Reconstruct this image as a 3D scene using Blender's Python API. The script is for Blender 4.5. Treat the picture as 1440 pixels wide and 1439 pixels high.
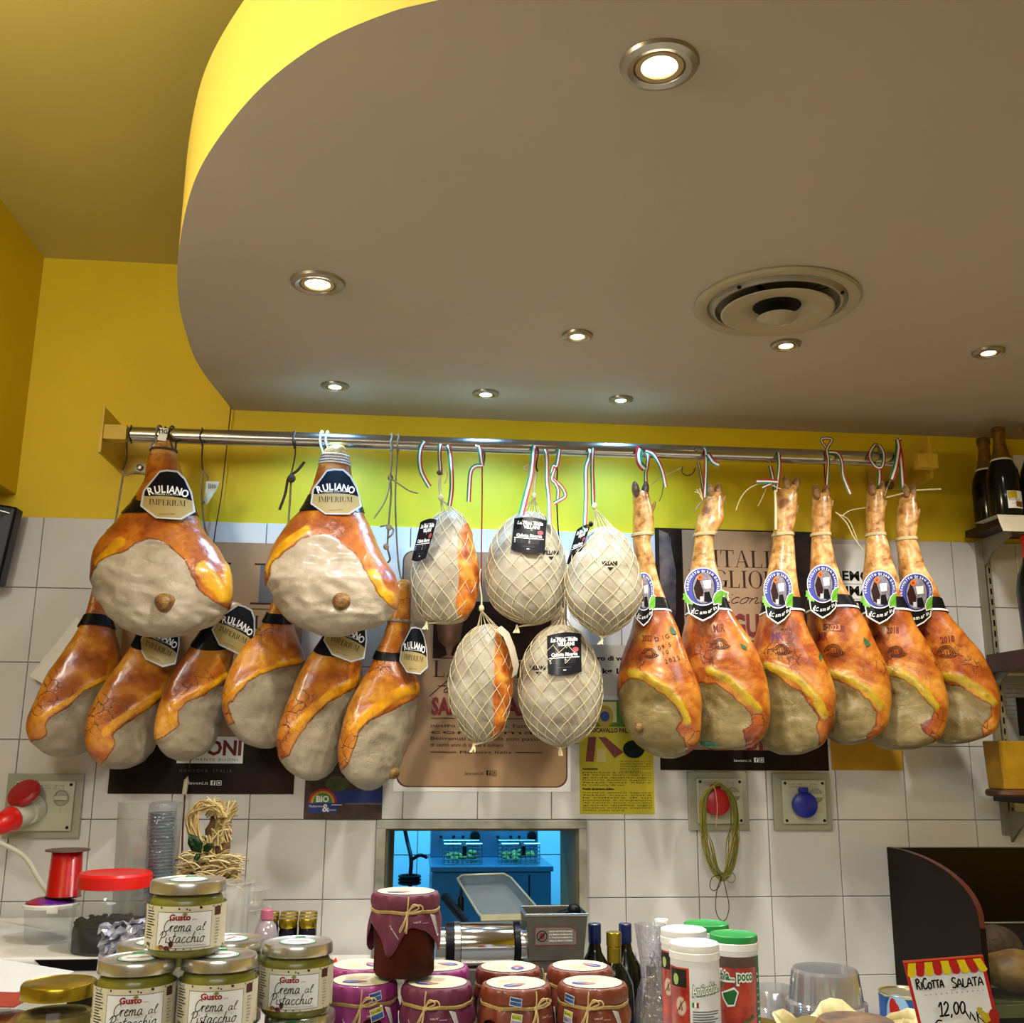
import bpy, bmesh, math, random
import numpy as np
from mathutils import Vector, Matrix, noise
from mathutils.bvhtree import BVHTree
random.seed(7)
SC = bpy.context.scene
for o in list(bpy.data.objects): bpy.data.objects.remove(o)
COL = SC.collection
PI = math.pi

# ------------------------------------------------------------------ camera
FPX = 1450.0
CAM = np.array([1.00899, -2.87153, 1.6])
_p, _yw, _ro = .2258856, -.0966839, .0070975
_fw = np.array([-math.sin(_yw)*math.cos(_p), math.cos(_yw)*math.cos(_p), math.sin(_p)])
_rt = np.array([math.cos(_yw), math.sin(_yw), 0.0]); _up = np.cross(_rt, _fw)
_a = math.cos(_ro)*_rt + math.sin(_ro)*_up; _b = -math.sin(_ro)*_rt + math.cos(_ro)*_up
cd = bpy.data.cameras.new('camera'); cam = bpy.data.objects.new('camera', cd); COL.objects.link(cam)
cd.sensor_width = 36.0; cd.lens = 36.0*FPX/1440.0; cd.clip_start = .02; cd.clip_end = 60
M4 = Matrix(((_a[0], _b[0], -_fw[0], CAM[0]), (_a[1], _b[1], -_fw[1], CAM[1]), (_a[2], _b[2], -_fw[2], CAM[2]), (0, 0, 0, 1)))
cam.matrix_world = M4
SC.camera = cam

def ray(x, y): return _fw + _a*((x-720)/FPX) - _b*((y-719.5)/FPX)
def at(x, y, v, ax=1):
    d = ray(x, y); return Vector(CAM + d*((v-CAM[ax])/d[ax]))
def atd(x, y, D): return Vector(CAM + ray(x, y)*D)
def proj(P):
    d = np.asarray(P, dtype=float)-CAM; w = d@_fw
    return 720+FPX*(d@_a)/w, 719.5-FPX*(d@_b)/w

# ------------------------------------------------------------------ world, exposure, large lights
SC.view_settings.view_transform = 'Standard'; SC.view_settings.look = 'None'
SC.view_settings.gamma = 1.0; SC.view_settings.use_curve_mapping = False
SC.view_settings.exposure = -0.12
W = bpy.data.worlds.new('world'); SC.world = W; W.use_nodes = True
W.node_tree.nodes['Background'].inputs[0].default_value = (.96, .97, 1, 1)
W.node_tree.nodes['Background'].inputs[1].default_value = .16

def light(name, kind, loc, energy, col, size=.3, rot=(0, 0, 0), spot=None, sy=None, blend=.6):
    d = bpy.data.lights.new(name, kind); d.energy = energy; d.color = col
    if kind == 'AREA':
        d.shape = 'RECTANGLE' if sy else 'DISK'; d.size = size
        if sy: d.size_y = sy
    elif kind == 'SPOT':
        d.spot_size = spot; d.spot_blend = blend; d.shadow_soft_size = size
    else: d.shadow_soft_size = size
    o = bpy.data.objects.new(name, d); COL.objects.link(o); o.location = loc; o.rotation_euler = rot
    return o
# the shop's own ceiling lamps behind the camera, a warm lamp over the left bay, the kitchen's cold tube
light('shop_ceiling_light', 'AREA', (1.0, -4.0, 2.9), 44, (.94, .97, 1), 1.8, (math.radians(28), 0, 0), sy=.7)
light('left_bay_light', 'POINT', (.03, -2.0, 2.40), 40, (1, .97, .88), .15)
light('kitchen_light', 'AREA', (1.3, 1.0, 2.0), 40, (.08, .52, 1), .8, (0, 0, 0), sy=.4)

# ------------------------------------------------------------------ materials
MATS = {}
def lin(h):
    if isinstance(h, str):
        h = h.lstrip('#'); c = [int(h[i:i+2], 16)/255 for i in (0, 2, 4)]
        return tuple(((v+.055)/1.055)**2.4 if v > .04045 else v/12.92 for v in c)
    return h
def mat(name, col, rough=.5, metal=0, var=.12, scale=25, bump=0, bscale=None, coat=0, emit=0, spec=.5, col2=None, sss=0):
    if name in MATS: return MATS[name]
    m = bpy.data.materials.new(name); MATS[name] = m; m.use_nodes = True
    nt = m.node_tree; N = nt.nodes; L = nt.links; b = N['Principled BSDF']
    c = lin(col)
    if max(c) < .06 and not metal: spec *= .3; coat *= .45
    c2 = lin(col2) if col2 else tuple(v*(1-var) for v in c)
    tc = N.new('ShaderNodeTexCoord'); nz = N.new('ShaderNodeTexNoise'); nz.inputs['Scale'].default_value = scale
    nz.inputs['Detail'].default_value = 4
    L.new(tc.outputs['Object'], nz.inputs['Vector'])
    mx = N.new('ShaderNodeMix'); mx.data_type = 'RGBA'
    rp = N.new('ShaderNodeMapRange'); rp.inputs[1].default_value = .35; rp.inputs[2].default_value = .65
    L.new(nz.outputs['Fac'], rp.inputs[0]); L.new(rp.outputs[0], mx.inputs[0])
    mx.inputs[6].default_value = (*c, 1); mx.inputs[7].default_value = (*c2, 1)
    L.new(mx.outputs[2], b.inputs['Base Color'])
    b.inputs['Roughness'].default_value = rough; b.inputs['Metallic'].default_value = metal
    b.inputs['Specular IOR Level'].default_value = spec
    b.inputs['Coat Weight'].default_value = coat; b.inputs['Coat Roughness'].default_value = .16
    if emit:
        L.new(mx.outputs[2], b.inputs['Emission Color']); b.inputs['Emission Strength'].default_value = emit
    if bump:
        nb = N.new('ShaderNodeTexNoise'); nb.inputs['Scale'].default_value = bscale or scale*3; nb.inputs['Detail'].default_value = 5
        L.new(tc.outputs['Object'], nb.inputs['Vector'])
        bp = N.new('ShaderNodeBump'); bp.inputs['Strength'].default_value = bump; bp.inputs['Distance'].default_value = .01
        L.new(nb.outputs['Fac'], bp.inputs['Height']); L.new(bp.outputs['Normal'], b.inputs['Normal'])
    return m
def clear_mat(name, col=(1, 1, 1), tint=.08, refl=.12, rough=.03, wav=0):
    """thin clear plastic or glass: mostly transparent with a sharp reflection growing at the rim"""
    if name in MATS: return MATS[name]
    m = bpy.data.materials.new(name); MATS[name] = m; m.use_nodes = True
    nt = m.node_tree; N = nt.nodes; L = nt.links
    N.remove(N['Principled BSDF']); out = N['Material Output']
    tr = N.new('ShaderNodeBsdfTransparent'); c = lin(col); tr.inputs[0].default_value = (*[1-(1-v)*1.0 for v in c], 1)
    di = N.new('ShaderNodeBsdfDiffuse'); di.inputs[0].default_value = (*[min(1, v*.9) for v in c], 1)
    gl = N.new('ShaderNodeBsdfGlossy'); gl.inputs['Roughness'].default_value = rough
    lw = N.new('ShaderNodeLayerWeight'); lw.inputs[0].default_value = .16
    m1 = N.new('ShaderNodeMixShader'); m1.inputs[0].default_value = tint
    L.new(tr.outputs[0], m1.inputs[1]); L.new(di.outputs[0], m1.inputs[2])
    mr = N.new('ShaderNodeMapRange'); mr.inputs[3].default_value = refl*.6; mr.inputs[4].default_value = min(1, refl*4)
    L.new(lw.outputs['Facing'], mr.inputs[0])
    m2 = N.new('ShaderNodeMixShader'); L.new(mr.outputs[0], m2.inputs[0]); L.new(m1.outputs[0], m2.inputs[1]); L.new(gl.outputs[0], m2.inputs[2])
    if wav:
        tc = N.new('ShaderNodeTexCoord'); nb = N.new('ShaderNodeTexNoise'); nb.inputs['Scale'].default_value = 45; nb.inputs['Detail'].default_value = 3
        L.new(tc.outputs['Object'], nb.inputs['Vector'])
        bp = N.new('ShaderNodeBump'); bp.inputs['Strength'].default_value = wav; bp.inputs['Distance'].default_value = .02
        L.new(nb.outputs['Fac'], bp.inputs['Height']); L.new(bp.outputs['Normal'], gl.inputs['Normal'])
    L.new(m2.outputs[0], out.inputs['Surface'])
    return m

# ------------------------------------------------------------------ mesh collector
class MB:
    def __init__(s): s.v = []; s.f = []; s.m = []; s.mats = []
    def mi(s, m):
        if m is None: return 0
        if m not in s.mats: s.mats.append(m)
        return s.mats.index(m)
    def add(s, vs, fs, m=None):
        o = len(s.v); k = s.mi(m)
        s.v += [tuple(v) for v in vs]; s.f += [tuple(i+o for i in f) for f in fs]; s.m += [k]*len(fs); return s
    def box(s, c, d, m=None, R=None, bev=0):
        x, y, z = d[0]/2, d[1]/2, d[2]/2
        if bev:
            bm = bmesh.new(); bmesh.ops.create_cube(bm, size=1)
            for v in bm.verts: v.co = Vector((v.co.x*2*x, v.co.y*2*y, v.co.z*2*z))
            bmesh.ops.bevel(bm, geom=bm.edges[:], offset=bev, segments=2, affect='EDGES', profile=.6)
            vs = [v.co.copy() for v in bm.verts]; bm.verts.index_update(); fs = [[v.index for v in f.verts] for f in bm.faces]; bm.free()
        else:
            vs = [Vector(q) for q in ((-x, -y, -z), (x, -y, -z), (x, y, -z), (-x, y, -z), (-x, -y, z), (x, -y, z), (x, y, z), (-x, y, z))]
            fs = [(0, 3, 2, 1), (4, 5, 6, 7), (0, 1, 5, 4), (1, 2, 6, 5), (2, 3, 7, 6), (3, 0, 4, 7)]
        if R is not None: vs = [R @ v for v in vs]
        c = Vector(c); return s.add([v+c for v in vs], fs, m)
    def b2(s, lo, hi, m=None, bev=0):
        return s.box([(a+b)/2 for a, b in zip(lo, hi)], [b-a for a, b in zip(lo, hi)], m, None, bev)
    def lathe(s, prof, c=(0, 0, 0), n=32, m=None, R=None, closed=True, sq=None):
        vs = []; fs = []; k = len(prof)
        for i in range(n):
            t = 2*PI*i/n; g = sq(t) if sq else 1
            for r, z in prof: vs.append(Vector((r*math.cos(t)*g, r*math.sin(t)*g, z)))
        for i in range(n):
            j = (i+1) % n
            for q in range(k-1):
                if prof[q][0] < 1e-6: fs.append((i*k+q, j*k+q+1, i*k+q+1))
                elif prof[q+1][0] < 1e-6: fs.append((i*k+q, j*k+q, i*k+q+1))
                else: fs.append((i*k+q, j*k+q, j*k+q+1, i*k+q+1))
        if R is not None: vs = [R @ v for v in vs]
        c = Vector(c); return s.add([v+c for v in vs], fs, m)
    def tube(s, pts, r, n=8, m=None, cap=True, closed=False):
        pts = [Vector(p) for p in pts]; L = len(pts); vs = []; fs = []; prev = None
        for i, p in enumerate(pts):
            if closed: t = pts[(i+1) % L]-pts[i-1]
            else: t = pts[min(i+1, L-1)]-pts[max(i-1, 0)]
            if t.length < 1e-9: t = Vector((0, 0, 1))
            t.normalize()
            u = prev if prev else (Vector((0, 0, 1)) if abs(t.z) < .9 else Vector((1, 0, 0)))
            u = u - t*u.dot(t)
            if u.length < 1e-6: u = t.orthogonal()
            u.normalize(); w = t.cross(u); prev = u
            rr = r(i/(L-1)) if callable(r) else r
            for k in range(n):
                a = 2*PI*k/n; vs.append(p+u*(rr*math.cos(a))+w*(rr*math.sin(a)))
        for i in range(L if closed else L-1):
            j = (i+1) % L
            for k in range(n):
                q = (k+1) % n; fs.append((i*n+k, i*n+q, j*n+q, j*n+k))
        if cap and not closed:
            fs.append(tuple(range(n))[::-1]); fs.append(tuple((L-1)*n+k for k in range(n)))
        return s.add(vs, fs, m)
    def ell(s, c, r, m=None, n=16, R=None, fn=None):
        vs = []; fs = []; h = n//2
        for j in range(h+1):
            ph = PI*j/h
            for i in range(n):
                t = 2*PI*i/n; v = Vector((r[0]*math.sin(ph)*math.cos(t), r[1]*math.sin(ph)*math.sin(t), r[2]*math.cos(ph)))
                if fn: v = fn(v)
                if R is not None: v = R @ v
                vs.append(v+Vector(c))
        for j in range(h):
            for i in range(n):
                k = (i+1) % n; fs.append((j*n+i, (j+1)*n+i, (j+1)*n+k, j*n+k))
        return s.add(vs, fs, m)
    def prism(s, poly, axis, a0, a1, m=None):
        """poly 2D in the two other axes, extruded along axis from a0 to a1"""
        def P(p, a):
            if axis == 0: return (a, p[0], p[1])
            if axis == 1: return (p[0], a, p[1])
            return (p[0], p[1], a)
        n = len(poly); vs = [P(p, a0) for p in poly]+[P(p, a1) for p in poly]
        fs = [tuple(range(n)), tuple(range(2*n-1, n-1, -1))]+[(i, (i+1) % n, n+(i+1) % n, n+i) for i in range(n)]
        return s.add(vs, fs, m)
    def strip(s, L, R, m=None, th=0):
        n = len(L); vs = [Vector(p) for p in L]+[Vector(p) for p in R]
        return s.add(vs, [(i, i+1, n+i+1, n+i) for i in range(n-1)], m)
    def build(s, name, m=None, parent=None, smooth=35, loc=None, recalc=True, base=None):
        me = bpy.data.meshes.new(name)
        off = Vector(loc) if loc is not None else (parent.matrix_world.translation if parent is not None and base is None else Vector((0, 0, 0)))
        if parent is not None and loc is None and base is None: off = wloc(parent)
        me.from_pydata([(v[0]-off[0], v[1]-off[1], v[2]-off[2]) for v in s.v], [], s.f)
        ms = s.mats if s.mats else ([m] if m else [])
        for q in ms: me.materials.append(q)
        if s.mats: me.polygons.foreach_set('material_index', s.m)
        if recalc:
            bm = bmesh.new(); bm.from_mesh(me); bmesh.ops.recalc_face_normals(bm, faces=bm.faces[:]); bm.to_mesh(me); bm.free()
        if smooth:
            me.polygons.foreach_set('use_smooth', [True]*len(me.polygons)); me.set_sharp_from_angle(angle=math.radians(smooth))
        me.update()
        o = bpy.data.objects.new(name, me); COL.objects.link(o)
        if parent is not None: o.parent = parent
        elif loc is not None: o.location = loc
        o['_w'] = [0.0, 0.0, 0.0] if parent is not None else list(off)
        return o
def wloc(o):
    p = Vector((0, 0, 0))
    while o is not None: p += o.location; o = o.parent
    return p
def tag(o, label=None, cat=None, group=None, kind=None):
    if label: o['label'] = label
    if cat: o['category'] = cat
    if group: o['group'] = group
    if kind: o['kind'] = kind
    return o
def thing(name, label, cat, loc=(0, 0, 0), group=None):
    o = bpy.data.objects.new(name, None); COL.objects.link(o); o.location = loc; o.empty_display_size = .02
    return tag(o, label, cat, group)
def structure(o): o['kind'] = 'structure'; return o
def copy_tree(o, loc, rz=0, label=None, parent=None):
    c = o.copy(); COL.objects.link(c)
    if parent is None:
        c.location = loc; c.rotation_euler = (0, 0, rz)
        if label: c['label'] = label
    else: c.parent = parent
    for ch in list(o.children): copy_tree(ch, None, 0, None, c)
    return c
def crom(P, k=6, closed=False):
    P = [Vector(p) for p in P]; n = len(P); out = []
    rng = range(n) if closed else range(n-1)
    for i in rng:
        if closed: a, b, c, d = P[i-1], P[i], P[(i+1) % n], P[(i+2) % n]
        else: a, b, c, d = P[max(i-1, 0)], P[i], P[i+1], P[min(i+2, n-1)]
        for j in range(k):
            t = j/k; out.append(.5*((2*b)+(c-a)*t+(2*a-5*b+4*c-d)*t*t+(3*b-a-3*c+d)*t**3))
    if not closed: out.append(P[-1])
    return out

# ------------------------------------------------------------------ flat print: text, strokes, shapes
_tc = {}
def text_mesh(st, bold=0.0, shear=0.0, space=1.0):
    key = (st, bold, shear, space)
    if key in _tc: return _tc[key]
    cu = bpy.data.curves.new('t', 'FONT'); cu.body = st; cu.size = 1; cu.offset = bold; cu.shear = shear; cu.space_character = space
    cu.resolution_u = 2; cu.fill_mode = 'FRONT'
    ob = bpy.data.objects.new('t', cu); COL.objects.link(ob)
    me = bpy.data.meshes.new_from_object(ob)
    vs = [(v.co.x, v.co.y) for v in me.vertices]; fs = [tuple(p.vertices) for p in me.polygons]
    bpy.data.objects.remove(ob); bpy.data.meshes.remove(me); bpy.data.curves.remove(cu)
    if vs:
        x0 = min(v[0] for v in vs); x1 = max(v[0] for v in vs)
    else: x0 = x1 = 0
    _tc[key] = (vs, fs, x0, x1); return _tc[key]
# single-stroke handwriting: letter -> (advance, strokes)
HW = {
 'C': (.75, [[(.68, .85), (.5, 1), (.2, .8), (.08, .4), (.25, .02), (.6, .1), (.75, .25)]]),
 'r': (.45, [[(0, .25), (.12, .5), (.14, .4), (.12, 0)], [(.13, .3), (.28, .5), (.42, .45)]]),
 'e': (.5, [[(.05, .25), (.3, .35), (.35, .48), (.2, .5), (.08, .25), (.2, 0), (.5, .12)]]),
 'm': (.85, [[(.05, .48), (.08, 0)], [(.08, .3), (.22, .5), (.32, .4), (.33, 0)], [(.33, .3), (.5, .5), (.6, .4), (.62, .05), (.85, .1)]]),
 'n': (.6, [[(.05, .48), (.08, 0)], [(.08, .3), (.25, .5), (.36, .4), (.38, .05), (.6, .1)]]),
 'a': (.6, [[(.42, .45), (.2, .5), (.05, .2), (.18, 0), (.38, .2), (.43, .48), (.42, .1), (.6, .06)]]),
 'l': (.35, [[(.05, .3), (.28, .85), (.22, 1), (.12, .8), (.12, .1), (.35, .05)]]),
 'P': (.7, [[(.25, .95), (.18, .4), (.1, -.15)], [(0, .65), (.2, .98), (.55, .95), (.62, .65), (.4, .45), (.2, .45)]]),
 'i': (.28, [[(.08, .48), (.1, .05), (.28, .08)], [(.12, .68), (.16, .72)]]),
 's': (.4, [[(.33, .45), (.15, .48), (.12, .32), (.28, .2), (.22, 0), (.02, .05)]]),
 't': (.4, [[(.2, .85), (.14, .1), (.4, .06)], [(.02, .55), (.38, .6)]]),
 'c': (.48, [[(.38, .42), (.22, .5), (.06, .25), (.2, 0), (.48, .12)]]),
 'h': (.6, [[(.18, .98), (.08, .5), (.08, 0)], [(.08, .28), (.25, .5), (.36, .38), (.38, .05), (.6, .1)]]),
 'o': (.55, [[(.3, .5), (.08, .3), (.15, 0), (.4, .1), (.42, .4), (.28, .5), (.55, .42)]]),
 'd': (.6, [[(.42, .42), (.2, .5), (.05, .2), (.18, 0), (.38, .2), (.5, .95)], [(.42, .4), (.44, .05), (.6, .08)]]),
 'f': (.45, [[(.45, .9), (.3, .98), (.15, .3), (.05, -.3)], [(.02, .5), (.4, .52)]]),
 'R': (.7, [[(.12, .95), (.1, 0)], [(0, .9), (.4, .98), (.55, .72), (.12, .5), (.3, .35), (.62, -.05)]]),
 'I': (.3, [[(.15, .7), (.15, 0)]]), 'T': (.6, [[(.3, .7), (.28, 0)], [(0, .7), (.6, .74)]]),
 'O': (.6, [[(.3, .6), (.05, .35), (.2, 0), (.5, .1), (.52, .45), (.28, .6)]]),
 'A': (.62, [[(.02, 0), (.3, .72), (.58, 0)], [(.12, .26), (.5, .28)]]),
 'S': (.6, [[(.55, .75), (.3, .85), (.1, .65), (.3, .45), (.52, .3), (.4, .02), (.05, .08)]]),
 'L': (.5, [[(.12, .72), (.08, .02), (.48, .05)]]), '1': (.45, [[(0, .6), (.25, .9), (.25, 0)], [(.02, 0), (.42, 0)]]),
 '2': (.6, [[(.05, .7), (.25, .9), (.45, .7), (.3, .35), (.02, .02), (.5, .04)]]),
 '0': (.6, [[(.28, .85), (.05, .5), (.2, .05), (.45, .2), (.48, .65), (.28, .85)]]), ',': (.3, [[(.12, .08), (.04, -.18)]]),
 '€': (.7, [[(.65, .8), (.35, .88), (.12, .5), (.3, .05), (.62, .12)], [(0, .55), (.5, .6)], [(0, .38), (.48, .42)]]),
 ' ': (.45, []),
}
# high-contrast serif capitals: letter -> (advance, list of quads)
def _bar(x0, x1, y0, y1): return [(x0, y0), (x1, y0), (x1, y1), (x0, y1)]
def _stem(x, w=.14, y0=0, y1=1, top=True, bot=True):
    q = [_bar(x, x+w, y0, y1)]
    if bot: q.append(_bar(x-.1, x+w+.1, y0, y0+.035))
    if top: q.append(_bar(x-.1, x+w+.1, y1-.035, y1))
    return q
def _arc(cx, cy, rx, ry, a0, a1, w0, w1, n=14):
    q = []
    for i in range(n):
        def pt(k):
            a = a0+(a1-a0)*k/n; w = w0+(w1-w0)*abs(math.cos(a)); return (cx+rx*math.cos(a), cy+ry*math.sin(a)), (cx+(rx-w)*math.cos(a), cy+(ry-w0)*math.sin(a))
        A, B = pt(i); C, D = pt(i+1); q.append([A, C, D, B])
    return q
SERIF = {
 'I': (.42, _stem(.14)), 'L': (.74, _stem(.12)+[_bar(.12, .66, 0, .04), [(.6, 0), (.66, 0), (.66, .25), (.63, .25)]]),
 'T': (.8, _stem(.33, top=False)+[_bar(.04, .76, .96, 1), [(.04, .75), (.07, .75), (.1, 1), (.04, 1)], [(.73, .75), (.76, .75), (.76, 1), (.7, 1)]]),
 'A': (.84, [[(.08, 0), (.12, 0), (.41, 1), (.38, 1)], [(.6, 0), (.76, 0), (.45, 1), (.37, 1)], _bar(.0, .22, 0, .035), _bar(.52, .84, 0, .035), _bar(.2, .62, .3, .34)]),
 'M': (1.05, [_bar(.12, .15, 0, 1), _bar(.78, .92, 0, 1), [(.12, 1), (.27, 1), (.53, .1), (.47, .02)], [(.5, .02), (.53, .1), (.8, 1), (.77, 1)], _bar(.02, .25, 0, .035), _bar(.68, 1.02, 0, .035), _bar(.04, .25, .965, 1), _bar(.75, 1.0, .965, 1)]),
 'P': (.72, _stem(.12)+_arc(.3, .74, .35, .26, -PI/2, PI/2, .035, .12)+[_bar(.12, .3, .965, 1), _bar(.12, .3, .48, .515)]),
 'E': (.72, _stem(.12)+[_bar(.12, .64, 0, .04), _bar(.12, .6, .96, 1), _bar(.12, .48, .48, .52), _bar(.6, .64, 0, .24), _bar(.56, .6, .78, 1), _bar(.45, .48, .4, .6)]),
 'R': (.82, _stem(.12)+_arc(.3, .74, .33, .26, -PI/2, PI/2, .035, .12)+[_bar(.12, .3, .965, 1), _bar(.12, .3, .48, .515), [(.34, .5), (.46, .5), (.78, .03), (.64, .03)], _bar(.6, .84, 0, .035)]),
 'U': (.86, [_bar(.1, .24, .3, 1), _bar(.7, .73, .3, 1), _bar(0, .34, .965, 1), _bar(.6, .83, .965, 1)]+_arc(.415, .32, .315, .34, PI, 2*PI, .035, .11)),
 'O': (.92, _arc(.46, .5, .42, .52, 0, 2*PI, .035, .15, 26)), 'G': (.92, _arc(.46, .5, .42, .52, .6, 2*PI-.35, .035, .15, 24)+_stem(.7, .12, 0.02, .42, True, False)),
 'S': (.62, _arc(.3, .75, .24, .27, .35, 1.5*PI, .04, .12)+_arc(.3, .25, .26, .27, -PI+.3, PI/2, .04, .12)),
 'H': (.9, _stem(.12)+_stem(.64)+[_bar(.12, .7, .48, .52)]), "'": (.25, [_bar(.08, .16, .75, 1)]), ' ': (.35, []), '1': (.5, _stem(.2, .26)),
 'Q': (.92, _arc(.46, .5, .42, .52, 0, 2*PI, .035, .15, 26)),
}
class Canvas:
    """2D coloured layers, later mapped onto a surface"""
    def __init__(s): s.L = []
    def raw(s, vs, fs, m, lay=None): s.L.append((list(vs), list(fs), m, lay if lay is not None else len(s.L))); return s
    def poly(s, pts, m, lay=None): return s.raw(pts, [tuple(range(len(pts)))], m, lay)
    def rect(s, x0, y0, x1, y1, m, lay=None): return s.poly([(x0, y0), (x1, y0), (x1, y1), (x0, y1)], m, lay)
    def disk(s, x, y, rx, ry, m, n=28, lay=None): return s.poly([(x+rx*math.cos(2*PI*i/n), y+ry*math.sin(2*PI*i/n)) for i in range(n)], m, lay)
    def text(s, st, x, y, size, m, ang=0, bold=0, shear=0, sx=1, align='l', lay=None, flip=1, width=None, space=1.0):
        vs, fs, x0, x1 = text_mesh(st, bold, shear, space)
        if not vs: return s
        k = size/.72
        if width: sx = width/((x1-x0)*k)
        ox = -x0 if align == 'l' else (-(x0+x1)/2 if align == 'c' else -x1)
        ca, sa = math.cos(ang), math.sin(ang)
        out = []
        for a, b in vs:
            a = (a+ox)*k*sx; b = b*k
            out.append((x+a*ca-b*sa, y+flip*(a*sa+b*ca)))
        return s.raw(out, fs, m, lay)
    def serif(s, st, x, y, size, m, sx=1, flip=1, width=None, align='l', ang=0, lay=None):
        tot = sum(SERIF[c][0] for c in st)
        if width: sx = width/(tot*size)
        ox = 0 if align == 'l' else -tot/2
        vs = []; fs = []; ca, sa = math.cos(ang), math.sin(ang)
        for c in st:
            ad, qs = SERIF[c]
            for q in qs:
                o = len(vs)
                for a, b in q:
                    a = (ox+a)*size*sx; b = b*size
                    vs.append((x+a*ca-b*sa, y+flip*(a*sa+b*ca)))
                fs.append((o, o+1, o+2, o+3))
            ox += ad
        return s.raw(vs, fs, m, lay)
    def stroke(s, pts, w, m, lay=None, k=4, closed=False):
        P = [Vector((p[0], p[1], 0)) for p in pts]
        if k > 1 and len(P) > 2: P = crom(P, k, closed)
        vs = []; n = len(P)
        for i, p in enumerate(P):
            t = P[min(i+1, n-1)]-P[max(i-1, 0)]
            t = t.normalized() if t.length > 1e-9 else Vector((1, 0, 0)); q = Vector((-t.y, t.x, 0))*(w/2)
            vs += [(p.x+q.x, p.y+q.y), (p.x-q.x, p.y-q.y)]
        return s.raw(vs, [(2*i, 2*i+1, 2*i+3, 2*i+2) for i in range(n-1)], m, lay)
    def hand(s, st, x, y, size, w, m, flip=1, width=None, ang=0, shear=.15, sx=1, align='l', gap=0):
        tot = sum(HW[c][0]+gap for c in st)
        if width: sx = width/(tot*size)
        ox = 0 if align == 'l' else -tot/2
        ca, sa = math.cos(ang), math.sin(ang); lay = len(s.L)
        for c in st:
            ad, sts = HW[c]
            for q in sts:
                pp = []
                for a, b in q:
                    a = (ox+a+b*shear)*size*sx; b = b*size
                    pp.append((x+a*ca-b*sa, y+flip*(a*sa+b*ca)))
                s.stroke(pp, w, m, lay=lay, k=4)
            ox += ad+gap
        return s
    def arctext(s, st, cx, cy, r, size, m, a0, a1, flip=1, bold=.01, sx=1.0):
        """characters spread on an arc from angle a0 to a1 (radians, clockwise over the top)"""
        lay = len(s.L); n = len(st); ws = []
        for c in st:
            v = text_mesh(c, bold); ws.append((v[3]-v[2]) if v[0] else .3)
        tot = sum(ws)+.12*n; acc = 0
        for c, w in zip(st, ws):
            f = (acc+w/2)/tot; acc += w+.12; a = a0+(a1-a0)*f
            rr = r; x = cx+rr*math.cos(a); y = cy+flip*rr*math.sin(a)
            s.text(c, x, y, size, m, ang=a-PI/2 if a1 < a0 else a+PI/2, bold=bold, align='c', flip=flip, lay=lay, sx=sx)
        return s
    def build(s, name, parent, fn, step=.0003, cell=None, smooth=0, loc=None):
        """fn(x, y, h) -> world point, h = height above the surface"""
        mb = MB()
        for vs, fs, m, lay in s.L:
            if cell:
                bm = bmesh.new(); bv = [bm.verts.new((x, y, 0)) for x, y in vs]
                for f in fs:
                    try: bm.faces.new([bv[i] for i in f])
                    except ValueError: pass
                big = [f for f in bm.faces if len(f.verts) > 4]
                if big: bmesh.ops.triangulate(bm, faces=big)
                for ax in (0, 1):
                    if not bm.verts: continue
                    lo = min(v.co[ax] for v in bm.verts); hi = max(v.co[ax] for v in bm.verts); q = math.ceil(lo/cell+1e-6)*cell
                    while q < hi-1e-6:
                        co = [0, 0, 0]; no = [0, 0, 0]; co[ax] = q; no[ax] = 1
                        bmesh.ops.bisect_plane(bm, geom=bm.verts[:]+bm.edges[:]+bm.faces[:], plane_co=co, plane_no=no, dist=1e-7); q += cell
                bm.verts.index_update()
                vs = [(v.co.x, v.co.y) for v in bm.verts]; fs = [tuple(v.index for v in f.verts) for f in bm.faces]; bm.free()
            h = step*(lay+1)
            mb.add([fn(x, y, h) for x, y in vs], fs, m)
        return mb.build(name, None, parent, smooth=smooth, recalc=False, loc=loc)
# ================================================================== SETTING
YEL = mat('yellow_paint', '#dcbc00', .6, var=.08, scale=3, bump=.05, bscale=60)
YELC = mat('yellow_ceiling_paint', '#bfae58', .7, var=.08, scale=2, bump=.04, bscale=50)
SOF = mat('soffit_paint', '#aa9c8a', .75, var=.05, scale=2, bump=.04, bscale=40)
FAS = mat('fascia_paint', '#ead060', .55, var=.04, scale=3)
GROUT = mat('grout', '#b3b0a8', .85, var=.2, scale=30)
TILE = mat('glazed_white_tile', '#cfccc8', .22, var=.05, scale=4, bump=.03, bscale=7, coat=.3)
FLOOR = mat('floor_stoneware', '#8a7a66', .5, var=.15, scale=8)
STEEL = mat('brushed_steel', '#b9b6ae', .2, metal=1, var=.08, scale=40)
CHROME = mat('chrome', '#d8d8d8', .1, metal=1, var=.03)
DSTEEL = mat('dull_steel', '#8c8880', .35, metal=1, var=.1, scale=20)
BLACK = mat('black_plastic', '#0b0b0c', .35, var=.2)
WHITE = mat('white_plastic', '#e2e0da', .4, var=.05)
PAPER = mat('white_paper', '#e8e6e0', .7, var=.04)
HX0, HX1, HZ0, HZ1 = .958, 1.473, 1.04, 1.391       # kitchen hatch opening
ZT, ZS, ZC = 2.209, 2.538, 2.98
XR, XL = 3.3, -1.1
def wall_piece(mb, x0, x1, z0, z1, m): mb.b2((x0, .004, z0), (x1, .3, z1), m)
mb = MB()
wall_piece(mb, XL, XR, ZT, ZC+.1, YEL)
wall_piece(mb, XL, HX0, 0, ZT, GROUT); wall_piece(mb, HX1, XR, 0, ZT, GROUT)
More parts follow.
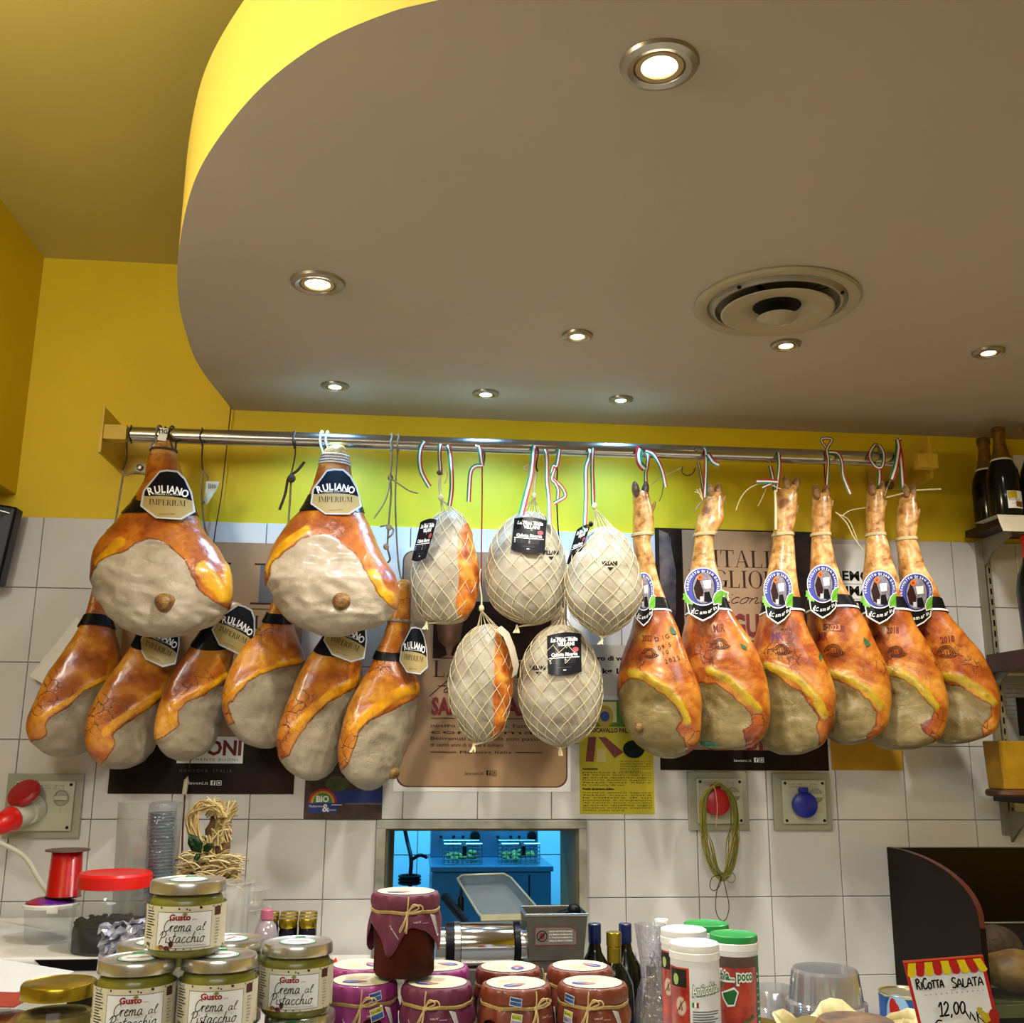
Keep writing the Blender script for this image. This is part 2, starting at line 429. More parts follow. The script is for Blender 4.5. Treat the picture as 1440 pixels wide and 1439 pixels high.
wall_piece(mb, HX0, HX1, HZ1, ZT, GROUT); wall_piece(mb, HX0, HX1, 0, HZ0, GROUT)
wall_back = structure(mb.build('wall_back', smooth=0))
# tiles: one object each
def tile_mesh(x0, x1, z0, z1, g=.0010, ch=.0012, y0=.004, y1=-.004):
    bm = MB(); a, b, c, d = x0+g, x1-g, z0+g, z1-g
    vs = [(a, y0, c), (b, y0, c), (b, y0, d), (a, y0, d), (a, y1+ch, c), (b, y1+ch, c), (b, y1+ch, d), (a, y1+ch, d),
          (a+ch, y1, c+ch), (b-ch, y1, c+ch), (b-ch, y1, d-ch), (a+ch, y1, d-ch)]
    fs = [(0, 1, 5, 4), (1, 2, 6, 5), (2, 3, 7, 6), (3, 0, 4, 7), (4, 5, 9, 8), (5, 6, 10, 9), (6, 7, 11, 10), (7, 4, 8, 11), (8, 9, 10, 11)]
    bm.add(vs, fs, TILE); return bm
shared = {}
def tiles(parent, cols, zs, holes, y=0, mt=None):
    for i in cols:
        for k in range(len(zs)-1):
            x0, x1, z1, z0 = i*.2, i*.2+.2, zs[k], zs[k+1]
            rs = [(x0, x1, z0, z1)]
            for hx0, hx1, hz0, hz1 in holes:
                nr = []
                for a, b, c, d in rs:
                    if b <= hx0+1e-6 or a >= hx1-1e-6 or d <= hz0+1e-6 or c >= hz1-1e-6: nr.append((a, b, c, d)); continue
                    if d > hz1: nr.append((a, b, hz1, d))
                    if c < hz0: nr.append((a, b, c, hz0))
                    zl, zh = max(c, hz0), min(d, hz1)
                    if a < hx0: nr.append((a, hx0, zl, zh))
                    if b > hx1: nr.append((hx1, b, zl, zh))
                rs = nr
            rs = [r for r in rs if r[1]-r[0] > .012 and r[3]-r[2] > .012]
            if not rs: continue
            whole = len(rs) == 1 and rs[0] == (x0, x1, z0, z1)
            key = round(z1-z0, 4)
            if whole:
                if key not in shared:
                    o = tile_mesh(0, x1-x0, 0, z1-z0).build('tile', parent=parent, smooth=0, recalc=False, loc=(0, 0, 0)); shared[key] = o.data
                else:
                    o = bpy.data.objects.new('tile', shared[key]); COL.objects.link(o); o.parent = parent
                w = Vector((x0, y, z0))
            else:
                m2 = MB()
                for a, b, c, d in rs:
                    t = tile_mesh(a-x0, b-x0, c-z0, d-z0); m2.add(t.v, t.f, TILE)
                o = m2.build('tile', parent=parent, smooth=0, recalc=False, loc=(0, 0, 0)); w = Vector((x0, y, z0))
            o.location = w-wloc(parent)
            o.rotation_euler = (random.uniform(-1, 1)*.0025, 0, random.uniform(-1, 1)*.0025)
zs = [ZT]+[2.0139-.2*k for k in range(7)]
TR = (.933, 1.494, 1.015, 1.413)
tiles(wall_back, range(-2, 15), zs, [TR])

# other walls, floor, ceilings
def slab(name, lo, hi, m):
    b = MB(); b.b2(lo, hi, m); return structure(b.build(name, smooth=0))
slab('floor', (XL-.1, -5.2, -.08), (XR+.1, .3, 0), FLOOR)
slab('ceiling', (XL-.1, -5.2, ZC), (XR+.1, .004, ZC+.1), YELC)
slab('wall_left', (XL-.1, -5.2, 0), (XL, .004, ZC), YEL)
slab('wall_right', (XR, -5.2, 0), (XR+.1, .004, ZC), YEL)
slab('wall_front', (XL-.1, -5.3, 0), (XR+.1, -5.2, ZC), mat('cream_paint', '#cdbd98', .7))
slab('trim_1', (XL, -3.4, 2.272), (-.083, .004, ZC), YEL)      # painted bulkhead over the left bay
# curved dropped soffit
cur = [(.482, .003), (.470, -.14), (.459, -.266), (.456, -.41), (.467, -.552), (.479, -.67), (.497, -.788), (.525, -.923), (.573, -1.1), (.624, -1.251), (.688, -1.383), (.772, -1.518), (.862, -1.621), (.95, -1.687), (1.019, -1.721), (1.25, -1.82), (1.6, -1.93), (2.1, -2.0), (2.7, -2.0), (XR-.002, -1.98)]
pts = [(p.x, p.y) for p in crom([(a, b, 0) for a, b in cur], 5)]
poly = pts+[(XR-.002, .003)]
mb = MB(); n = len(poly); zt = ZS+.205
mb.add([(x, y, ZS) for x, y in poly], [tuple(range(n))], SOF)
mb.add([(x, y, zt) for x, y in poly], [tuple(range(n))], YELC)
k = len(pts)
mb.add([(x, y, ZS) for x, y in pts]+[(x, y, zt) for x, y in pts], [(i, i+1, k+i+1, k+i) for i in range(k-1)], FAS)
mb.add([(poly[k-1][0], poly[k-1][1], ZS), (poly[k][0], poly[k][1], ZS), (poly[k][0], poly[k][1], zt), (poly[k-1][0], poly[k-1][1], zt)], [(0, 1, 2, 3)], FAS)
mb.add([(poly[k][0], poly[k][1], ZS), (poly[0][0], poly[0][1], ZS), (poly[0][0], poly[0][1], zt), (poly[k][0], poly[k][1], zt)], [(0, 1, 2, 3)], FAS)
structure(mb.build('trim_2', smooth=30))

# recessed downlights in the soffit
LED = {}
def led(kind):
    return mat('lamp_'+kind, (1, .86, .6) if kind == 'warm' else (.75, .93, 1), .5, var=0, emit=24)
RIM = mat('satin_nickel', '#9c9484', .35, metal=.8, var=.1)
def downlight(x, y, r, kind, label, power):
    t = thing('ceiling_light', label, 'light', (x, y, ZS), 'recessed spotlights in the dropped ceiling')
    b = MB(); b.lathe([(r*.62, 0), (r*.66, -.006), (r*.8, -.0085), (r*.96, -.005), (r, 0)], (x, y, ZS-.0005), 40); b.build('rim', RIM, t)
    b = MB(); b.lathe([(r*.66, -.001), (r*.6, -.0055), (r*.46, -.0055), (r*.42, -.002)], (x, y, ZS-.0005), 36); b.build('inner_ring', mat('warm_brass_ring', '#b9a47a', .3, metal=.7), t)
    b = MB(); b.lathe([(0, -.0085), (r*.3, -.0065), (r*.46, -.0025), (r*.56, -.0012)], (x, y, ZS), 32); b.build('bulb', led(kind), t)
    col = (1, .95, .86) if kind == 'warm' else (.22, .56, 1)
    L = light('spot_lamp', 'SPOT', (0, 0, -.02), power, col, .03, (0, 0, 0), math.radians(150), blend=.7); L.parent = t
for x, y, r, kd, p, lb in [
    (1.333, -1.627, .056, 'warm', 44, 'large warm round spotlight nearest the camera at the top of the picture'),
    (.796, -.866, .057, 'warm', 34, 'warm round spotlight near the curved edge of the dropped ceiling'),
    (1.374, -.653, .036, 'warm', 34, 'small warm spotlight in the middle of the ceiling, left of the round vent'),
    (1.873, -.654, .036, 'warm', 34, 'small warm spotlight just below the round air vent'),
    (2.37, -.666, .038, 'warm', 34, 'small bright spotlight at the far right of the ceiling'),
    (.789, -.239, .0375, 'cool', 17, 'cold white spotlight near the wall, leftmost of the row of three'),
    (1.192, -.225, .0365, 'cool', 17, 'cold white spotlight near the wall, middle of the row of three'),
    (1.564, -.222, .0335, 'cool', 17, 'cold white spotlight near the wall, rightmost of the row of three')]:
    downlight(x, y, r, kd, lb, p)

# round air vent
V = thing('air_vent', 'round beige ceiling air vent with a central cone and ring', 'vent', (1.77, -.879, ZS))
VM = mat('vent_enamel', '#978c70', .4, var=.1, scale=12); VD = mat('vent_dark', '#15130f', .8)
c = (1.77, -.879, ZS)
b = MB(); b.lathe([(.174, 0), (.175, -.004), (.171, -.009), (.160, -.011), (.148, -.007), (.145, -.001)], c, 64); b.build('outer_ring', VM, V)
b = MB(); b.lathe([(0, -.0006), (.15, -.0006)], c, 48); b.build('recess_shade_disc', mat('vent_recess_shade', '#6f6653', .6), V)  # closed disc; the shading of the recess is put into its darker colour
b = MB(); b.lathe([(0, -.010), (.052, -.010), (.052, -.009)], c, 40); b.build('throat_shade_disc', VD, V)  # flat black disc; the shade inside the vent's throat is painted, no hole
b = MB(); b.lathe([(.144, -.002), (.136, -.012), (.131, -.013), (.128, -.004)], c, 64); b.build('middle_ring', mat('vent_grey', '#8d8676', .35, metal=.3), V)
b = MB(); b.lathe([(.050, -.0095), (.056, -.013), (.07, -.019), (.1, -.024), (.116, -.0245), (.119, -.0225), (.1, -.02), (.056, -.009)], c, 64); b.build('inner_cone', VM, V)
b = MB(); b.lathe([(0, -.050), (.012, -.048), (.034, -.040), (.043, -.034), (.041, -.033), (0, -.033)], (c[0]+.002, c[1]+.004, c[2]), 48); b.build('centre_cap', VM, V)
for dx, dy in ((-.118, -.09), (.118, -.09)):
    b = MB(); b.lathe([(0, -.0135), (.004, -.013), (.005, -.009)], (c[0]+dx*.93, c[1]+dy*.93, c[2]), 12); b.build('screw', VD, V)

# ================================================================== RAIL
RY = -.2; RZ = 2.3945
rail = thing('hanging_rail', 'long polished steel rail the hams hang from, with yellow wall brackets', 'rail', (.195, 0, RZ))
b = MB(); b.tube([(.262+(2.355-.262)*i/24, RY, RZ+.004*i/24) for i in range(25)], .0205, 24, STEEL); b.build('rail_tube', None, rail, smooth=60)
BR = mat('bracket_yellow', '#c9a42c', .35, var=.1, scale=8)
def bracket(xp, side, zc, yf):
    b = MB(); b.b2((xp-.004, yf, zc-.062), (xp+.004, -.0045, zc+.062), BR, .001); b.build('bracket_plate', None, rail, smooth=0)
    x1 = xp+side*.115
    b = MB(); b.b2((min(xp+side*.004, x1), -.0085, zc-.06), (max(xp+side*.004, x1), -.0045, zc+.06), BR, .001); b.build('wall_flange', None, rail, smooth=0)
    b = MB(); b.b2((min(xp+side*.004, xp+side*.062), RY-.017, RZ-.019), (max(xp+side*.004, xp+side*.062), RY+.017, RZ+.021), BR, .002); b.build('rail_socket', None, rail, smooth=0)
    for dx, dz in ((.085, .02), (.05, -.045)):
        b = MB(); q = Matrix.Rotation(PI/2, 3, 'X'); b.lathe([(0, .016), (.007, .015), (.009, .01), (.009, 0), (.014, 0), (.014, -.002)], (xp+side*dx, -.009, zc+dz), 10, None, q); b.build('bolt', DSTEEL, rail)
bracket(.195, 1, 2.40, -.221)
bracket(2.47, -1, 2.42, -.17)
# dark loops of old cord left on the rail are part of the ropes below

# ================================================================== POSTERS on the tiles
KRAFT = mat('kraft_paper', '#a88560', .75, var=.12, scale=6, bump=.05, bscale=25)
KRAFT2 = mat('kraft_print_slab', '#b08c66', .75, var=.15, scale=5)
INKB = mat('ink_black', '#0d0b0b', .6, var=0); INKBR = mat('ink_brown', '#3c2418', .6, var=0)
INKR = mat('ink_red', '#740c12', .6, var=0); INKW = mat('ink_white', '#e9e9e6', .6, var=0)
INKG = mat('ink_grey', '#5b5a60', .6, var=0); DWOOD = mat('print_dark_wood', '#120a08', .45, var=.5, scale=9, col2='#2c1712')
def sheet_map(y): return lambda x, z, h: (x, y-h, z)
def poster(name, label, cat, x0, x1, z0, z1, base, draw, th=.0008, y=-.0045, grp=None):
    t = thing(name, label, cat, ((x0+x1)/2, y, z0), grp)
    nx, nz = 10, 10; b = MB()
    b.b2((x0, y-th, z0), (x1, y, z1), base); b.build('sheet', None, t, smooth=0)
    cv = Canvas(); draw(cv)
    if cv.L: cv.build('print', t, sheet_map(y-th), .00012)
    return t
def lines(cv, x0, x1, z, n, dz, hgt, m, seed=1, words=('la cultura di un', 'passione e tradizione', 'da cento anni con noi', 'grande qualita ogni', 'nostro antico sapore', 'fatto con cura')):
    r = random.Random(seed)
    for i in range(n):
        cv.text(words[(i+seed) % len(words)], x0, z-i*dz, hgt, m, width=(x1-x0)*(1 if i < n-1 else .6))
def social(cv, x, z, s, m, bg):
    cv.rect(x, z, x+s, z+s, m); cv.text('f', x+s*.38, z+s*.06, s*.9, bg, bold=.04)
    cv.rect(x+s*1.25, z, x+s*2.25, z+s, m); cv.rect(x+s*1.37, z+s*.12, x+s*2.13, z+s*.88, bg); cv.disk(x+s*1.75, z+s*.5, s*.22, s*.22, m, 12)
def d1(cv):
    # left poster: kraft slab over dark table
    cv.rect(.236, 1.62, .712, 2.151, KRAFT2)
    for xx in (.455, .590):
        cv.rect(xx, 1.985, xx+.045, 2.092, INKG); cv.rect(xx-.016, 2.089, xx+.055, 2.094, INKBR); cv.rect(xx-.022, 1.980, xx+.055, 1.985, INKBR)
    cv.rect(.30, 1.966, .69, 1.968, INKBR)
    cv.serif('STORIA', .455, 1.913, .036, INKBR, width=.175)
    cv.hand('le', .57, 1.875, .05, .0022, INKBR, shear=.6)
    cv.text('FE', .555, 1.79, .055, INKR, bold=.03, sx=.8)
    cv.rect(.236, 1.478, .712, 1.62, DWOOD)
    cv.rect(.405, 1.556, .575, 1.625, INKW)
    cv.text('LEVONI', .570, 1.578, .038, INKR, bold=.035, align='r', width=.17)
    cv.text('VERAMENTE BUONI', .487, 1.562, .007, INKG, align='c', width=.15, space=1.3)
    cv.text('MANTOVA  ITALIA', .414, 1.533, .008, INKG, space=1.5, width=.135)
    cv.text('levoni.it', .440, 1.502, .008, INKW, width=.05); social(cv, .496, 1.500, .0125, INKW, DWOOD)
poster('poster', 'brown and black advertising poster behind the left hams, bottom edge dark', 'poster', .236, .712, 1.478, 2.151, DWOOD, d1)
def d2(cv):
    r = .03; x0, x1, z0, z1 = .984, 1.440, 1.500, 2.14
    pl = []
    for cx, cz, a in ((x1-r, z1-r, 0), (x0+r, z1-r, 90), (x0+r, z0+r, 180), (x1-r, z0+r, 270)):
        for k in range(6): pl.append((cx+r*math.cos(math.radians(a+18*k)), cz+r*math.sin(math.radians(a+18*k))))
    cv.poly([(a+(.004 if a > 1.2 else -.004), b-(.003 if b < 1.7 else -.001)) for a, b in pl], mat('slab_edge', '#5a2e1c', .6))
    cv.poly(pl, KRAFT)
    cv.rect(1.07, 1.84, 1.40, 2.0, mat('print_brown', '#3d2112', .6, var=.4, scale=12))
    cv.poly([(1.075, 1.955), (1.155, 1.955), (1.145, 1.89), (1.125, 1.87), (1.12, 1.85), (1.14, 1.842), (1.09, 1.842), (1.11, 1.85), (1.105, 1.87), (1.085, 1.89)], mat('print_beaker', '#7c4d2b', .5, var=.4, scale=20))
    cv.serif('LA', 1.072, 1.79, .045, INKBR, width=.075); cv.serif('STORIA', 1.16, 1.79, .045, INKBR, width=.26)
    cv.hand('fatta di', 1.07, 1.748, .035, .0025, INKBR, width=.22, shear=.5)
    cv.text('SAPORI', 1.070, 1.690, .045, INKR, bold=.04, width=.14); cv.text('ITALIA', 1.22, 1.690, .045, INKR, bold=.04, width=.18)
    cv.rect(1.07, 1.678, 1.40, 1.680, INKBR)
    lines(cv, 1.07, 1.40, 1.655, 4, .017, .0095, INKBR, 3, ('Benvenuti alla tavola con passione', 'di cento anni di storia e cultura', 'grande passione e cultura del', 'nostro antico sapere. Fatto bene', 'con le mani'))
    cv.rect(1.07, 1.588, 1.14, 1.590, INKBR); cv.rect(1.30, 1.588, 1.375, 1.590, INKBR); cv.text('Mantova Italia', 1.22, 1.586, .008, INKBR, align='c', width=.14)
    cv.text('levoni.it', 1.165, 1.530, .008, INKBR, width=.05); social(cv, 1.222, 1.529, .0125, INKBR, KRAFT)
poster('poster', 'kraft paper poster with rounded corners and a white border behind the netted meats', 'poster', .974, 1.452, 1.486, 2.15, PAPER, d2)
def d3(cv):
    cv.poly([(1.715, 2.22), (1.742, 2.21), (1.762, 2.1), (1.758, 1.98), (1.735, 1.9), (1.712, 1.9)], mat('print_salami', '#6d5850', .5, var=.6, scale=30, col2='#2a1a16'))
    for i in range(6): cv.stroke([(1.722+.005*i, 2.2), (1.73+.005*i, 2.05), (1.722+.004*i, 1.92)], .0016, INKG)
    cv.rect(1.782, 1.60, 2.118, 2.222, KRAFT2)
    cv.serif("L'ITALIA", 1.815, 2.115, .050, INKBR, width=.275)
    cv.serif('MIGLIORE', 1.795, 2.055, .050, INKBR, width=.30)
    cv.hand('la ricono si', 1.80, 2.010, .036, .0026, INKBR, width=.29, shear=.5)
    cv.text('DAL GUSTO', 1.80, 1.918, .062, INKR, bold=.035, width=.305)
    cv.rect(1.81, 1.902, 2.09, 1.9045, INKBR)
    lines(cv, 1.85, 2.08, 1.875, 7, .018, .010, INKBR, 5, ('memoria e sapori', 'che raccontano', 'siamo la cura', 'Dal 1911', 'ogni giorno'))
    cv.text('LEVONI', 1.94, 1.60, .04, INKR, align='c', width=.2, bold=.03)
    cv.text('levoni.it', 1.909, 1.568, .008, INKW, width=.05); social(cv, 1.966, 1.567, .0125, INKW, DWOOD)
poster('poster', 'dark wood and kraft poster with large red capitals behind the footed hams', 'poster', 1.702, 2.182, 1.545, 2.226, DWOOD, d3)
def d4(cv):
    for i, s in enumerate(('DEMOS', 'FUMA', 'COTTI', 'NOT')):
        cv.text(s, 2.225, 2.085-i*.044, .028, INKB, bold=.03, sx=1.1); cv.rect(2.2, 2.073-i*.044, 2.335, 2.0745-i*.044, INKG)
poster('notice', 'white notice with black capitals between the fourth and fifth footed ham', 'notice', 2.193, 2.343, 1.9, 2.192, PAPER, d4)
poster('notice', 'plain ochre yellow sheet under the right-hand footed hams', 'notice', 2.190, 2.398, 1.547, 1.8, mat('ochre_card', '#b98a08', .7), lambda cv: None)
def d5(cv):
    cv.text('euro di vendita', 1.505, 1.842, .013, INKB, bold=.04, width=.15); cv.text('al kg 10,00', 1.515, 1.806, .014, INKB, bold=.04, width=.13)
poster('notice', 'small white price notice behind the rightmost netted meat', 'notice', 1.455, 1.67, 1.745, 1.885, mat('offwhite_card', '#b9ae9a', .7), d5)
def d6(cv):
    G = mat('flyer_green', '#4a7a1c', .6, var=.15); Yl = mat('flyer_yellow', '#b8a90e', .6, var=.05)
    cv.rect(1.477, 1.428, 1.683, 1.66, Yl); cv.rect(1.477, 1.66, 1.683, 1.733, G)
    cv.rect(1.515, 1.672, 1.582, 1.728, mat('flyer_cream', '#cfc07a', .6)); cv.disk(1.549, 1.688, .024, .03, mat('flyer_gold', '#a88b1c', .6)); cv.disk(1.549, 1.688, .013, .014, mat('flyer_blue', '#203a78', .6))
    cv.text('CACIOCAVALLO PALERMITANO', 1.48, 1.645, .012, mat('flyer_maroon', '#5d1020', .6), bold=.05, width=.2)
    Rd = mat('flyer_meat', '#7a2a18', .5, var=.4, scale=60)
    cv.poly([(1.502, 1.632), (1.524, 1.632), (1.516, 1.566), (1.494, 1.566)], Rd); cv.poly([(1.530, 1.632), (1.55, 1.632), (1.60, 1.592), (1.574, 1.576)], Rd)
    cv.rect(1.525, 1.565, 1.55, 1.6, mat('flyer_cheese', '#c2b068', .6)); cv.disk(1.628, 1.60, .030, .024, mat('flyer_dark', '#10241c', .6))
    cv.poly([(1.612, 1.593), (1.615, 1.61), (1.64, 1.608), (1.645, 1.593), (1.64, 1.6), (1.62, 1.6)], INKB)
    lines(cv, 1.59, 1.675, 1.566, 5, .0065, .0036, INKB, 2)
    cv.text('Caratteristiche', 1.485, 1.545, .005, INKB, bold=.04); lines(cv, 1.485, 1.675, 1.536, 6, .0066, .0038, INKB, 1)
    cv.text('Presidio del territorio siciliano', 1.485, 1.492, .005, INKB, bold=.04); lines(cv, 1.485, 1.675, 1.483, 8, .0066, .0038, INKB, 4)
poster('flyer', 'yellow and green cheese flyer with fine black text right of the hatch', 'flyer', 1.477, 1.683, 1.428, 1.733, PAPER, d6)
def d7(cv):
    soil = mat('print_soil', '#4a3430', .7, var=.5, scale=50); Bl = mat('flyer_royal', '#1b2b7d', .6)
    cv.rect(.741, 1.415, .946, 1.60, soil); cv.rect(.80, 1.455, .946, 1.49, Bl); cv.disk(.825, 1.505, .03, .02, mat('flyer_leaf', '#4c5a1c', .6, var=.4))
    cv.rect(.848, 1.452, .946, 1.456, INKG)
    for r, m in ((.037, mat('rb_red', '#b2201a', .6)), (.031, mat('rb_yel', '#c2a022', .6)), (.025, mat('rb_grn', '#3b8a2a', .6))):
        cv.poly([(.789+r*math.cos(PI*i/16), 1.456+r*math.sin(PI*i/16)) for i in range(17)], m)
    cv.text('BIO', .789, 1.459, .015, INKW, align='c', bold=.05); cv.rect(.752, 1.431, .828, 1.456, Bl)
    cv.text('Mediterranea', .755, 1.445, .006, INKW, width=.036); cv.text('&', .789, 1.434, .02, INKW, bold=.02); cv.text('Genuina', .803, 1.436, .006, INKW, width=.022)
    cv.rect(.812, 1.450, .84, 1.452, INKW)
poster('flyer', 'small flyer with a rainbow arch above the left corner of the hatch', 'flyer', .741, .946, 1.415, 1.60, DWOOD, d7)

# ================================================================== POWER SOCKETS
BOX = mat('socket_grey', '#9b9a84', .45, var=.08, scale=10); BOXL = mat('socket_cover', '#b4b29a', .4, var=.06)
def socket(x0, x1, z0, z1, label):
    t = thing('power_socket', label, 'socket', ((x0+x1)/2, 0, z0), 'industrial sockets on the tiles')
    b = MB(); b.b2((x0, -.016, z0), (x1, -.004, z1), BOX, .003); b.build('back_box', None, t, smooth=0)
    a, c, d, e = x0+.022, x1-.018, z0+.018, z1-.018
    b = MB(); b.b2((a, -.026, d), (c, -.016, e), BOXL, .004); b.build('cover', None, t, smooth=0)
    for px in (a+.009, c-.009):
        for pz in (d+.009, e-.009):
            b = MB(); b.tube([(px, -.026, pz), (px, -.0285, pz)], .0038, 10, BLACK); b.build('screw', None, t)
    kx, kz = c-.030, e-.042
    b = MB(); b.lathe([(.019, 0), (.02, -.002), (.018, -.004), (.0165, -.002), (0, -.002)], (kx, -.0262, kz), 28, BOX, Matrix.Rotation(-PI/2, 3, 'X')); b.build('switch_dial', None, t)
    b = MB(); b.b2((kx-.017, -.036, kz-.005), (kx+.017, -.028, kz+.005), BOXL, .001); b.build('switch_lever', None, t, smooth=0)
    cv = Canvas(); cv.text('16 A   380 V~   IP 44', a+.02, e-.014, .0045, INKG, width=c-a-.045); cv.text('INTERBLOCCO 3P + T', a+.02, e-.020, .0034, INKG, width=c-a-.045)
    cv.rect(kx-.001, kz-.036, kx+.001, kz-.022, BOX)
    cv.build('print', t, sheet_map(-.0262), .0001)
    return t
s1 = socket(-.014, .176, 1.368, 1.528, 'grey wall socket at far left with a red plug and white cable')
s2 = socket(1.775, 1.944, 1.386, 1.542, 'grey wall socket with a round red cap, wire bundle hung on it')
s3 = socket(2.014, 2.178, 1.386, 1.539, 'grey wall socket with a round blue cap')
REDP = mat('red_plastic', '#a3131a', .35, var=.05); BLUP = mat('blue_plastic', '#101c8c', .35, var=.05); REDB = mat('bright_red_plastic', '#d01414', .3, var=.05)
for t, px, pz, m, r in ((s2, 1.846, 1.462, REDP, .036), (s3, 2.092, 1.455, BLUP, .034)):
    b = MB(); b.lathe([(0, .03), (r*.8, .029), (r*.97, .025), (r, .02), (r, .008), (r*.85, .0)], (px, -.026, pz), 36, m, Matrix.Rotation(PI/2, 3, 'X')); b.b2((px-.012, -.044, pz+r*.8), (px+.012, -.03, pz+r+.012), m, .002); b.build('cap', None, t)
    b = MB(); b.tube([(px-.014, -.034, pz+r+.004), (px+.014, -.034, pz+r+.004)], .004, 8, STEEL); b.build('hinge', None, t)
# left socket: protruding inlet with open red lid, red plug, white cable
px, pz = .065, 1.445
b = MB(); dirv = Vector((-.35, -.85, -.28)).normalized(); p0 = Vector((px, -.024, pz))
b.tube([p0, p0+dirv*.03, p0+dirv*.031, p0+dirv*.075], lambda t: .034 if t < .4 else .028, 24, mat('socket_white', '#c9c7b8', .4)); b.build('inlet', None, s1, smooth=40)
q = dirv.to_track_quat('Z', 'Y').to_matrix()
b = MB(); lid = Vector((-.30, -.75, .75)).normalized().to_track_quat('Z', 'Y').to_matrix(); b.lathe([(0, .012), (.036, .01), (.041, .004), (.041, -.006), (.036, -.01), (0, -.01)], p0+dirv*.068+Vector((.008, .016, .056)), 32, REDP, lid); b.build('cap', None, s1)
pl = thing('power_plug', 'bright red plug with white cable in the far left wall socket', 'plug', tuple(p0+dirv*.078))
b = MB(); b.lathe([(0, -.002), (.030, 0), (.032, .006), (.030, .012), (.0285, .02), (.026, .045), (.016, .06), (.0075, .066), (0, .066)], p0+dirv*.078, 28, REDB, q); b.build('plug_body', None, pl)
b = MB(); e = p0+dirv*.14; b.tube(crom([e, e+dirv*.02+Vector((0, 0, -.012)), at(32, 1203, -.16), at(55, 1238, -.19), at(72, 1262, -.22), at(84, 1276, -.25)], 8), .0058, 10, mat('white_cable', '#bdb9a8', .45)); b.build('cable', None, pl)
# small switch plate cut by the left edge of the picture
sw = thing('switch_plate', 'small white switch plate low on the tiles at the left edge', 'switch', (-.09, 0, 1.17))
b = MB(); b.b2((-.15, -.013, 1.178), (-.012, -.004, 1.262), WHITE, .003); b.build('plate', None, sw, smooth=0)
b = MB(); b.b2((-.12, -.017, 1.195), (-.045, -.013, 1.245), WHITE, .002); b.build('rocker', None, sw, smooth=0)

# wire bundle hanging on the red cap
WB = thing('wire_bundle', 'loose bundle of thin yellow and green wires hung on the red socket cap', 'wires', (1.846, -.06, 1.23))
wy = [mat('wire_yellow', '#b09a1c', .5), mat('wire_olive', '#7c7a20', .5), mat('wire_green', '#2f5a24', .5), mat('wire_dark', '#28301c', .5), mat('wire_tan', '#b8935a', .5)]
r = random.Random(4)
cx, cz = 1.846, 1.462
bs = [MB() for _ in wy]
for i in range(26):
    a = .030+r.random()*.018; dx = r.uniform(-.012, .012); yy = -.058-.012*r.random()*0-.0006*i*0; y0 = -.060+r.uniform(-.008, .006); lo = 1.272+r.uniform(-.012, .01)
    P = [(cx-a*.2, y0+.003, cz+.041+r.uniform(0, .006)), (cx-a, y0, cz+.012), (cx-a-.006+r.uniform(-.004, .004), y0, cz-.05), (cx-a+.002+dx, y0, 1.36+r.uniform(-.01, .01)), (cx-.022+dx, y0, 1.30),
         (cx+.003+dx*.5, y0, lo), (cx+.024+dx, y0, 1.30), (cx+a-.002+dx, y0, 1.36), (cx+a+.004+r.uniform(-.004, .004), y0, cz-.05), (cx+a, y0, cz+.01), (cx+a*.3, y0+.003, cz+.041+r.uniform(0, .006))]
    k = r.choice([0, 0, 1, 1, 1, 2, 4]); bs[k].tube(crom(P, 5, True), .0009, 4, None, closed=True)
for q, m in zip(bs, wy):
    if q.v: q.build('wire_loops', m, WB, smooth=60)
for P, m in (([(1.845, -.066, 1.275), (1.83, -.066, 1.235), (1.826, -.066, 1.19), (1.838, -.066, 1.165), (1.853, -.066, 1.168), (1.862, -.066, 1.20), (1.855, -.066, 1.24), (1.848, -.066, 1.272)], wy[3]),
             ([(1.842, -.067, 1.278), (1.82, -.067, 1.272), (1.812, -.067, 1.25), (1.822, -.067, 1.238), (1.838, -.067, 1.25), (1.845, -.067, 1.275)], wy[3]),
             ([(1.848, -.067, 1.277), (1.87, -.067, 1.285), (1.882, -.067, 1.27), (1.872, -.067, 1.258), (1.855, -.067, 1.266)], wy[1]),
             ([(1.83, -.072, 1.505), (1.835, -.073, 1.49), (1.838, -.072, 1.45), (1.836, -.07, 1.42), (1.834, -.066, 1.40)], mat('wire_pink', '#d8a890', .5))):
    b = MB(); b.tube(crom(P, 6), .0011, 6, m); b.build('loose_wire', None, WB, smooth=60)

# ================================================================== HATCH and the blue-lit kitchen behind
MARB = mat('grey_marble', '#a7a594', .35, var=.35, scale=14, col2='#76756a')
def framebar(lo, hi): 
    b = MB(); b.b2(lo, hi, MARB, .002); return b
for i, (lo, hi) in enumerate([((.933, -.016, 1.391), (1.494, .004, 1.413)), ((.933, -.016, 1.015), (.958, .004, 1.391)), ((1.473, -.016, 1.015), (1.494, .004, 1.391)), ((.958, -.03, 1.015), (1.473, .004, 1.04))]):
    structure(framebar(lo, hi).build('trim_%d' % (3+i), smooth=0))
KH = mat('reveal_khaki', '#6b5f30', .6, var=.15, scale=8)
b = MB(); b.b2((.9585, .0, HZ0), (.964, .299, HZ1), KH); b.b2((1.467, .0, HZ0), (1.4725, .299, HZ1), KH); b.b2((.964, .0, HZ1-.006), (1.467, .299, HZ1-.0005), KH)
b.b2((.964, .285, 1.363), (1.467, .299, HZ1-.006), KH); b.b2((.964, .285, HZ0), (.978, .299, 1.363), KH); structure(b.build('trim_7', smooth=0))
KT = mat('kitchen_tile', '#c9d4d8', .25, var=.05, scale=4)
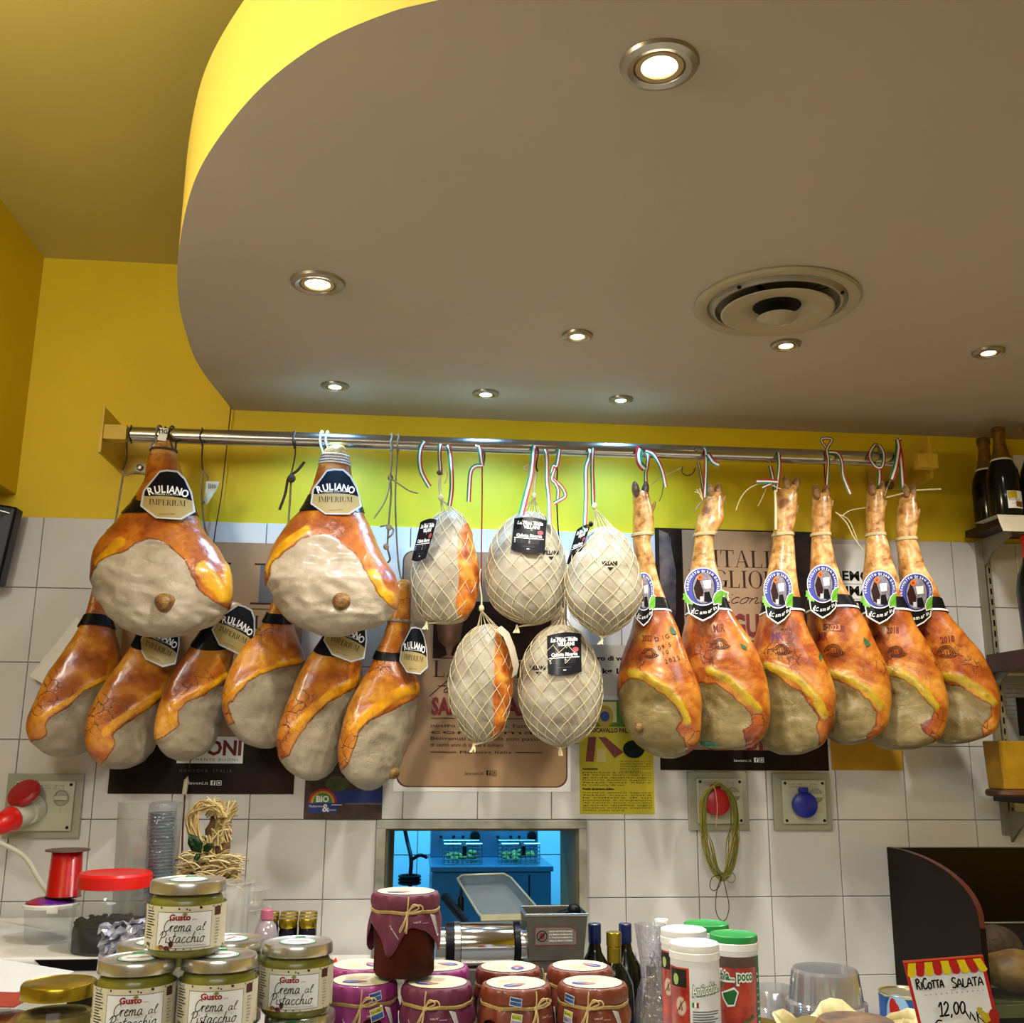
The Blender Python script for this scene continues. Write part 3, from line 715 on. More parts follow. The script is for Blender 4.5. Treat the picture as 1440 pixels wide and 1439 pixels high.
wf = MB(); wf.b2((.2, 1.60, 0), (2.6, 1.7, 2.4), GROUT); wall_far = structure(wf.build('wall_far', smooth=0))
for i in range(4, 12):
    for k in range(5, 8):
        b = MB(); b.b2((i*.2+.0022+.06, 1.592, k*.2+.0022-.03), (i*.2+.1978+.06, 1.60, k*.2+.1978-.03), KT, .001)
        b.build('tile', None, wall_far, smooth=0)
for nm, lo, hi in (('wall_kitchen_left', (.1, .3, 0), (.2, 1.7, 2.4)), ('wall_kitchen_right', (2.6, .3, 0), (2.7, 1.7, 2.4)), ('ceiling_kitchen', (.1, .3, 2.4), (2.7, 1.7, 2.5)), ('floor_kitchen', (.1, .3, -.08), (2.7, 1.7, 0))):
    slab(nm, lo, hi, KT)
FY = mat('fryer_steel', '#4f7488', .3, metal=.6, var=.06, scale=20)
def fx(px, Y): return at(px, 1220, Y).x
def fz(py, Y): return at(690, py, Y).z
Yf = .95
x0, x1 = fx(608, Yf), fx(775, Yf); zl = fz(1218, Yf); zt_ = fz(1172, Yf+.3)
fr = thing('deep_fryer', 'steel double deep fryer on its stand in the blue-lit kitchen behind the hatch', 'fryer', ((x0+x1)/2, Yf+.2, 0))
b = MB(); b.b2((x0, Yf, .1), (x1, Yf+.45, zl-.02), FY, .004); b.build('body', None, fr, smooth=0)
b = MB(); b.b2((x0-.006, Yf-.02, zl-.018), (x1+.006, Yf+.45, zl), FY, .003); b.build('top_plate', None, fr, smooth=0)
b = MB(); b.b2((x0, Yf+.30, zl), (x1-.01, Yf+.45, zt_+.03), FY, .004); b.build('control_box', None, fr, smooth=0)
b = MB(); b.b2((x0+.10, Yf-.006, .2), (x0+.104, Yf, zl-.03), BLACK); b.b2((x1-.08, Yf-.006, .2), (x1-.076, Yf, zl-.03), BLACK); b.build('panel_seam', None, fr, smooth=0)
for dx in (0, .0):
    pass
for px in (620, 638, 651, 700, 718, 730):
    p = at(px, 1177, Yf+.298); b = MB(); b.ell((p.x, p.y-.006, p.z), (.006, .006, .006), BLACK, 10); b.build('indicator', None, fr)
for px in (668, 748):
    p = at(px, 1176, Yf+.298); b = MB(); b.lathe([(0, .022), (.016, .02), (.019, .012), (.019, 0)], (p.x, p.y, p.z), 20, BLACK, Matrix.Rotation(PI/2, 3, 'X')); b.build('thermostat_knob', None, fr)
BK = mat('fryer_basket_wire', '#55615a', .4, metal=.7)
OILF = mat('fried_food', '#8d8a2e', .6, var=.5, scale=60)
for a0, a1 in ((624, 676), (704, 757)):
    xa, xb = fx(a0, Yf+.08), fx(a1, Yf+.08); za = fz(1211, Yf+.08); zb = fz(1186, Yf+.08)
    t = thing('fryer_basket', 'wire frying basket with black handle, %s one on the fryer' % ('left' if a0 < 650 else 'right'), 'basket', ((xa+xb)/2, Yf+.08, zl), 'baskets on the fryer')
    b = MB(); 
    for k in range(9):
        x = xa+(xb-xa)*k/8; b.tube([(x, Yf+.04, zb), (x, Yf+.04, zl+.004), (x, Yf+.18, zl+.004), (x, Yf+.18, zb)], .0012, 4)
    for k in range(6):
        z = zl+.004+(zb-zl-.004)*k/5; b.tube([(xa, Yf+.04, z), (xb, Yf+.04, z), (xb, Yf+.18, z), (xa, Yf+.18, z)], .0013, 4, closed=True)
    b.build('wire_mesh', BK, t)
    b = MB(); b.tube([(xa, Yf+.04, zb), (xb, Yf+.04, zb), (xb, Yf+.18, zb), (xa, Yf+.18, zb)], .003, 6, STEEL, closed=True); b.build('rim', None, t)
    b = MB(); xm = (xa+xb)/2; b.tube([(xm, Yf+.04, zb), (xm, Yf+.0, zb+.006), (xm, Yf-.05, zb-.004), (xm, Yf-.052, zb-.03)], .008, 8, BLACK); b.build('handle', None, t)
    b = MB(); rr = random.Random(a0)
    for k in range(26): b.ell((rr.uniform(xa+.015, xb-.015), rr.uniform(Yf+.06, Yf+.16), zl+.014+rr.random()*.022), (.012, .01, .008), None, 8)
    tag(b.build('fried_food', OILF, None), 'olive-green fried pieces lying in the %s fryer basket' % ('left' if a0 < 650 else 'right'), 'food', 'fried pieces in the baskets', 'stuff')
cb = MB(); cb.tube(crom([at(566, 1150, 1.45), at(572, 1180, 1.45), at(578, 1208, 1.42), at(577, 1235, 1.4), at(576, 1300, 1.38)], 6), .008, 8, BLACK); cb.tube(crom([at(578, 1210, 1.42), at(590, 1203, 1.4), at(600, 1206, 1.42)], 6), .007, 8, BLACK)
for k in range(3): cb.tube([(at(576, 1238, 1.4).x+.04*math.cos(t*PI/8), 1.4+.04*math.sin(t*PI/8), at(576, 1238, 1.4).z+.012*k-.01) for t in range(16)], .006, 6, BLACK, closed=True)
tag(cb.build('power_cable', None, None), 'black power cables bunched on the kitchen wall left of the fryer', 'cable')
# ================================================================== HAMS
def node_ramp(N, L, src, pts):
    r = N.new('ShaderNodeValToRGB'); e = r.color_ramp.elements
    while len(e) < len(pts): e.new(.5)
    for k, (p, c) in enumerate(pts): e[k].position = p; e[k].color = (*lin(c), 1)
    L.new(src, r.inputs[0]); return r.outputs[0]
def ham_material(name, skin, fat, face, shank='#c08a48', vein=1.0, fgloss=.45):
    m = bpy.data.materials.new(name); m.use_nodes = True; nt = m.node_tree; N = nt.nodes; L = nt.links; b = N['Principled BSDF']
    tc = N.new('ShaderNodeTexCoord').outputs['Object']
    def noise_(scale, detail=5, dist=0, rough=.55):
        n = N.new('ShaderNodeTexNoise'); n.inputs['Scale'].default_value = scale; n.inputs['Detail'].default_value = detail
        n.inputs['Distortion'].default_value = dist; n.inputs['Roughness'].default_value = rough; L.new(tc, n.inputs['Vector']); return n
    def attr(a):
        n = N.new('ShaderNodeAttribute'); n.attribute_name = a; return n.outputs['Fac']
    def maprange(s, a, b_, c=0, d=1, smooth=True):
        n = N.new('ShaderNodeMapRange'); n.inputs[1].default_value = a; n.inputs[2].default_value = b_; n.inputs[3].default_value = c; n.inputs[4].default_value = d
        if smooth: n.interpolation_type = 'SMOOTHSTEP'
        L.new(s, n.inputs[0]); return n.outputs[0]
    def mixc(f, a, b_):
        n = N.new('ShaderNodeMix'); n.data_type = 'RGBA'; L.new(f, n.inputs[0]) if not isinstance(f, float) else setattr(n.inputs[0], 'default_value', f)
        for i, v in ((6, a), (7, b_)):
            if isinstance(v, str): n.inputs[i].default_value = (*lin(v), 1)
            else: L.new(v, n.inputs[i])
        return n.outputs[2]
    def math_(op, a, b_=None):
        n = N.new('ShaderNodeMath'); n.operation = op
        for i, v in ((0, a), (1, b_)):
            if v is None: continue
            if isinstance(v, (int, float)): n.inputs[i].default_value = v
            else: L.new(v, n.inputs[i])
        return n.outputs[0]
    n1 = noise_(11, 6, .6); sk = node_ramp(N, L, n1.outputs['Fac'], [(.3, skin[0]), (.45, skin[1]), (.56, skin[2]), (.7, skin[3])])
    n2 = noise_(60, 4); sk = mixc(maprange(n2.outputs['Fac'], .5, .75, 0, .45), sk, skin[0])
    v = N.new('ShaderNodeTexVoronoi'); v.feature = 'DISTANCE_TO_EDGE'; v.inputs['Scale'].default_value = 34
    nz = noise_(22, 3); mp = N.new('ShaderNodeVectorMath'); mp.operation = 'MULTIPLY_ADD'; L.new(nz.outputs['Color'], mp.inputs[0]); mp.inputs[1].default_value = (.045, .045, .045); L.new(tc, mp.inputs[2]); L.new(mp.outputs[0], v.inputs['Vector'])
    vm = math_('MULTIPLY', maprange(v.outputs['Distance'], .0, .06, 1, 0), maprange(noise_(7, 2).outputs['Fac'], .5, .58, 0, .95*vein))
    sk = mixc(vm, sk, '#4a1608')
    sh = maprange(math_('ADD', attr('shank'), math_('MULTIPLY', math_('SUBTRACT', noise_(25, 4).outputs['Fac'], .5), .7)), .25, .75)
    shc = node_ramp(N, L, noise_(38, 5, .5).outputs['Fac'], [(.32, '#7d4a1c'), (.5, shank), (.68, '#d9b478')])
    sk = mixc(sh, sk, shc)
    wob = math_('MULTIPLY', math_('SUBTRACT', noise_(45, 3).outputs['Fac'], .5), 7.0)
    ff = maprange(math_('ADD', attr('fat'), wob), -2.0, 2.5)
    ftc = node_ramp(N, L, noise_(30, 4).outputs['Fac'], [(.35, fat[0]), (.6, fat[1])])
    c = mixc(ff, sk, ftc)
    n3 = noise_(9, 6, .8, .6); fc = node_ramp(N, L, n3.outputs['Fac'], [(.3, face[0]), (.45, face[1]), (.58, face[2]), (.7, face[3])])
    fc = mixc(maprange(noise_(90, 3).outputs['Fac'], .55, .7, 0, .35), fc, face[0])
    cutv = math_('ADD', attr('cut'), wob)
    dk = maprange(math_('ABSOLUTE', math_('ADD', cutv, 1.0)), 0, 2.2, .75, 0)
    c = mixc(dk, c, '#3a1c0a')
    cf = maprange(cutv, -.8, .8)
    c = mixc(cf, c, fc)
    L.new(c, b.inputs['Base Color'])
    L.new(maprange(cf, 0, 1, .3, fgloss, False), b.inputs['Roughness'])
    b.inputs['Coat Weight'].default_value = .5; b.inputs['Coat Roughness'].default_value = .18
    L.new(maprange(cf, 0, 1, .55, .12, False), b.inputs['Coat Weight'])
    b.inputs['Subsurface Weight'].default_value = 0
    bp = N.new('ShaderNodeBump'); bp.inputs['Strength'].default_value = .35; bp.inputs['Distance'].default_value = .006
    h = math_('ADD', math_('MULTIPLY', noise_(70, 5).outputs['Fac'], .6), math_('MULTIPLY', noise_(24, 4, 1.0).outputs['Fac'], .9)); h = math_('SUBTRACT', h, math_('MULTIPLY', vm, .3)); L.new(h, bp.inputs['Height']); L.new(bp.outputs['Normal'], b.inputs['Normal'])
    return m
HM_BIG = ham_material('ham_skin_parma', ['#682808', '#984c14', '#b0661e', '#c98c34'], ['#b87e10', '#d09c1c'], ['#857865', '#9a8c78', '#a89c88', '#8e7c60'], vein=.35, fgloss=.6)
HM_LOW = ham_material('ham_skin_amber', ['#7c340a', '#a85a14', '#c07a22', '#d6a044'], ['#b86c0a', '#d99a12'], ['#716550', '#8d806a', '#9c9078', '#857356'], vein=1.0, fgloss=.4)
HM_SD = ham_material('ham_skin_daniele', ['#64220a', '#984814', '#b36a20', '#cc9038'], ['#8f7216', '#b3941e'], ['#5c4c24', '#75643a', '#8a7a50', '#78683a'], vein=1.0, fgloss=.32)
TWINE = mat('jute_twine', '#9c8f74', .85, var=.35, scale=120, bump=.4, bscale=300); CORD = mat('white_cord', '#cdd0cc', .8, var=.2, scale=90, bump=.3, bscale=250)
DTW = mat('dark_twine', '#4b3d2c', .85, var=.4, scale=100, bump=.4, bscale=300)
BONE = mat('bone_end', '#8a6a2c', .5, var=.5, scale=60, col2='#5a3410', bump=.4)

def seg_sdf(P, A):
    """signed distance (px) of points P to polygon A, positive inside"""
    A = np.array(A, float); n = len(A); d = np.full(len(P), 1e9); s = np.zeros(len(P), int)
    for i in range(n):
        a = A[i]; b = A[(i+1) % n]; e = b-a; w = P-a
        t = np.clip((w@e)/(e@e+1e-9), 0, 1); q = w-np.outer(t, e); d = np.minimum(d, np.hypot(q[:, 0], q[:, 1]))
        c = ((a[1] > P[:, 1]) != (b[1] > P[:, 1])) & (P[:, 0] < (b[0]-a[0])*(P[:, 1]-a[1])/((b[1]-a[1]) or 1e-9)+a[0]); s += c
    return np.where(s % 2 == 1, d, -d)
def line_dist(P, A):
    A = np.array(A, float); d = np.full(len(P), 1e9)
    for i in range(len(A)-1):
        a, b = A[i], A[i+1]; e = b-a; w = P-a; t = np.clip((w@e)/(e@e+1e-9), 0, 1); q = w-np.outer(t, e); d = np.minimum(d, np.hypot(q[:, 0], q[:, 1]))
    return d
class Body:
    """lofted body whose outline follows rows (py, xl, xr) at depth yc(py)"""
    def __init__(s, rows, yc, thmax, shear=0, NS=84, NA=72, sup=2.25, round_ends=True):
        s.yc = yc if callable(yc) else (lambda y, k=yc: k); s.thmax = thmax; s.shear = shear; s.sup = sup; s.NA = NA
        P = crom([(r[0], r[1], r[2]) for r in rows], 8)
        arr = np.array([tuple(p) for p in P]); dl = np.hypot(np.diff(arr[:, 0]), np.diff((arr[:, 2]-arr[:, 1])/2)); L = np.concatenate([[0], np.cumsum(dl)])
        t = np.linspace(0, L[-1], NS); s.rows = np.stack([np.interp(t, L, arr[:, i]) for i in range(3)], 1); s.NS = NS
        s.X0 = []; s.W = []; s.Z = []; s.Y = []; s.T = []
        for y, a, b in s.rows:
            Y = s.yc(y); A = at(a, y, Y); B = at(b, y, Y); w = max((B.x-A.x)/2, .0015)
            for _ in range(3): A = at(a, y, Y+.85*shear*w); B = at(b, y, Y-.85*shear*w); w = max((B.x-A.x)/2, .0015)
            s.X0.append((A.x+B.x)/2); s.W.append(w); s.Z.append((A.z+B.z)/2); s.Y.append(Y); s.T.append(thmax*math.tanh(w*.95/thmax))
        s.X0, s.W, s.Z, s.Y, s.T = map(np.array, (s.X0, s.W, s.Z, s.Y, s.T))
    def pt(s, u, phi, off=0):
        """u in rows 0..NS-1 (float); phi=0 right, -pi/2 front"""
        f = lambda A: float(np.interp(u, np.arange(s.NS), A))
        x0, w, z, y, t = f(s.X0), f(s.W), f(s.Z), f(s.Y), f(s.T)
        e = 2/s.sup; c, q = math.cos(phi), math.sin(phi)
        dx = (w+off)*math.copysign(abs(c)**e, c); dy = (t+off)*math.copysign(abs(q)**e, q)
        return Vector((x0+dx, y+dy-s.shear*dx, z))
    def mesh(s, disp=.0015, nscale=14, cut=None, fat=None, shank=None, face_in=.004, fat_out=.004, seed=0, wr=.003):
        V = []; 
        for i in range(s.NS):
            for k in range(s.NA):
                V.append(s.pt(i, 2*PI*k/s.NA))
        V = [Vector(v) for v in V]
        C = [Vector((s.X0[i], s.Y[i], s.Z[i])) for i in range(s.NS)]
        A = np.array([tuple(v) for v in V]); px, py = proj(A); P = np.stack([px, py], 1); n = len(A)
        cv = seg_sdf(P, cut) if cut else np.full(n, -50.)
        fv = np.full(n, -50.)
        for q in (fat or []): fv = np.maximum(fv, q[1]-line_dist(P, q[0]))
        front = np.array([V[j].y < s.Y[j//s.NA]+.35*s.T[j//s.NA] for j in range(n)])
        sv = np.interp(py, [shank[0], shank[1]], [1, 0]) if shank else np.zeros(n)
        def ss(a, b, x): t = min(1, max(0, (x-a)/(b-a))); return t*t*(3-2*t)
        sd = Vector((seed*3.1, seed*1.7, 0))
        for j in range(n):
            v = V[j]; c = C[j//s.NA]; d = v-c
            if d.length < 1e-5: continue
            d.normalize(); T = s.T[j//s.NA]; amp = min(1, T/.05)
            k = disp*noise.noise(v*nscale+sd)*2*amp+disp*.5*noise.noise(v*nscale*3+sd)*amp
            m = ss(-1, 7, cv[j]); k -= face_in*m*amp
            if m > 0:
                q = v*18+sd; r = 1-abs(noise.noise(Vector((q.x*.8+q.z*.5, q.y, q.z*1.6))))*2; k += wr*m*(r-.6)*amp+.002*m*noise.noise(q*2.2)
            k += fat_out*ss(-3, 5, fv[j])*amp*(1 if front[j] else .3)
            V[j] = v+d*k
        mb = MB(); fs = []
        for i in range(s.NS-1):
            for k in range(s.NA):
                q = (k+1) % s.NA; fs.append((i*s.NA+k, i*s.NA+q, (i+1)*s.NA+q, (i+1)*s.NA+k))
        fs.append(tuple(range(s.NA))); fs.append(tuple((s.NS-1)*s.NA+k for k in range(s.NA))[::-1])
        mb.add(V, fs); s.mbv = V
        s.attrs = {'cut': cv, 'fat': fv, 'shank': sv}
        s.bvh = BVHTree.FromPolygons([tuple(v) for v in V], fs[:-2])
        return mb
    def build(s, name, m, parent, **kw):
        mb = s.mesh(**kw); o = mb.build(name, m, parent, smooth=70, recalc=True)
        for a, v in s.attrs.items():
            at_ = o.data.attributes.new(a, 'FLOAT', 'POINT'); at_.data.foreach_set('value', v.astype(np.float32))
        s.ob = o; return o
    def ring(s, y0, y1, off, sag=0, n=10, thick=.0012):
        """paper band around the body between image rows y0..y1"""
        ys = s.rows[:, 0]; mb = MB(); NA = s.NA; vs = []
        for side in (off, off+thick):
            for i in range(n+1):
                for k in range(NA):
                    phi = 2*PI*k/NA; y = y0+(y1-y0)*i/n+sag*max(0, -math.sin(phi)); u = float(np.interp(y, ys, np.arange(s.NS))); vs.append(s.pt(u, phi, side))
        fs = []; M = (n+1)*NA
        for side in (0, 1):
            for i in range(n):
                for k in range(NA):
                    q = (k+1) % NA; fs.append((side*M+i*NA+k, side*M+i*NA+q, side*M+(i+1)*NA+q, side*M+(i+1)*NA+k))
        for i in (0, n):
            for k in range(NA):
                q = (k+1) % NA; fs.append((i*NA+k, i*NA+q, M+i*NA+q, M+i*NA+k))
        mb.add(vs, fs); return mb
def hit(body, x, y):
    d = Vector(ray(x, y)).normalized(); h = body.bvh.ray_cast(Vector(CAM), d)
    return h if h[0] is not None else None
def ray_map(body, off=.0008):
    last = [None]
    def f(x, y, h):
        r = hit(body, x, y)
        if r is None:
            Y = last[0] if last[0] is not None else body.Y.mean(); return at(x, y, Y-h)
        last[0] = r[0].y
        n = r[1]; n = n if n.dot(Vector(ray(x, y))) < 0 else -n
        return r[0]+n*(off+h)
    return f
def bend_map(body, px, py, R, off=.003, lean=None, X0=None, ext=(30, 28)):
    """a stiff paper label: one smooth cylinder piece tilted like the skin, pushed out until it clears it"""
    r = hit(body, px, py); base = r[0] if r else at(px, py, body.Y.mean()-body.T.mean())
    xc = base.x if X0 is None else X0; zc = base.z
    t_, b_ = hit(body, px, py-ext[1]*.7), hit(body, px, py+ext[1]*.7)
    lean = (t_[0].y-b_[0].y)/(t_[0].z-b_[0].z) if (t_ and b_) else 0.0
    def yy0(x, y):
        P = at(x, y, base.y); dx = P.x-xc; dz = P.z-zc
        return base.y+(R-math.sqrt(max(R*R-dx*dx, (R*.15)**2)))+lean*dz
    sh = 0.0
    for i in range(-5, 6):
        for j in range(-5, 6):
            x, y = px+ext[0]*i/5, py+ext[1]*j/5; q = hit(body, x, y)
            if q is not None: sh = min(sh, q[0].y-yy0(x, y))
    sh -= off
    def f(x, y, h): return at(x, y, yy0(x, y)+sh-h)
    return f
GOLD = mat('label_gold', '#a38f58', .45, var=.06); NAVY = mat('label_black', '#080a16', .35, var=0, coat=.2); SILV = mat('label_silver', '#b9bcbf', .35, coat=.2, var=.04)
STRAP = mat('label_strap_black', '#0c0c0e', .35, var=.1, coat=.3)
OCT = [(-11, -35), (0, -36.5), (15, -35), (26, -24), (35, -5), (40, 23), (20, 34), (-16, 32), (-38, 15), (-34, -7)]
def parma_label(body, parent, cx, cy, ang=0, sc=1.0, sx=1.0, R=.075, off=.0085, lean=0):
    ca, sa = math.cos(ang), math.sin(ang)
    def T(p): x, y = p[0]*sc*sx, p[1]*sc; return (cx+x*ca-y*sa, cy+x*sa+y*ca)
    cv = Canvas()
    cv.poly([T(p) for p in OCT], SILV)
    ins = [(p[0]*.92, p[1]*.93) for p in OCT]
    top = [p for p in ins if p[1] < 5]
    arc = [(-34+69*i/10, -1+.0022*((-34+69*i/10)+2)**2*1.2+ (i/10)*4) for i in range(11)]
    up = [ins[9], ins[0], ins[1], ins[2], ins[3], ins[4]]
    cv.poly([T(p) for p in up+[(35.5, 8)]+[(p[0], p[1]) for p in arc[::-1] if -33 < p[0] < 34]+[(-32.5, 0.5)]], NAVY)
    cv.poly([T(p) for p in [(-32.5, 1)]+[(p[0], p[1]) for p in arc if -33 < p[0] < 34]+[(35.5, 8.5), ins[5], ins[6], ins[7], ins[8]]], GOLD, lay=1)
    def sub(draw):
        c2 = Canvas(); draw(c2)
        for vs, fs, m, lay in c2.L: cv.raw([T(p) for p in vs], fs, m, 2+lay)
    def dr(c):
        n = 7
        xs = [-21.8, -13, -5, .6, 6.3, 14.6, 23.2]
        for i, ch in enumerate('RULIANO'):
            x = xs[i]; y = -4+.0075*(x+4)**2; c.text(ch, x, y, 10.5, INKW, ang=-.016*(x+3), bold=.03, align='c', flip=-1, lay=0, sx=.88)
            
        c.text('PARMA CUSTODIA', 2, -.5, 2.2, INKW, align='c', flip=-1, width=38, ang=-.03, lay=0)
        c.serif('IMPERIUM', 0, 14, 8, INKB, flip=-1, width=52, align='c', ang=-.06, lay=0)
        c.text('PROSCIUTTO CRUDO', 0, 27, 1.8, INKBR, flip=-1, width=22, align='c', lay=0)
    # text y grows downward in pixels: flip=-1 keeps it upright
    sub(dr)
    fn = bend_map(body, cx, cy, R, .0035, ext=(33*sx, 32))
    return cv.build('brand_label', parent, fn, .00035, cell=6, smooth=40)

def loop_cord(parent, name, m, pb, Yb, prail, r=.0022, two=True, nudge=0, top=None, rib=None, zb=None):
    """cord from a point up over the rail and back"""
    B = at(pb[0], pb[1], Yb); X = at(prail, 640, RY).x
    R = .0205+r+.0006
    path = [B, Vector((B.x*.5+X*.5-.004, (Yb+RY-R)/2, (B.z+RZ)/2)), Vector((X-.004, RY-R, RZ-.004))]
    for a in (30, 60, 90, 120, 150): path.append(Vector((X+.008*(a-90)/90*.5, RY-R*math.cos(math.radians(a)), RZ+.002+R*math.sin(math.radians(a)))))
    path += [Vector((X+.005, RY+R, RZ-.008)), Vector((B.x*.6+X*.4+.004, (Yb+.012+RY+R*.8)/2, (B.z*.6+RZ*.4))), B+Vector((.004, .012, 0))]
    if rib: return ribbon(crom(path, 5), rib, name, parent)
    b = MB(); b.tube(crom(path, 5), r, 8, m); return b.build(name, None, parent, smooth=60)
RG = mat('ribbon_green', '#0b6b45', .45, var=.1); RW = mat('ribbon_white', '#e6e6e6', .45, var=.04); RR = mat('ribbon_red', '#a01420', .45, var=.1)
def ribbon(path, w, name, parent, label=None, cat=None, group=None, twist=0.0, side=None):
    path = [Vector(p) for p in path]; n = len(path); L = [[] for _ in range(4)]
    for i, p in enumerate(path):
        t = (path[min(i+1, n-1)]-path[max(i-1, 0)]); 
        d = Vector((-t.z, 0, t.x))
        if side is not None: d = Vector(side)
        if d.length < 1e-5: d = Vector((1, 0, 0))
        d.normalize()
        if d.x < 0 and side is None and abs(d.x) > .3: d = -d
        if i and (d-prev).length > (d+prev).length: d = -d
        prev = d; tw = twist*i/n; d2 = (d*math.cos(tw)+Vector((0, 1, 0))*math.sin(tw))
        for k in range(4): L[k].append(p+d2*(w*(k/3-.5)))
    mb = MB(); o = Vector((0, .0004, 0))
    for k, m in enumerate((RG, RW, RR)): mb.strip(L[k], L[k+1], m)
    ob = mb.build(name, None, parent, smooth=60, recalc=False)
    if label: tag(ob, label, cat, group)
    return ob

def wrap(body, parent, y, m, r=.0018, turns=3, name='twine_wrap', spread=2.0):
    b = MB(); ys = body.rows[:, 0]
    P = []
    for i in range(turns*36+1):
        ph = 2*PI*i/36; yy = y+spread*(i/36/turns-.5)*1.6; u = float(np.interp(yy, ys, np.arange(body.NS))); P.append(body.pt(u, ph, r*.9))
    b.tube(P, r, 6, m); return b.build(name, None, parent, smooth=60)

# ---- two big front hams
def big_ham(rows, cut, fats, bone, label, foot, lab, yf):
    ytop = rows[0][0]
    yc = lambda y: -.225-(.095)*min(1, max(0, (y-ytop-20)/170))
    B = Body(rows, yc, .088, 0, NS=100, NA=96)
    c = at(foot[0], foot[1], -.225)
    t = thing('cured_ham', label, 'ham', tuple(c), 'hams hanging from the rail')
    B.build('meat', HM_BIG, t, cut=cut, fat=fats, shank=(ytop, ytop+38), seed=foot[0]*.01, wr=.0075, face_in=.005, disp=.003)
    h = hit(B, *bone)
    b = MB(); q = Vector((0, -1, -.15)).to_track_quat('Z', 'Y').to_matrix()
    b.lathe([(.024, -.004), (.021, .004), (.017, .010), (.013, .016), (.005, .0185), (0, .019)], h[0]+Vector((0, .001, 0)), 20, BONE, q, sq=lambda t: 1+.07*math.sin(3*t)); b.build('hip_bone', None, t)
    return t, B
big1, B1 = big_ham([(620, 226, 240), (624, 221, 243), (632, 214, 247), (645, 208, 251), (658, 205, 255), (672, 204, 260), (690, 197, 266), (707, 188, 271), (722, 176, 277), (740, 160, 285), (757, 147, 296), (775, 135, 309), (797, 127, 321), (822, 126, 327), (847, 133, 325), (865, 146, 315), (880, 164, 297), (890, 183, 268), (895, 200, 245), (896, 215, 232)],
    [(126, 812), (133, 800), (142, 790), (160, 781), (180, 774), (190, 765), (212, 758), (230, 763), (247, 776), (260, 790), (270, 812), (282, 832), (300, 847), (318, 855), (335, 870), (330, 905), (200, 925), (100, 900), (112, 830)],
    [([(138, 792), (152, 778), (170, 762)], 7), ([(285, 800), (300, 820), (316, 838)], 11), ([(318, 795), (322, 830)], 6)], (231, 848),
    'big pear-shaped ham facing front, leftmost of the two large front hams', (231, 620), None, 0)
big2, B2 = big_ham([(628, 466, 484), (632, 458, 487), (640, 453, 489), (655, 449, 492), (670, 445, 496), (685, 440, 501), (700, 434, 505), (715, 426, 510), (730, 415, 515), (748, 398, 524), (762, 389, 530), (780, 380, 540), (805, 371, 555), (825, 372, 561), (845, 380, 561), (860, 389, 556), (875, 405, 543), (885, 423, 518), (893, 444, 494), (895, 455, 480)],
    [(370, 830), (379, 810), (387, 790), (405, 775), (427, 758), (447, 753), (465, 755), (480, 765), (497, 776), (510, 795), (520, 820), (530, 837), (547, 852), (556, 857), (575, 870), (560, 900), (470, 920), (380, 890)],
    [([(378, 800), (390, 780), (412, 758), (432, 745)], 6), ([(522, 810), (535, 832), (548, 842)], 10)], (480, 846),
    'big pear-shaped ham facing front with white string, right one of the two large front hams', (474, 628), None, 0)
wrap(B2, big2, 648, CORD, .0022, 4, 'string_wrap', 10)
wrap(B1, big1, 634, DTW, .0018, 2)
b = B1.ring(700, 724, .0016, 6); b.build('label_strap', STRAP, big1, smooth=60)
b = B2.ring(697, 720, .0016, 6); b.build('label_strap', STRAP, big2, smooth=60)
parma_label(B1, big1, 235, 697, 0, 1.0, 1.0, .14)
parma_label(B2, big2, 471, 693, -.05, .93, 1.0, .14)
loop_cord(big1, 'hanging_twine', TWINE, (222, 634), -.245, 222, .0026); loop_cord(big1, 'hanging_twine', DTW, (243, 632), -.243, 240, .0024)
loop_cord(big2, 'hanging_string', CORD, (455, 640), -.245, 452, .0028); loop_cord(big2, 'hanging_string', CORD, (464, 636), -.247, 460, .0026)
tg = thing('price_tag', 'small white paper tag tied over the rail above the leftmost front ham', 'tag', tuple(at(228, 612, -.26)), 'white paper tags on the hams')
b = MB(); b.box(at(229, 611, -.250), (.022, .001, .034), PAPER, Matrix.Rotation(.12, 3, 'Y')); b.build('paper', None, tg, smooth=0)
cv = Canvas(); cv.text('ПG', 224, 610, 6, INKB, flip=-1, bold=.03); cv.build('print', tg, lambda x, y, h: at(x, y, -.2512-h), .0003)

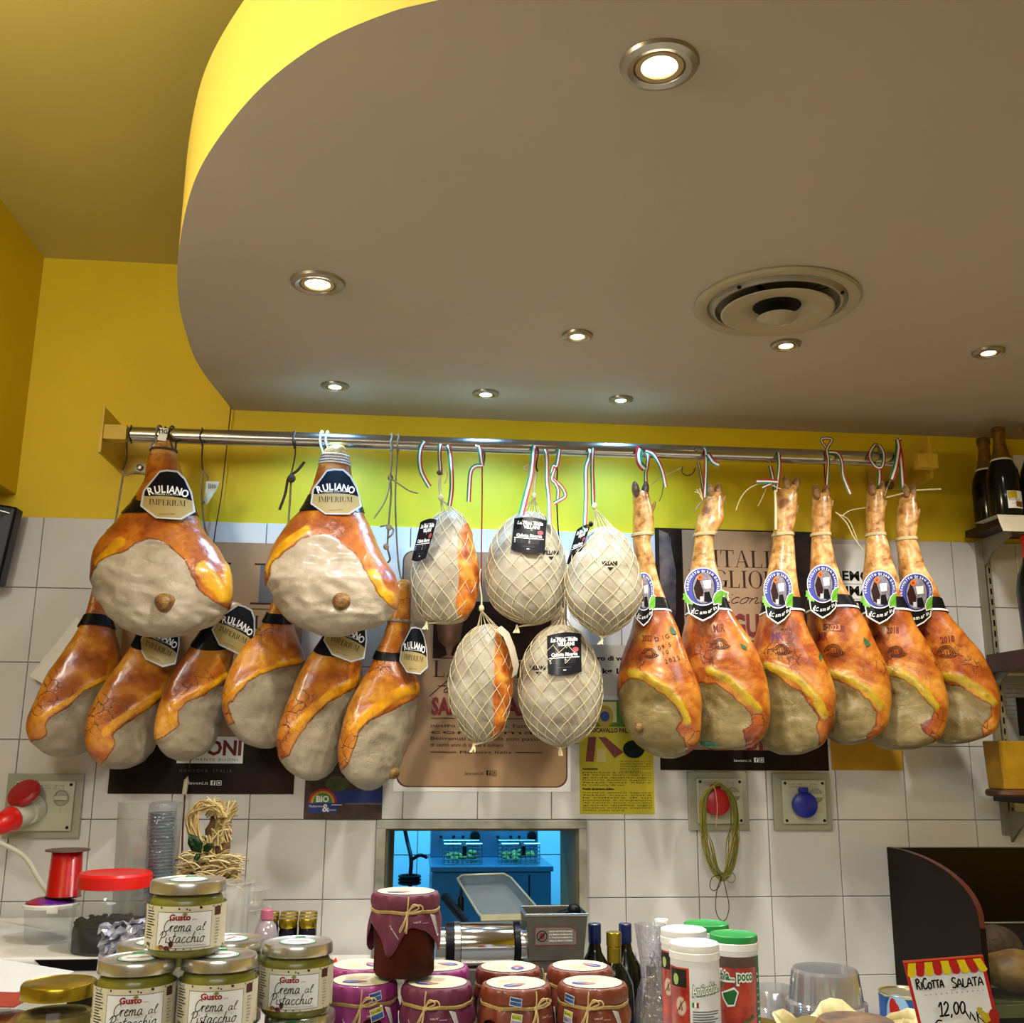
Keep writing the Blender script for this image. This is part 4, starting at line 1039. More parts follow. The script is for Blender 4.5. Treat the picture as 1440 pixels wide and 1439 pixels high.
# ---- lower row of six hams behind them
LOW = [
 ('leftmost ham of the lower row, white paper flap on its back', [(745, 150, 166), (790, 138, 158), (830, 130, 152), (862, 122, 155), (882, 112, 160), (900, 103, 165), (925, 86, 171), (950, 68, 173), (975, 56, 172), (1000, 47, 165), (1025, 40, 154), (1045, 45, 140), (1056, 57, 125), (1062, 68, 110), (1065, 80, 97)],
  [(180, 945), (160, 957), (147, 960), (120, 972), (100, 992), (72, 1010), (65, 1020), (66, 1033), (58, 1040), (35, 1045), (50, 1090), (150, 1090), (200, 1000)], [([(172, 945), (150, 954), (122, 966), (100, 985), (72, 1000), (56, 1014)], 4.5)]),
 ('second ham of the lower row from the left, label half hidden', [(770, 224, 238), (820, 212, 234), (860, 204, 236), (885, 197, 238), (905, 189, 240), (922, 178, 243), (942, 163, 246), (965, 147, 245), (990, 134, 241), (1015, 123, 234), (1040, 120, 225), (1060, 127, 214), (1073, 138, 201), (1080, 150, 184), (1082, 160, 174)],
  [(250, 965), (227, 983), (200, 1003), (175, 1020), (158, 1034), (163, 1047), (155, 1060), (145, 1072), (140, 1100), (230, 1090), (265, 990)], [([(244, 968), (218, 979), (190, 998), (165, 1016), (148, 1030)], 6)]),
 ('third ham of the lower row from the left, with dark blue and gold label', [(848, 322, 338), (852, 314, 341), (862, 304, 340), (880, 290, 336), (895, 280, 332), (912, 268, 329), (940, 250, 325), (970, 233, 321), (1000, 222, 317), (1035, 217, 308), (1053, 223, 297), (1063, 233, 283), (1069, 246, 268), (1071, 253, 260)],
  [(330, 950), (312, 960), (287, 979), (262, 989), (252, 1000), (252, 1020), (237, 1033), (220, 1042), (200, 1050), (230, 1090), (330, 1080), (345, 970)], [([(318, 952), (290, 968), (262, 980), (246, 992)], 5), ([(238, 1000), (242, 1020)], 4)]),
 ('fourth ham of the lower row from the left, under the right-hand big ham', [(770, 404, 418), (820, 392, 414), (850, 382, 411), (872, 372, 412), (885, 364, 415), (903, 350, 422), (930, 332, 430), (960, 319, 429), (985, 312, 422), (1010, 315, 414), (1032, 327, 405), (1045, 343, 397), (1051, 358, 387), (1053, 368, 380)],
  [(440, 925), (422, 934), (395, 940), (375, 946), (350, 961), (332, 980), (322, 992), (326, 1005), (330, 1017), (312, 1025), (330, 1085), (430, 1075), (450, 960)], [([(428, 929), (392, 934), (362, 948), (332, 970), (318, 986)], 4.5)]),
 ('fifth ham of the lower row from the left, label partly showing', [(770, 488, 502), (820, 480, 503), (860, 470, 504), (885, 461, 504), (905, 450, 506), (932, 431, 508), (965, 413, 507), (995, 401, 502), (1030, 390, 493), (1060, 390, 484), (1080, 400, 474), (1090, 412, 464), (1096, 425, 452), (1098, 434, 444)],
  [(510, 960), (495, 971), (462, 989), (440, 1010), (425, 1030), (415, 1045), (407, 1062), (392, 1072), (385, 1115), (500, 1115), (540, 980)], [([(506, 955), (490, 963), (464, 977), (438, 1000), (414, 1025)], 6.5)]),
 ('rightmost ham of the lower row, with its bone end showing at the bottom', [(816, 563, 575), (820, 559, 578), (832, 555, 579), (850, 552, 578), (872, 546, 577), (885, 543, 577), (900, 538, 576), (920, 528, 574), (940, 520, 580), (960, 507, 588), (990, 492, 588), (1020, 482, 583), (1052, 475, 573), (1075, 476, 564), (1093, 484, 553), (1104, 497, 541), (1110, 508, 530), (1112, 515, 523)],
  [(600, 975), (575, 987), (550, 1001), (520, 1014), (505, 1030), (500, 1052), (490, 1075), (475, 1090), (470, 1130), (600, 1130), (620, 990)], [([(585, 968), (565, 972), (545, 985), (515, 1007), (494, 1030)], 7.5)])]
low = []
for i, (lb, rows, cut, fats) in enumerate(LOW):
    B = Body(rows, -.155, .072, shear=-.5, NS=90, NA=80)
    t = thing('cured_ham', lb, 'ham', tuple(at(rows[0][1]+7, rows[0][0], -.155)), 'hams hanging from the rail')
    B.build('meat', HM_LOW, t, cut=cut, fat=fats, shank=(rows[0][0], rows[0][0]+40) if i < 5 else (810, 850), seed=i+5, disp=.0025)
    low.append((t, B))
t, B = low[5]
h = hit(B, 552, 1087); b = MB(); b.ell(h[0], (.018, .014, .017), BONE, 16); b.build('hip_bone', None, t)
wrap(B, t, 874, TWINE, .0018, 3)
for i, (y0, y1, sg) in enumerate([(868, 884, -3), (872, 905, 12), (872, 905, 12), (862, 876, 4), (880, 912, 14), (915, 927, 5)]):
    t, B = low[i]; B.ring(y0, y1, .0016, sg).build('label_strap', STRAP, t, smooth=60)
parma_label(low[1][1], low[1][0], 226, 903, .35, .95, .8, .11, .0075)
parma_label(low[2][1], low[2][0], 331, 884, .38, .95, .85, .11, .0075)
parma_label(low[4][1], low[4][0], 488, 896, .3, .95, .85, .11, .0075)
parma_label(low[5][1], low[5][0], 582, 916, .05, .95, .55, .06, .0075)
# paper flap behind the leftmost low ham
b = MB(); A = [at(71, 911, -.05), at(100, 925, -.06), at(120, 880, -.09), at(108, 868, -.09)]; A2 = [at(41, 950, -.045), at(60, 962, -.06), at(96, 905, -.07), at(74, 911, -.05)]
b.strip([A2[0], A2[3], A[3]], [A2[1], A2[2], A[2]], PAPER); b.build('paper_flap', None, low[0][0], smooth=0)
# ropes of the low row
def rope(parent, name, m, P, r=.0022):
    b = MB(); b.tube(crom([at(x, y, Y) for x, y, Y in P], 6), r, 8, m); return b.build(name, None, parent, smooth=60)
def railwrap(parent, px, m, r=.002, name='rail_loop'):
    X = at(px, 620, RY).x; R = .0205+r+.0005; zc = RZ+.004*(X-.262)/2.1
    b = MB(); b.tube([(X+.002*math.sin(k), RY+R*math.cos(k*PI/10), zc+R*math.sin(k*PI/10)) for k in range(20)], r, 6, m, closed=True); return b.build(name, None, parent, smooth=60)
t = low[0][0]; railwrap(t, 184, DTW); rope(t, 'hanging_twine', DTW, [(178, 622, RY-.022), (178, 645, -.19), (172, 662, -.17)], .0022); rope(t, 'hanging_twine', TWINE, [(172, 662, -.17), (176, 668, -.172), (190, 664, -.175), (205, 667, -.17)], .003); rope(t, 'hanging_twine', TWINE, [(174, 662, -.17), (168, 700, -.16), (162, 735, -.155), (158, 752, -.155)], .0028)
t = low[2][0]; railwrap(t, 284, DTW); rope(t, 'hanging_twine', DTW, [(285, 625, RY-.02), (284, 645, -.19), (285, 662, -.18)], .0022); rope(t, 'hanging_twine', TWINE, [(285, 660, -.18), (284, 700, -.17), (288, 740, -.165), (294, 765, -.13), (314, 820, -.13), (329, 850, -.155)], .0028); rope(t, 'hanging_twine', TWINE, [(286, 662, -.18), (292, 672, -.18), (289, 700, -.17), (284, 712, -.17)], .0026)
t = low[1][0]; railwrap(t, 232, DTW); rope(t, 'hanging_twine', TWINE, [(232, 625, RY+.024), (232, 700, -.14), (231, 772, -.155)], .0025)
tg2 = thing('price_tag', 'crumpled white paper tag on the cord right of the left front ham', 'tag', tuple(at(297, 680, -.185)), 'white paper tags on the hams')
b = MB(); A = [at(290, 677, -.186), at(309, 677, -.19), at(305, 688, -.186), at(291, 710, -.19), (at(287, 704, -.186))]; b.add(A+[a+Vector((0, .001, 0)) for a in A], [(0, 1, 2, 3, 4), (9, 8, 7, 6, 5)]+[(i, (i+1) % 5, 5+(i+1) % 5, 5+i) for i in range(5)], mat('tag_paper', '#d5e3ea', .6)); b.build('paper', None, tg2, smooth=0)
cv = Canvas(); 
for i in range(7): cv.rect(293+i*1.6, 680+i*.3, 293.8+i*1.6, 687, INKG)
cv.build('print', tg2, lambda x, y, h: at(x, y, -.192-h), .0003)
def knotted(t, px, pts_down, seed, end):
    railwrap(t, px, DTW, .0018)
t = low[3][0]; railwrap(t, 414, DTW, .0018); rope(t, 'hanging_twine', DTW, [(415, 618, RY-.022), (415, 640, -.2), (410, 665, -.19)], .0018); rope(t, 'hanging_twine', TWINE, [(410, 663, -.19), (408, 700, -.18), (406, 740, -.17), (411, 772, -.155)], .0028)
rope(t, 'cord_end', DTW, [(428, 650, -.19), (418, 662, -.195), (406, 672, -.195), (401, 695, -.19), (393, 717, -.19)], .0036); b = MB(); b.ell(at(410, 673, -.195), (.011, .008, .012), DTW, 12); b.build('knot', None, t)
t = low[4][0]; railwrap(t, 551, TWINE, .0026); rope(t, 'hanging_twine', TWINE, [(551, 622, RY-.024), (551, 645, -.21), (549, 670, -.2), (550, 695, -.19), (548, 720, -.18), (546, 745, -.17), (545, 770, -.16), (547, 790, -.13), (520, 795, -.08), (495, 775, -.155)], .0026)
for P in ([(548, 672, -.205), (560, 680, -.205), (575, 690, -.205), (588, 694, -.205)], [(549, 674, -.205), (546, 690, -.205), (540, 708, -.205), (526, 729, -.205)]): rope(t, 'cord_end', TWINE, P, .0022)
for q in ((549, 672), (547, 742), (543, 769)):
    b = MB(); b.ell(at(q[0], q[1], -.19), (.008, .006, .009), TWINE, 10); b.build('knot', None, t)
rope(t, 'cord_end', TWINE, [(534, 741, -.18), (546, 739, -.18), (553, 745, -.18), (551, 752, -.18), (545, 757, -.17)], .0024)
t = low[5][0]; railwrap(t, 560, TWINE, .0022); rope(t, 'hanging_twine', TWINE, [(560, 625, RY+.02), (556, 700, -.13), (560, 790, -.12), (566, 820, -.14)], .0024)

# ---- six footed hams on the right
SD = [
 ([(682, 893, 908), (692, 890, 912), (705, 890, 914), (720, 890, 918), (740, 890, 919), (753, 890, 917), (760, 890, 914), (770, 891, 915), (788, 894, 919), (808, 896, 924), (829, 897, 930), (850, 896, 938), (866, 893, 943), (886, 888, 952), (907, 881, 960), (932, 873, 968), (955, 869, 977), (978, 870, 983), (1007, 873, 985), (1028, 881, 984), (1046, 895, 980), (1057, 908, 970), (1064, 922, 958), (1067, 934, 947)],
  [(866, 985), (876, 962), (885, 956), (896, 956), (906, 960), (922, 972), (941, 985), (952, 998), (958, 1013), (950, 1025), (960, 1040), (964, 1055), (975, 1085), (880, 1085)], [([(888, 946), (908, 951), (935, 968), (955, 990), (967, 1015)], 6)],
  'footed ham at the left end of the right group, half behind a netted meat', (905, 832, .55, 5), '2022'),
 ([(683, 999, 1010), (694, 992, 1016), (712, 986, 1016), (733, 980, 1017), (748, 977, 1008), (756, 977, 1003), (768, 976, 1003), (788, 973, 1005), (805, 970, 1009), (830, 968, 1015), (855, 967, 1023), (870, 965, 1031), (885, 961, 1042), (907, 958, 1056), (934, 955, 1068), (965, 956, 1077), (990, 960, 1080), (1017, 966, 1078), (1036, 973, 1071), (1047, 984, 1059), (1053, 996, 1046), (1055, 1008, 1034)],
  [(955, 958), (983, 961), (1006, 963), (1027, 978), (1039, 990), (1056, 1003), (1058, 1017), (1045, 1028), (1050, 1070), (975, 1075), (950, 1000)], [([(998, 943), (1024, 955), (1045, 975), (1066, 998)], 6)],
  'second footed ham from the left, its feathery twine end beside the foot', (988.5, 825, 1, 0), 'MIR'),
 ([(673, 1106, 1120), (684, 1100, 1121), (698, 1092, 1121), (725, 1089, 1119), (742, 1089, 1116), (750, 1088, 1114), (768, 1087, 1116), (788, 1083, 1117), (808, 1079, 1118), (829, 1076, 1121), (856, 1073, 1127), (884, 1066, 1132), (914, 1060, 1147), (943, 1058, 1161), (971, 1058, 1171), (992, 1059, 1172), (1021, 1062, 1168), (1044, 1070, 1157), (1055, 1082, 1142), (1061, 1095, 1125), (1062, 1104, 1114)],
  [(1055, 945), (1078, 944), (1091, 950), (1106, 963), (1127, 975), (1139, 994), (1152, 1011), (1146, 1023), (1152, 1040), (1150, 1085), (1055, 1085)], [([(1078, 937), (1100, 944), (1125, 957), (1146, 980), (1158, 1006)], 6.5)],
  'third footed ham from the left, with melted shiny fat on its front', (1094, 829, .78, 2), '202'),
 ([(685, 1147, 1162), (697, 1143, 1167), (718, 1142, 1168), (740, 1142, 1167), (752, 1142, 1166), (758, 1142, 1167), (777, 1141, 1171), (801, 1140, 1177), (824, 1139, 1184), (848, 1137, 1198), (874, 1138, 1213), (907, 1140, 1228), (936, 1144, 1242), (959, 1147, 1249), (983, 1148, 1250), (1012, 1150, 1247), (1028, 1155, 1239), (1040, 1168, 1222), (1046, 1180, 1206), (1048, 1187, 1198)],
  [(1140, 960), (1155, 955), (1166, 954), (1187, 962), (1206, 973), (1223, 988), (1233, 1004), (1231, 1021), (1218, 1036), (1210, 1070), (1140, 1070)], [([(1168, 946), (1195, 954), (1220, 971), (1238, 993)], 5.5)],
  'fourth footed ham from the left, stamped 2023 in a dark box', (1157, 821, .85, 3), '2023'),
 ([(680, 1225, 1240), (694, 1220, 1242), (718, 1219, 1243), (738, 1219, 1243), (749, 1220, 1243), (756, 1219, 1244), (765, 1218, 1247), (789, 1217, 1252), (801, 1216, 1257), (824, 1215, 1264), (848, 1213, 1270), (862, 1213, 1277), (884, 1215, 1287), (907, 1216, 1301), (936, 1216, 1315), (964, 1216, 1324), (988, 1214, 1329), (1019, 1213, 1328), (1035, 1218, 1320), (1046, 1228, 1306), (1053, 1243, 1288), (1055, 1255, 1275)],
  [(1205, 955), (1225, 953), (1251, 952), (1265, 954), (1287, 971), (1303, 988), (1313, 999), (1310, 1011), (1294, 1018), (1298, 1030), (1312, 1040), (1300, 1080), (1200, 1080)], [([(1250, 942), (1275, 951), (1297, 969), (1314, 994)], 6.5)],
  'fifth footed ham from the left, stamped 2018 in small red figures', (1237, 829, .93, 1), '2018'),
 ([(684, 1273, 1283), (694, 1267, 1287), (706, 1264, 1288), (730, 1262, 1290), (750, 1262, 1288), (758, 1262, 1287), (768, 1262, 1290), (789, 1264, 1296), (803, 1265, 1301), (824, 1268, 1313), (848, 1272, 1322), (861, 1276, 1328), (895, 1283, 1355), (914, 1288, 1372), (938, 1294, 1386), (964, 1300, 1396), (992, 1303, 1402), (1014, 1303, 1401), (1028, 1306, 1395), (1038, 1311, 1380), (1045, 1320, 1358), (1047, 1328, 1342)],
  [(1295, 965), (1315, 962), (1330, 962), (1350, 966), (1372, 980), (1393, 992), (1395, 1006), (1381, 1023), (1385, 1036), (1395, 1070), (1295, 1070)], [([(1322, 950), (1350, 954), (1375, 969), (1396, 988)], 6.5)],
  'footed ham at the right end of the row, nearest the bottle shelves', (1288, 833, .96, 0), '2018')]
SBLUE = mat('label_violet_blue', '#343a94', .45, coat=.0, var=.1); LEAF = mat('label_leaf_green', '#6cb23a', .4, coat=.3, var=.2, scale=90)
PHOTO1 = mat('label_photo_grey', '#8b8490', .35, coat=.4, var=.5, scale=110); STK = mat('label_sticker', '#e2e6dc', .5); ORA = mat('label_orange', '#e0661c', .4)
STR = mat('stamp_red', '#6b1409', .5); STD = mat('stamp_brown', '#3d1508', .5); STG = mat('stamp_green', '#1f5a33', .5)
TOE = mat('dry_toe', '#a98350', .5, var=.45, scale=70, col2='#6a4422', bump=.4)
HOOF = mat('hoof', '#6d5040', .35, var=.5, scale=40, col2='#3a2d3a', coat=.3)
def sd_label(body, parent, cx, cy, sx, R=.07):
    cv = Canvas(); T = lambda x, y: (cx+x*sx, cy+y)
    def ell(rx, ry, n=36): return [T(rx*math.cos(2*PI*i/n), ry*math.sin(2*PI*i/n)) for i in range(n)]
    sh = [T(-23, 22), T(-20, 38), T(-10, 44), T(0, 49), T(12, 43), T(22, 34), T(24, 20)]
    cv.poly(sh, INKW, 0); cv.poly([T(-21.5, 22), T(-18.5, 36.5), T(-9.5, 42), T(0, 46.8), T(11.5, 41), T(20.5, 33), T(22, 20)], STRAP, 1)
    cv.poly(ell(26, 27), INKW, 2); cv.poly(ell(24.6, 25.6), SBLUE, 3)
    cv.poly([T(x*.85+1, y+1.5) for x, y in [(19*math.cos(2*PI*i/30), 23*math.sin(2*PI*i/30)) for i in range(30)]], STRAP, 4)
    cv.poly([T(15.2*math.cos(2*PI*i/30)+1, 22*math.sin(2*PI*i/30)+2) for i in range(30)], PHOTO1, 5)
    cv.poly([T(-13, 2), T(-7, -14), T(-3, -4), T(1, 8), T(-2, 20), T(-9, 17)], mat('print_brown_dark', '#2c1512', .5), 6)
    cv.poly([T(2, 8), T(9, 7), T(13, 20), T(7, 22), T(2, 21)], INKB, 6); cv.poly([T(-4, 14), T(1, 14), T(1, 21), T(-4, 21)], SILV, 7)
    cv.poly([T(0, -8), T(11, -9), T(11, 2), T(2, 3)], STK, 8)
    cv.poly([T(-4+4*math.cos(i*PI/7), -13+4.4*math.sin(i*PI/7)) for i in range(14)], ORA, 8); cv.poly([T(-4+1.6*math.cos(i*PI/5), -13+1.8*math.sin(i*PI/5)) for i in range(10)], mat('sticker_red', '#8d1c10', .5), 9)
    c2 = Canvas(); c2.arctext('PROSCIUTTO DI SAN DANIELE', 0, 0, 20.0, 3.3, INKW, math.radians(195), math.radians(-20), flip=-1, bold=.03, sx=.85)
    for vs, fs, m, lay in c2.L: cv.raw([T(*p) for p in vs], fs, m, 8)
    c2 = Canvas(); c2.hand('Il ', -17, 38, 7, 1.0, INKW, flip=-1, ang=.0); 
    for ch, x, y, a in zip('Camarin', (-9, -3, 2.5, 9, 12.5, 16.5, 18.5), (38.5, 39, 38.5, 37, 35, 33.3, 32), (.0, 0, -.1, -.25, -.4, -.5, -.5)):
        c2.hand(ch, x, y, 8.5 if ch == 'C' else 7.5, 1.0, INKW, flip=1, ang=0) if False else c2.text(ch, x, y, 5.6, INKW, ang=-a, shear=.25, flip=-1, lay=0, bold=.01, align='c')
    for vs, fs, m, lay in c2.L: cv.raw([T(*p) for p in vs], fs, m, 9)
    lf = [(14, 18), (17, 11), (21, 7), (26, 5), (31, 8), (35, 9), (34, 13), (36, 17), (31, 18), (31, 22), (27, 21), (25, 25), (21, 23), (16, 25)]
    cv.poly([T(x, y) for x, y in [(13, 18.5), (16, 10), (21, 5.6), (26, 3.6), (31.5, 6.5), (36.5, 8), (35.5, 13), (37.5, 18), (32, 19.3), (32, 23.5), (27.5, 22.5), (25.5, 26.5), (21, 24.5), (15, 26.5)]], INKW, 9); cv.poly([T(*p) for p in lf], LEAF, 10); cv.stroke([T(15, 23), T(23, 15), T(32, 11)], .7, mat('leaf_vein', '#3f7a20', .5), 11, 1)
    cv.poly([T(-x*.72-3, y+1) for x, y in lf], LEAF, 2)
    fn = bend_map(body, cx, cy+8, R, .0035, ext=(22*sx, 34))
    return cv.build('brand_label', parent, fn, .00028, cell=5, smooth=40)
for i, (rows, cut, fats, lb, lab, stamp) in enumerate(SD):
    rows0 = rows; y0_ = rows[0][0]; rows = [(y0_+9, rows[0][1]+1, rows[0][2]-1), (y0_+13, rows[1][1], rows[1][2])]+[r for r in rows[2:] if r[0] > y0_+18]
    B = Body(rows, lambda y: -.195+.0*(y-900)/100, .078, shear=.52, NS=110, NA=80)
    t = thing('footed_ham', lb, 'ham', tuple(at((rows[0][1]+rows[0][2])/2, rows[0][0], -.195)), 'hams with the trotter on')
    B.build('meat', HM_SD, t, cut=cut, fat=fats, shank=(800, 872), seed=i+20, disp=.002)
    # trotter: two toes, dewclaw
    y0, a, c = rows0[0]; k = (c-a); zt = 0
    for sgn, px in ((-1, a+k*.12-1), (1, c-k*.12+1)):
        b = MB(); p = at(px, y0+(7 if i == 0 else 8), -.2); q = Matrix.Rotation(sgn*.14, 3, 'Y')
        b.ell(p, (.0105, .017, .024), HOOF if i == 0 else TOE, 16, q, fn=lambda v: Vector((v.x*(1-.15*max(0, v.z)/.022), v.y, v.z))); b.build('hoof', None, t)
    r3 = [r for r in rows if r[0] > y0+28][0]
    p = at(r3[2]-1, r3[0]-6, -.2); b = MB(); b.tube([p+Vector((-.014, .003, -.03)), p+Vector((-.004, 0, -.012)), p+Vector((.004, -.003, .004)), p+Vector((.008, -.004, .016))], lambda s: .0095-.0065*s, 10, mat('dewclaw', '#b08a52', .5, var=.3, scale=60)); b.build('dewclaw', None, t, smooth=60)
    wrap(B, t, 752 if i != 5 else 758, mat('pale_twine', '#c9b98c', .8, var=.2, scale=80), .0019, 3, 'twine_wrap', 2.4)
    B.ring(846 if i != 3 else 843, 862 if i != 3 else 858, .0014, -4).build('label_strap', STRAP, t, smooth=60)
    B.ring(862 if i != 3 else 858, 864.5 if i != 3 else 860.5, .0018, -4, n=2).build('strap_edge', INKW, t, smooth=60)
    sd_label(B, t, lab[0], lab[1], lab[2], .075)
    # inked stamps on the skin
    cv = Canvas(); m = ray_map(B, .0006); RD = STR
    def brand(cx, cy, s=1.0):
        for k in range(3): cv.stroke([(cx+s*(a*(1-.22*k)), cy+s*(b*(1-.22*k))) for a, b in ((-13, 2), (-9, -6), (0, -9), (8, -6), (13, 4), (6, 8), (-3, 8), (-10, 5))], .9, STD, k=4)
        for k in range(5): cv.stroke([(cx+s*(-8+4*k), cy-2*s), (cx+s*(-6+4*k), cy+5*s)], .7, STD, k=1)
        cv.stroke([(cx+11*s, cy+2*s), (cx+17*s, cy+3*s), (cx+11*s, cy+7*s)], .8, STD, k=2)
    if i == 0:
        cv.text('2022', 903, 902, 9, RD, ang=0, flip=-1, bold=.02, width=14); brand(913, 919, .8)
        for k, (s_, x, y) in enumerate((('D.IG', 922, 903), ('09 5', 926, 915), ('10', 933, 922), ('2022', 936, 934))): cv.text(s_, x, y, 6.5, STD, ang=.28, flip=-1, space=1.3)
        cv.poly([(943, 880), (949, 887), (952, 893), (945, 892), (942, 886)], STG)
    if i == 1:
        cv.text('MIR', 1004, 890, 12, RD, flip=-1, bold=.02, width=16, ang=.1); brand(1013, 906, .85); cv.poly([(1041, 905), (1050, 910), (1050, 915), (1043, 911)], STG)
        cv.text('1221', 985, 1050, 7, mat('stamp_bright_green', '#2f9a78', .4), flip=-1, bold=.05, width=24)
    if i == 2: cv.text('2021', 1099, 893, 9, RD, flip=-1, bold=.02, width=15); cv.text('MR', 1085, 901, 12, mat('stamp_violet', '#6a2450', .5), flip=-1, bold=.03, width=17); brand(1099, 914, .85); cv.poly([(1152, 918), (1156, 924), (1154, 931), (1151, 924)], STG)
    if i == 3: cv.poly([(1158, 877), (1187, 880), (1188, 889), (1157, 887)], RD); cv.text('2023', 1162, 887, 8, mat('skin_through_ink', '#c08050', .5), flip=-1, bold=.03, width=20, ang=.05); cv.text('MR', 1151, 900, 11, RD, flip=-1, bold=.03, width=13); brand(1172, 915, 1.0); cv.poly([(1214, 896), (1219, 900), (1224, 907), (1219, 910), (1215, 903)], STG)
    if i == 4: cv.text('2018', 1247, 891, 9, RD, flip=-1, bold=.03, width=17); cv.text('MR', 1231, 901, 10, RD, flip=-1, bold=.03, width=13, ang=.35); brand(1260, 917, .9)
    if i == 5: cv.text('MR', 1296, 898, 10, RD, flip=-1, bold=.03, width=14, ang=.5); cv.text('2018', 1323, 905, 9, RD, flip=-1, bold=.03, width=20, ang=.15); brand(1331, 917, 1.0)
    cv.build('ink_stamp', t, m, .00012, cell=3)
    if i == 0:
        h = hit(B, 900, 1023); b = MB(); b.ell(h[0], (.016, .009, .012), BONE, 14); b.build('hip_bone', None, t)

# ---- netted boneless hams
def net_material(name, orange):
    m = bpy.data.materials.new(name); m.use_nodes = True; nt = m.node_tree; N = nt.nodes; L = nt.links; b = N['Principled BSDF']
    tc = N.new('ShaderNodeTexCoord').outputs['Object']
    n = N.new('ShaderNodeTexNoise'); n.inputs['Scale'].default_value = 13; n.inputs['Detail'].default_value = 6; L.new(tc, n.inputs['Vector'])
    c = node_ramp(N, L, n.outputs['Fac'], [(.3, '#756b58'), (.42, '#938975'), (.55, '#a69d8a'), (.7, '#988f7c')])
    n2 = N.new('ShaderNodeTexNoise'); n2.inputs['Scale'].default_value = 26; n2.inputs['Detail'].default_value = 6; L.new(tc, n2.inputs['Vector'])
    c2 = node_ramp(N, L, n2.outputs['Fac'], [(.3, '#7a3008'), (.5, '#b8641a'), (.68, '#d89a34')])
    a = N.new('ShaderNodeAttribute'); a.attribute_name = 'cut'
    ad = N.new('ShaderNodeMath'); ad.operation = 'MULTIPLY_ADD'; L.new(n2.outputs['Fac'], ad.inputs[0]); ad.inputs[1].default_value = 10; L.new(a.outputs['Fac'], ad.inputs[2])
    mr = N.new('ShaderNodeMapRange'); mr.inputs[1].default_value = 4.5; mr.inputs[2].default_value = 6; L.new(ad.outputs[0], mr.inputs[0])
    mx = N.new('ShaderNodeMix'); mx.data_type = 'RGBA'; L.new(mr.outputs[0], mx.inputs[0]); L.new(c, mx.inputs[6]); L.new(c2, mx.inputs[7])
    L.new(mx.outputs[2], b.inputs['Base Color']); b.inputs['Roughness'].default_value = .42
    bp = N.new('ShaderNodeBump'); bp.inputs['Strength'].default_value = .45; bp.inputs['Distance'].default_value = .006; L.new(n2.outputs['Fac'], bp.inputs['Height']); L.new(bp.outputs['Normal'], b.inputs['Normal'])
    return m
HM_NET = net_material('netted_rind', True)
NETC = mat('net_string', '#d8caa0', .7, var=.1)
def netted(rows, cut, label, knot, tassel, th, strands=14, turns=.55, seed=0, yc=-.2):
    B = Body(rows, yc, th, 0, NS=76, NA=72, sup=2.15)
    t = thing('netted_ham', label, 'ham', tuple(at(knot[0], knot[1], yc)), 'boneless hams in string nets')
    B.build('meat', HM_NET, t, cut=cut, face_in=-.003, seed=seed+40, disp=.0028, nscale=16, wr=.002)
    K = at(knot[0], knot[1], yc); Tl = at(tassel[0], tassel[1], yc-.02)
    b = MB()
    for sg in (1, -1):
        for k in range(strands):
            P = []; n = 40; ph0 = 2*PI*k/strands+seed
            for i in range(n+1):
                f = i/n; u = 3+(B.NS-5)*f
                P.append(B.pt(u, ph0+sg*2*PI*turns*f+.05*math.sin(9*f+k), .0026+.0012*abs(math.sin(f*20+k))))
            start = [K+(P[0]-K)*.03, K+(P[0]-K)*.5] if True else []
            b.tube([K]+[K+(P[0]-K)*.55]+P+[Tl], .00075, 4)
    o = b.build('net', NETC, t, smooth=60)
    b = MB(); b.ell(K+Vector((0, 0, .004)), (.0075, .0075, .010), NETC, 12); b.build('knot', None, t)
    b = MB(); rr = random.Random(seed)
    for k in range(5): b.tube([Tl+Vector((0, .004, .006)), Tl+Vector((rr.uniform(-.004, .004), -.004, -.006)), Tl+Vector((rr.uniform(-.012, .006), -.006, -.016))], .0017, 5)
    b.build('tassel', NETC, t)
    return t, B
C = {}
C[1] = netted([(718, 629, 640), (722, 620, 646), (730, 609, 653), (745, 598, 660), (765, 589, 665), (785, 583, 669), (805, 580, 671), (825, 580, 670), (845, 584, 667), (860, 590, 661), (870, 598, 654), (875, 607, 645), (877, 615, 636)],
   [(655, 730), (648, 745), (643, 760), (644, 790), (643, 825), (640, 850), (646, 870), (690, 885), (690, 740)], 'netted ham with an orange rind strip, top left of the five', (620, 702), (600, 877), .082, 13, .5, 1)
C[2] = netted([(720, 740, 752), (723, 730, 760), (729, 720, 767), (740, 707, 776), (755, 697, 784), (770, 691, 790), (800, 685, 795), (825, 685, 795), (845, 691, 790), (860, 702, 783), (871, 719, 773), (877, 735, 761), (879, 745, 752)], None, 'netted ham with a black label on its front, top middle of the five', (751, 700), (727, 882), .09, 15, .5, 2)
C[3] = netted([(741, 846, 856), (744, 837, 863), (752, 827, 873), (765, 815, 884), (785, 803, 892), (810, 797, 899), (835, 796, 902), (860, 803, 894), (876, 816, 882), (888, 832, 866), (894, 845, 854)], None, 'round netted ham with black lettering on the rind, top right of the five', (836, 714), (846, 898), .085, 15, .5, 3.3, yc=-.25)
C[4] = netted([(878, 682, 691), (881, 673, 697), (890, 661, 706), (905, 649, 714), (930, 638, 719), (960, 632, 719), (990, 634, 716), (1012, 642, 711), (1030, 652, 703), (1040, 664, 692), (1044, 672, 683)],
   [(697, 872), (696, 900), (695, 930), (694, 960), (692, 990), (693, 1010), (688, 1050), (740, 1050), (740, 872)], 'slim netted ham with an orange rind strip, lower left of the five', (677, 858), (666, 1049), .075, 13, .5, 4)
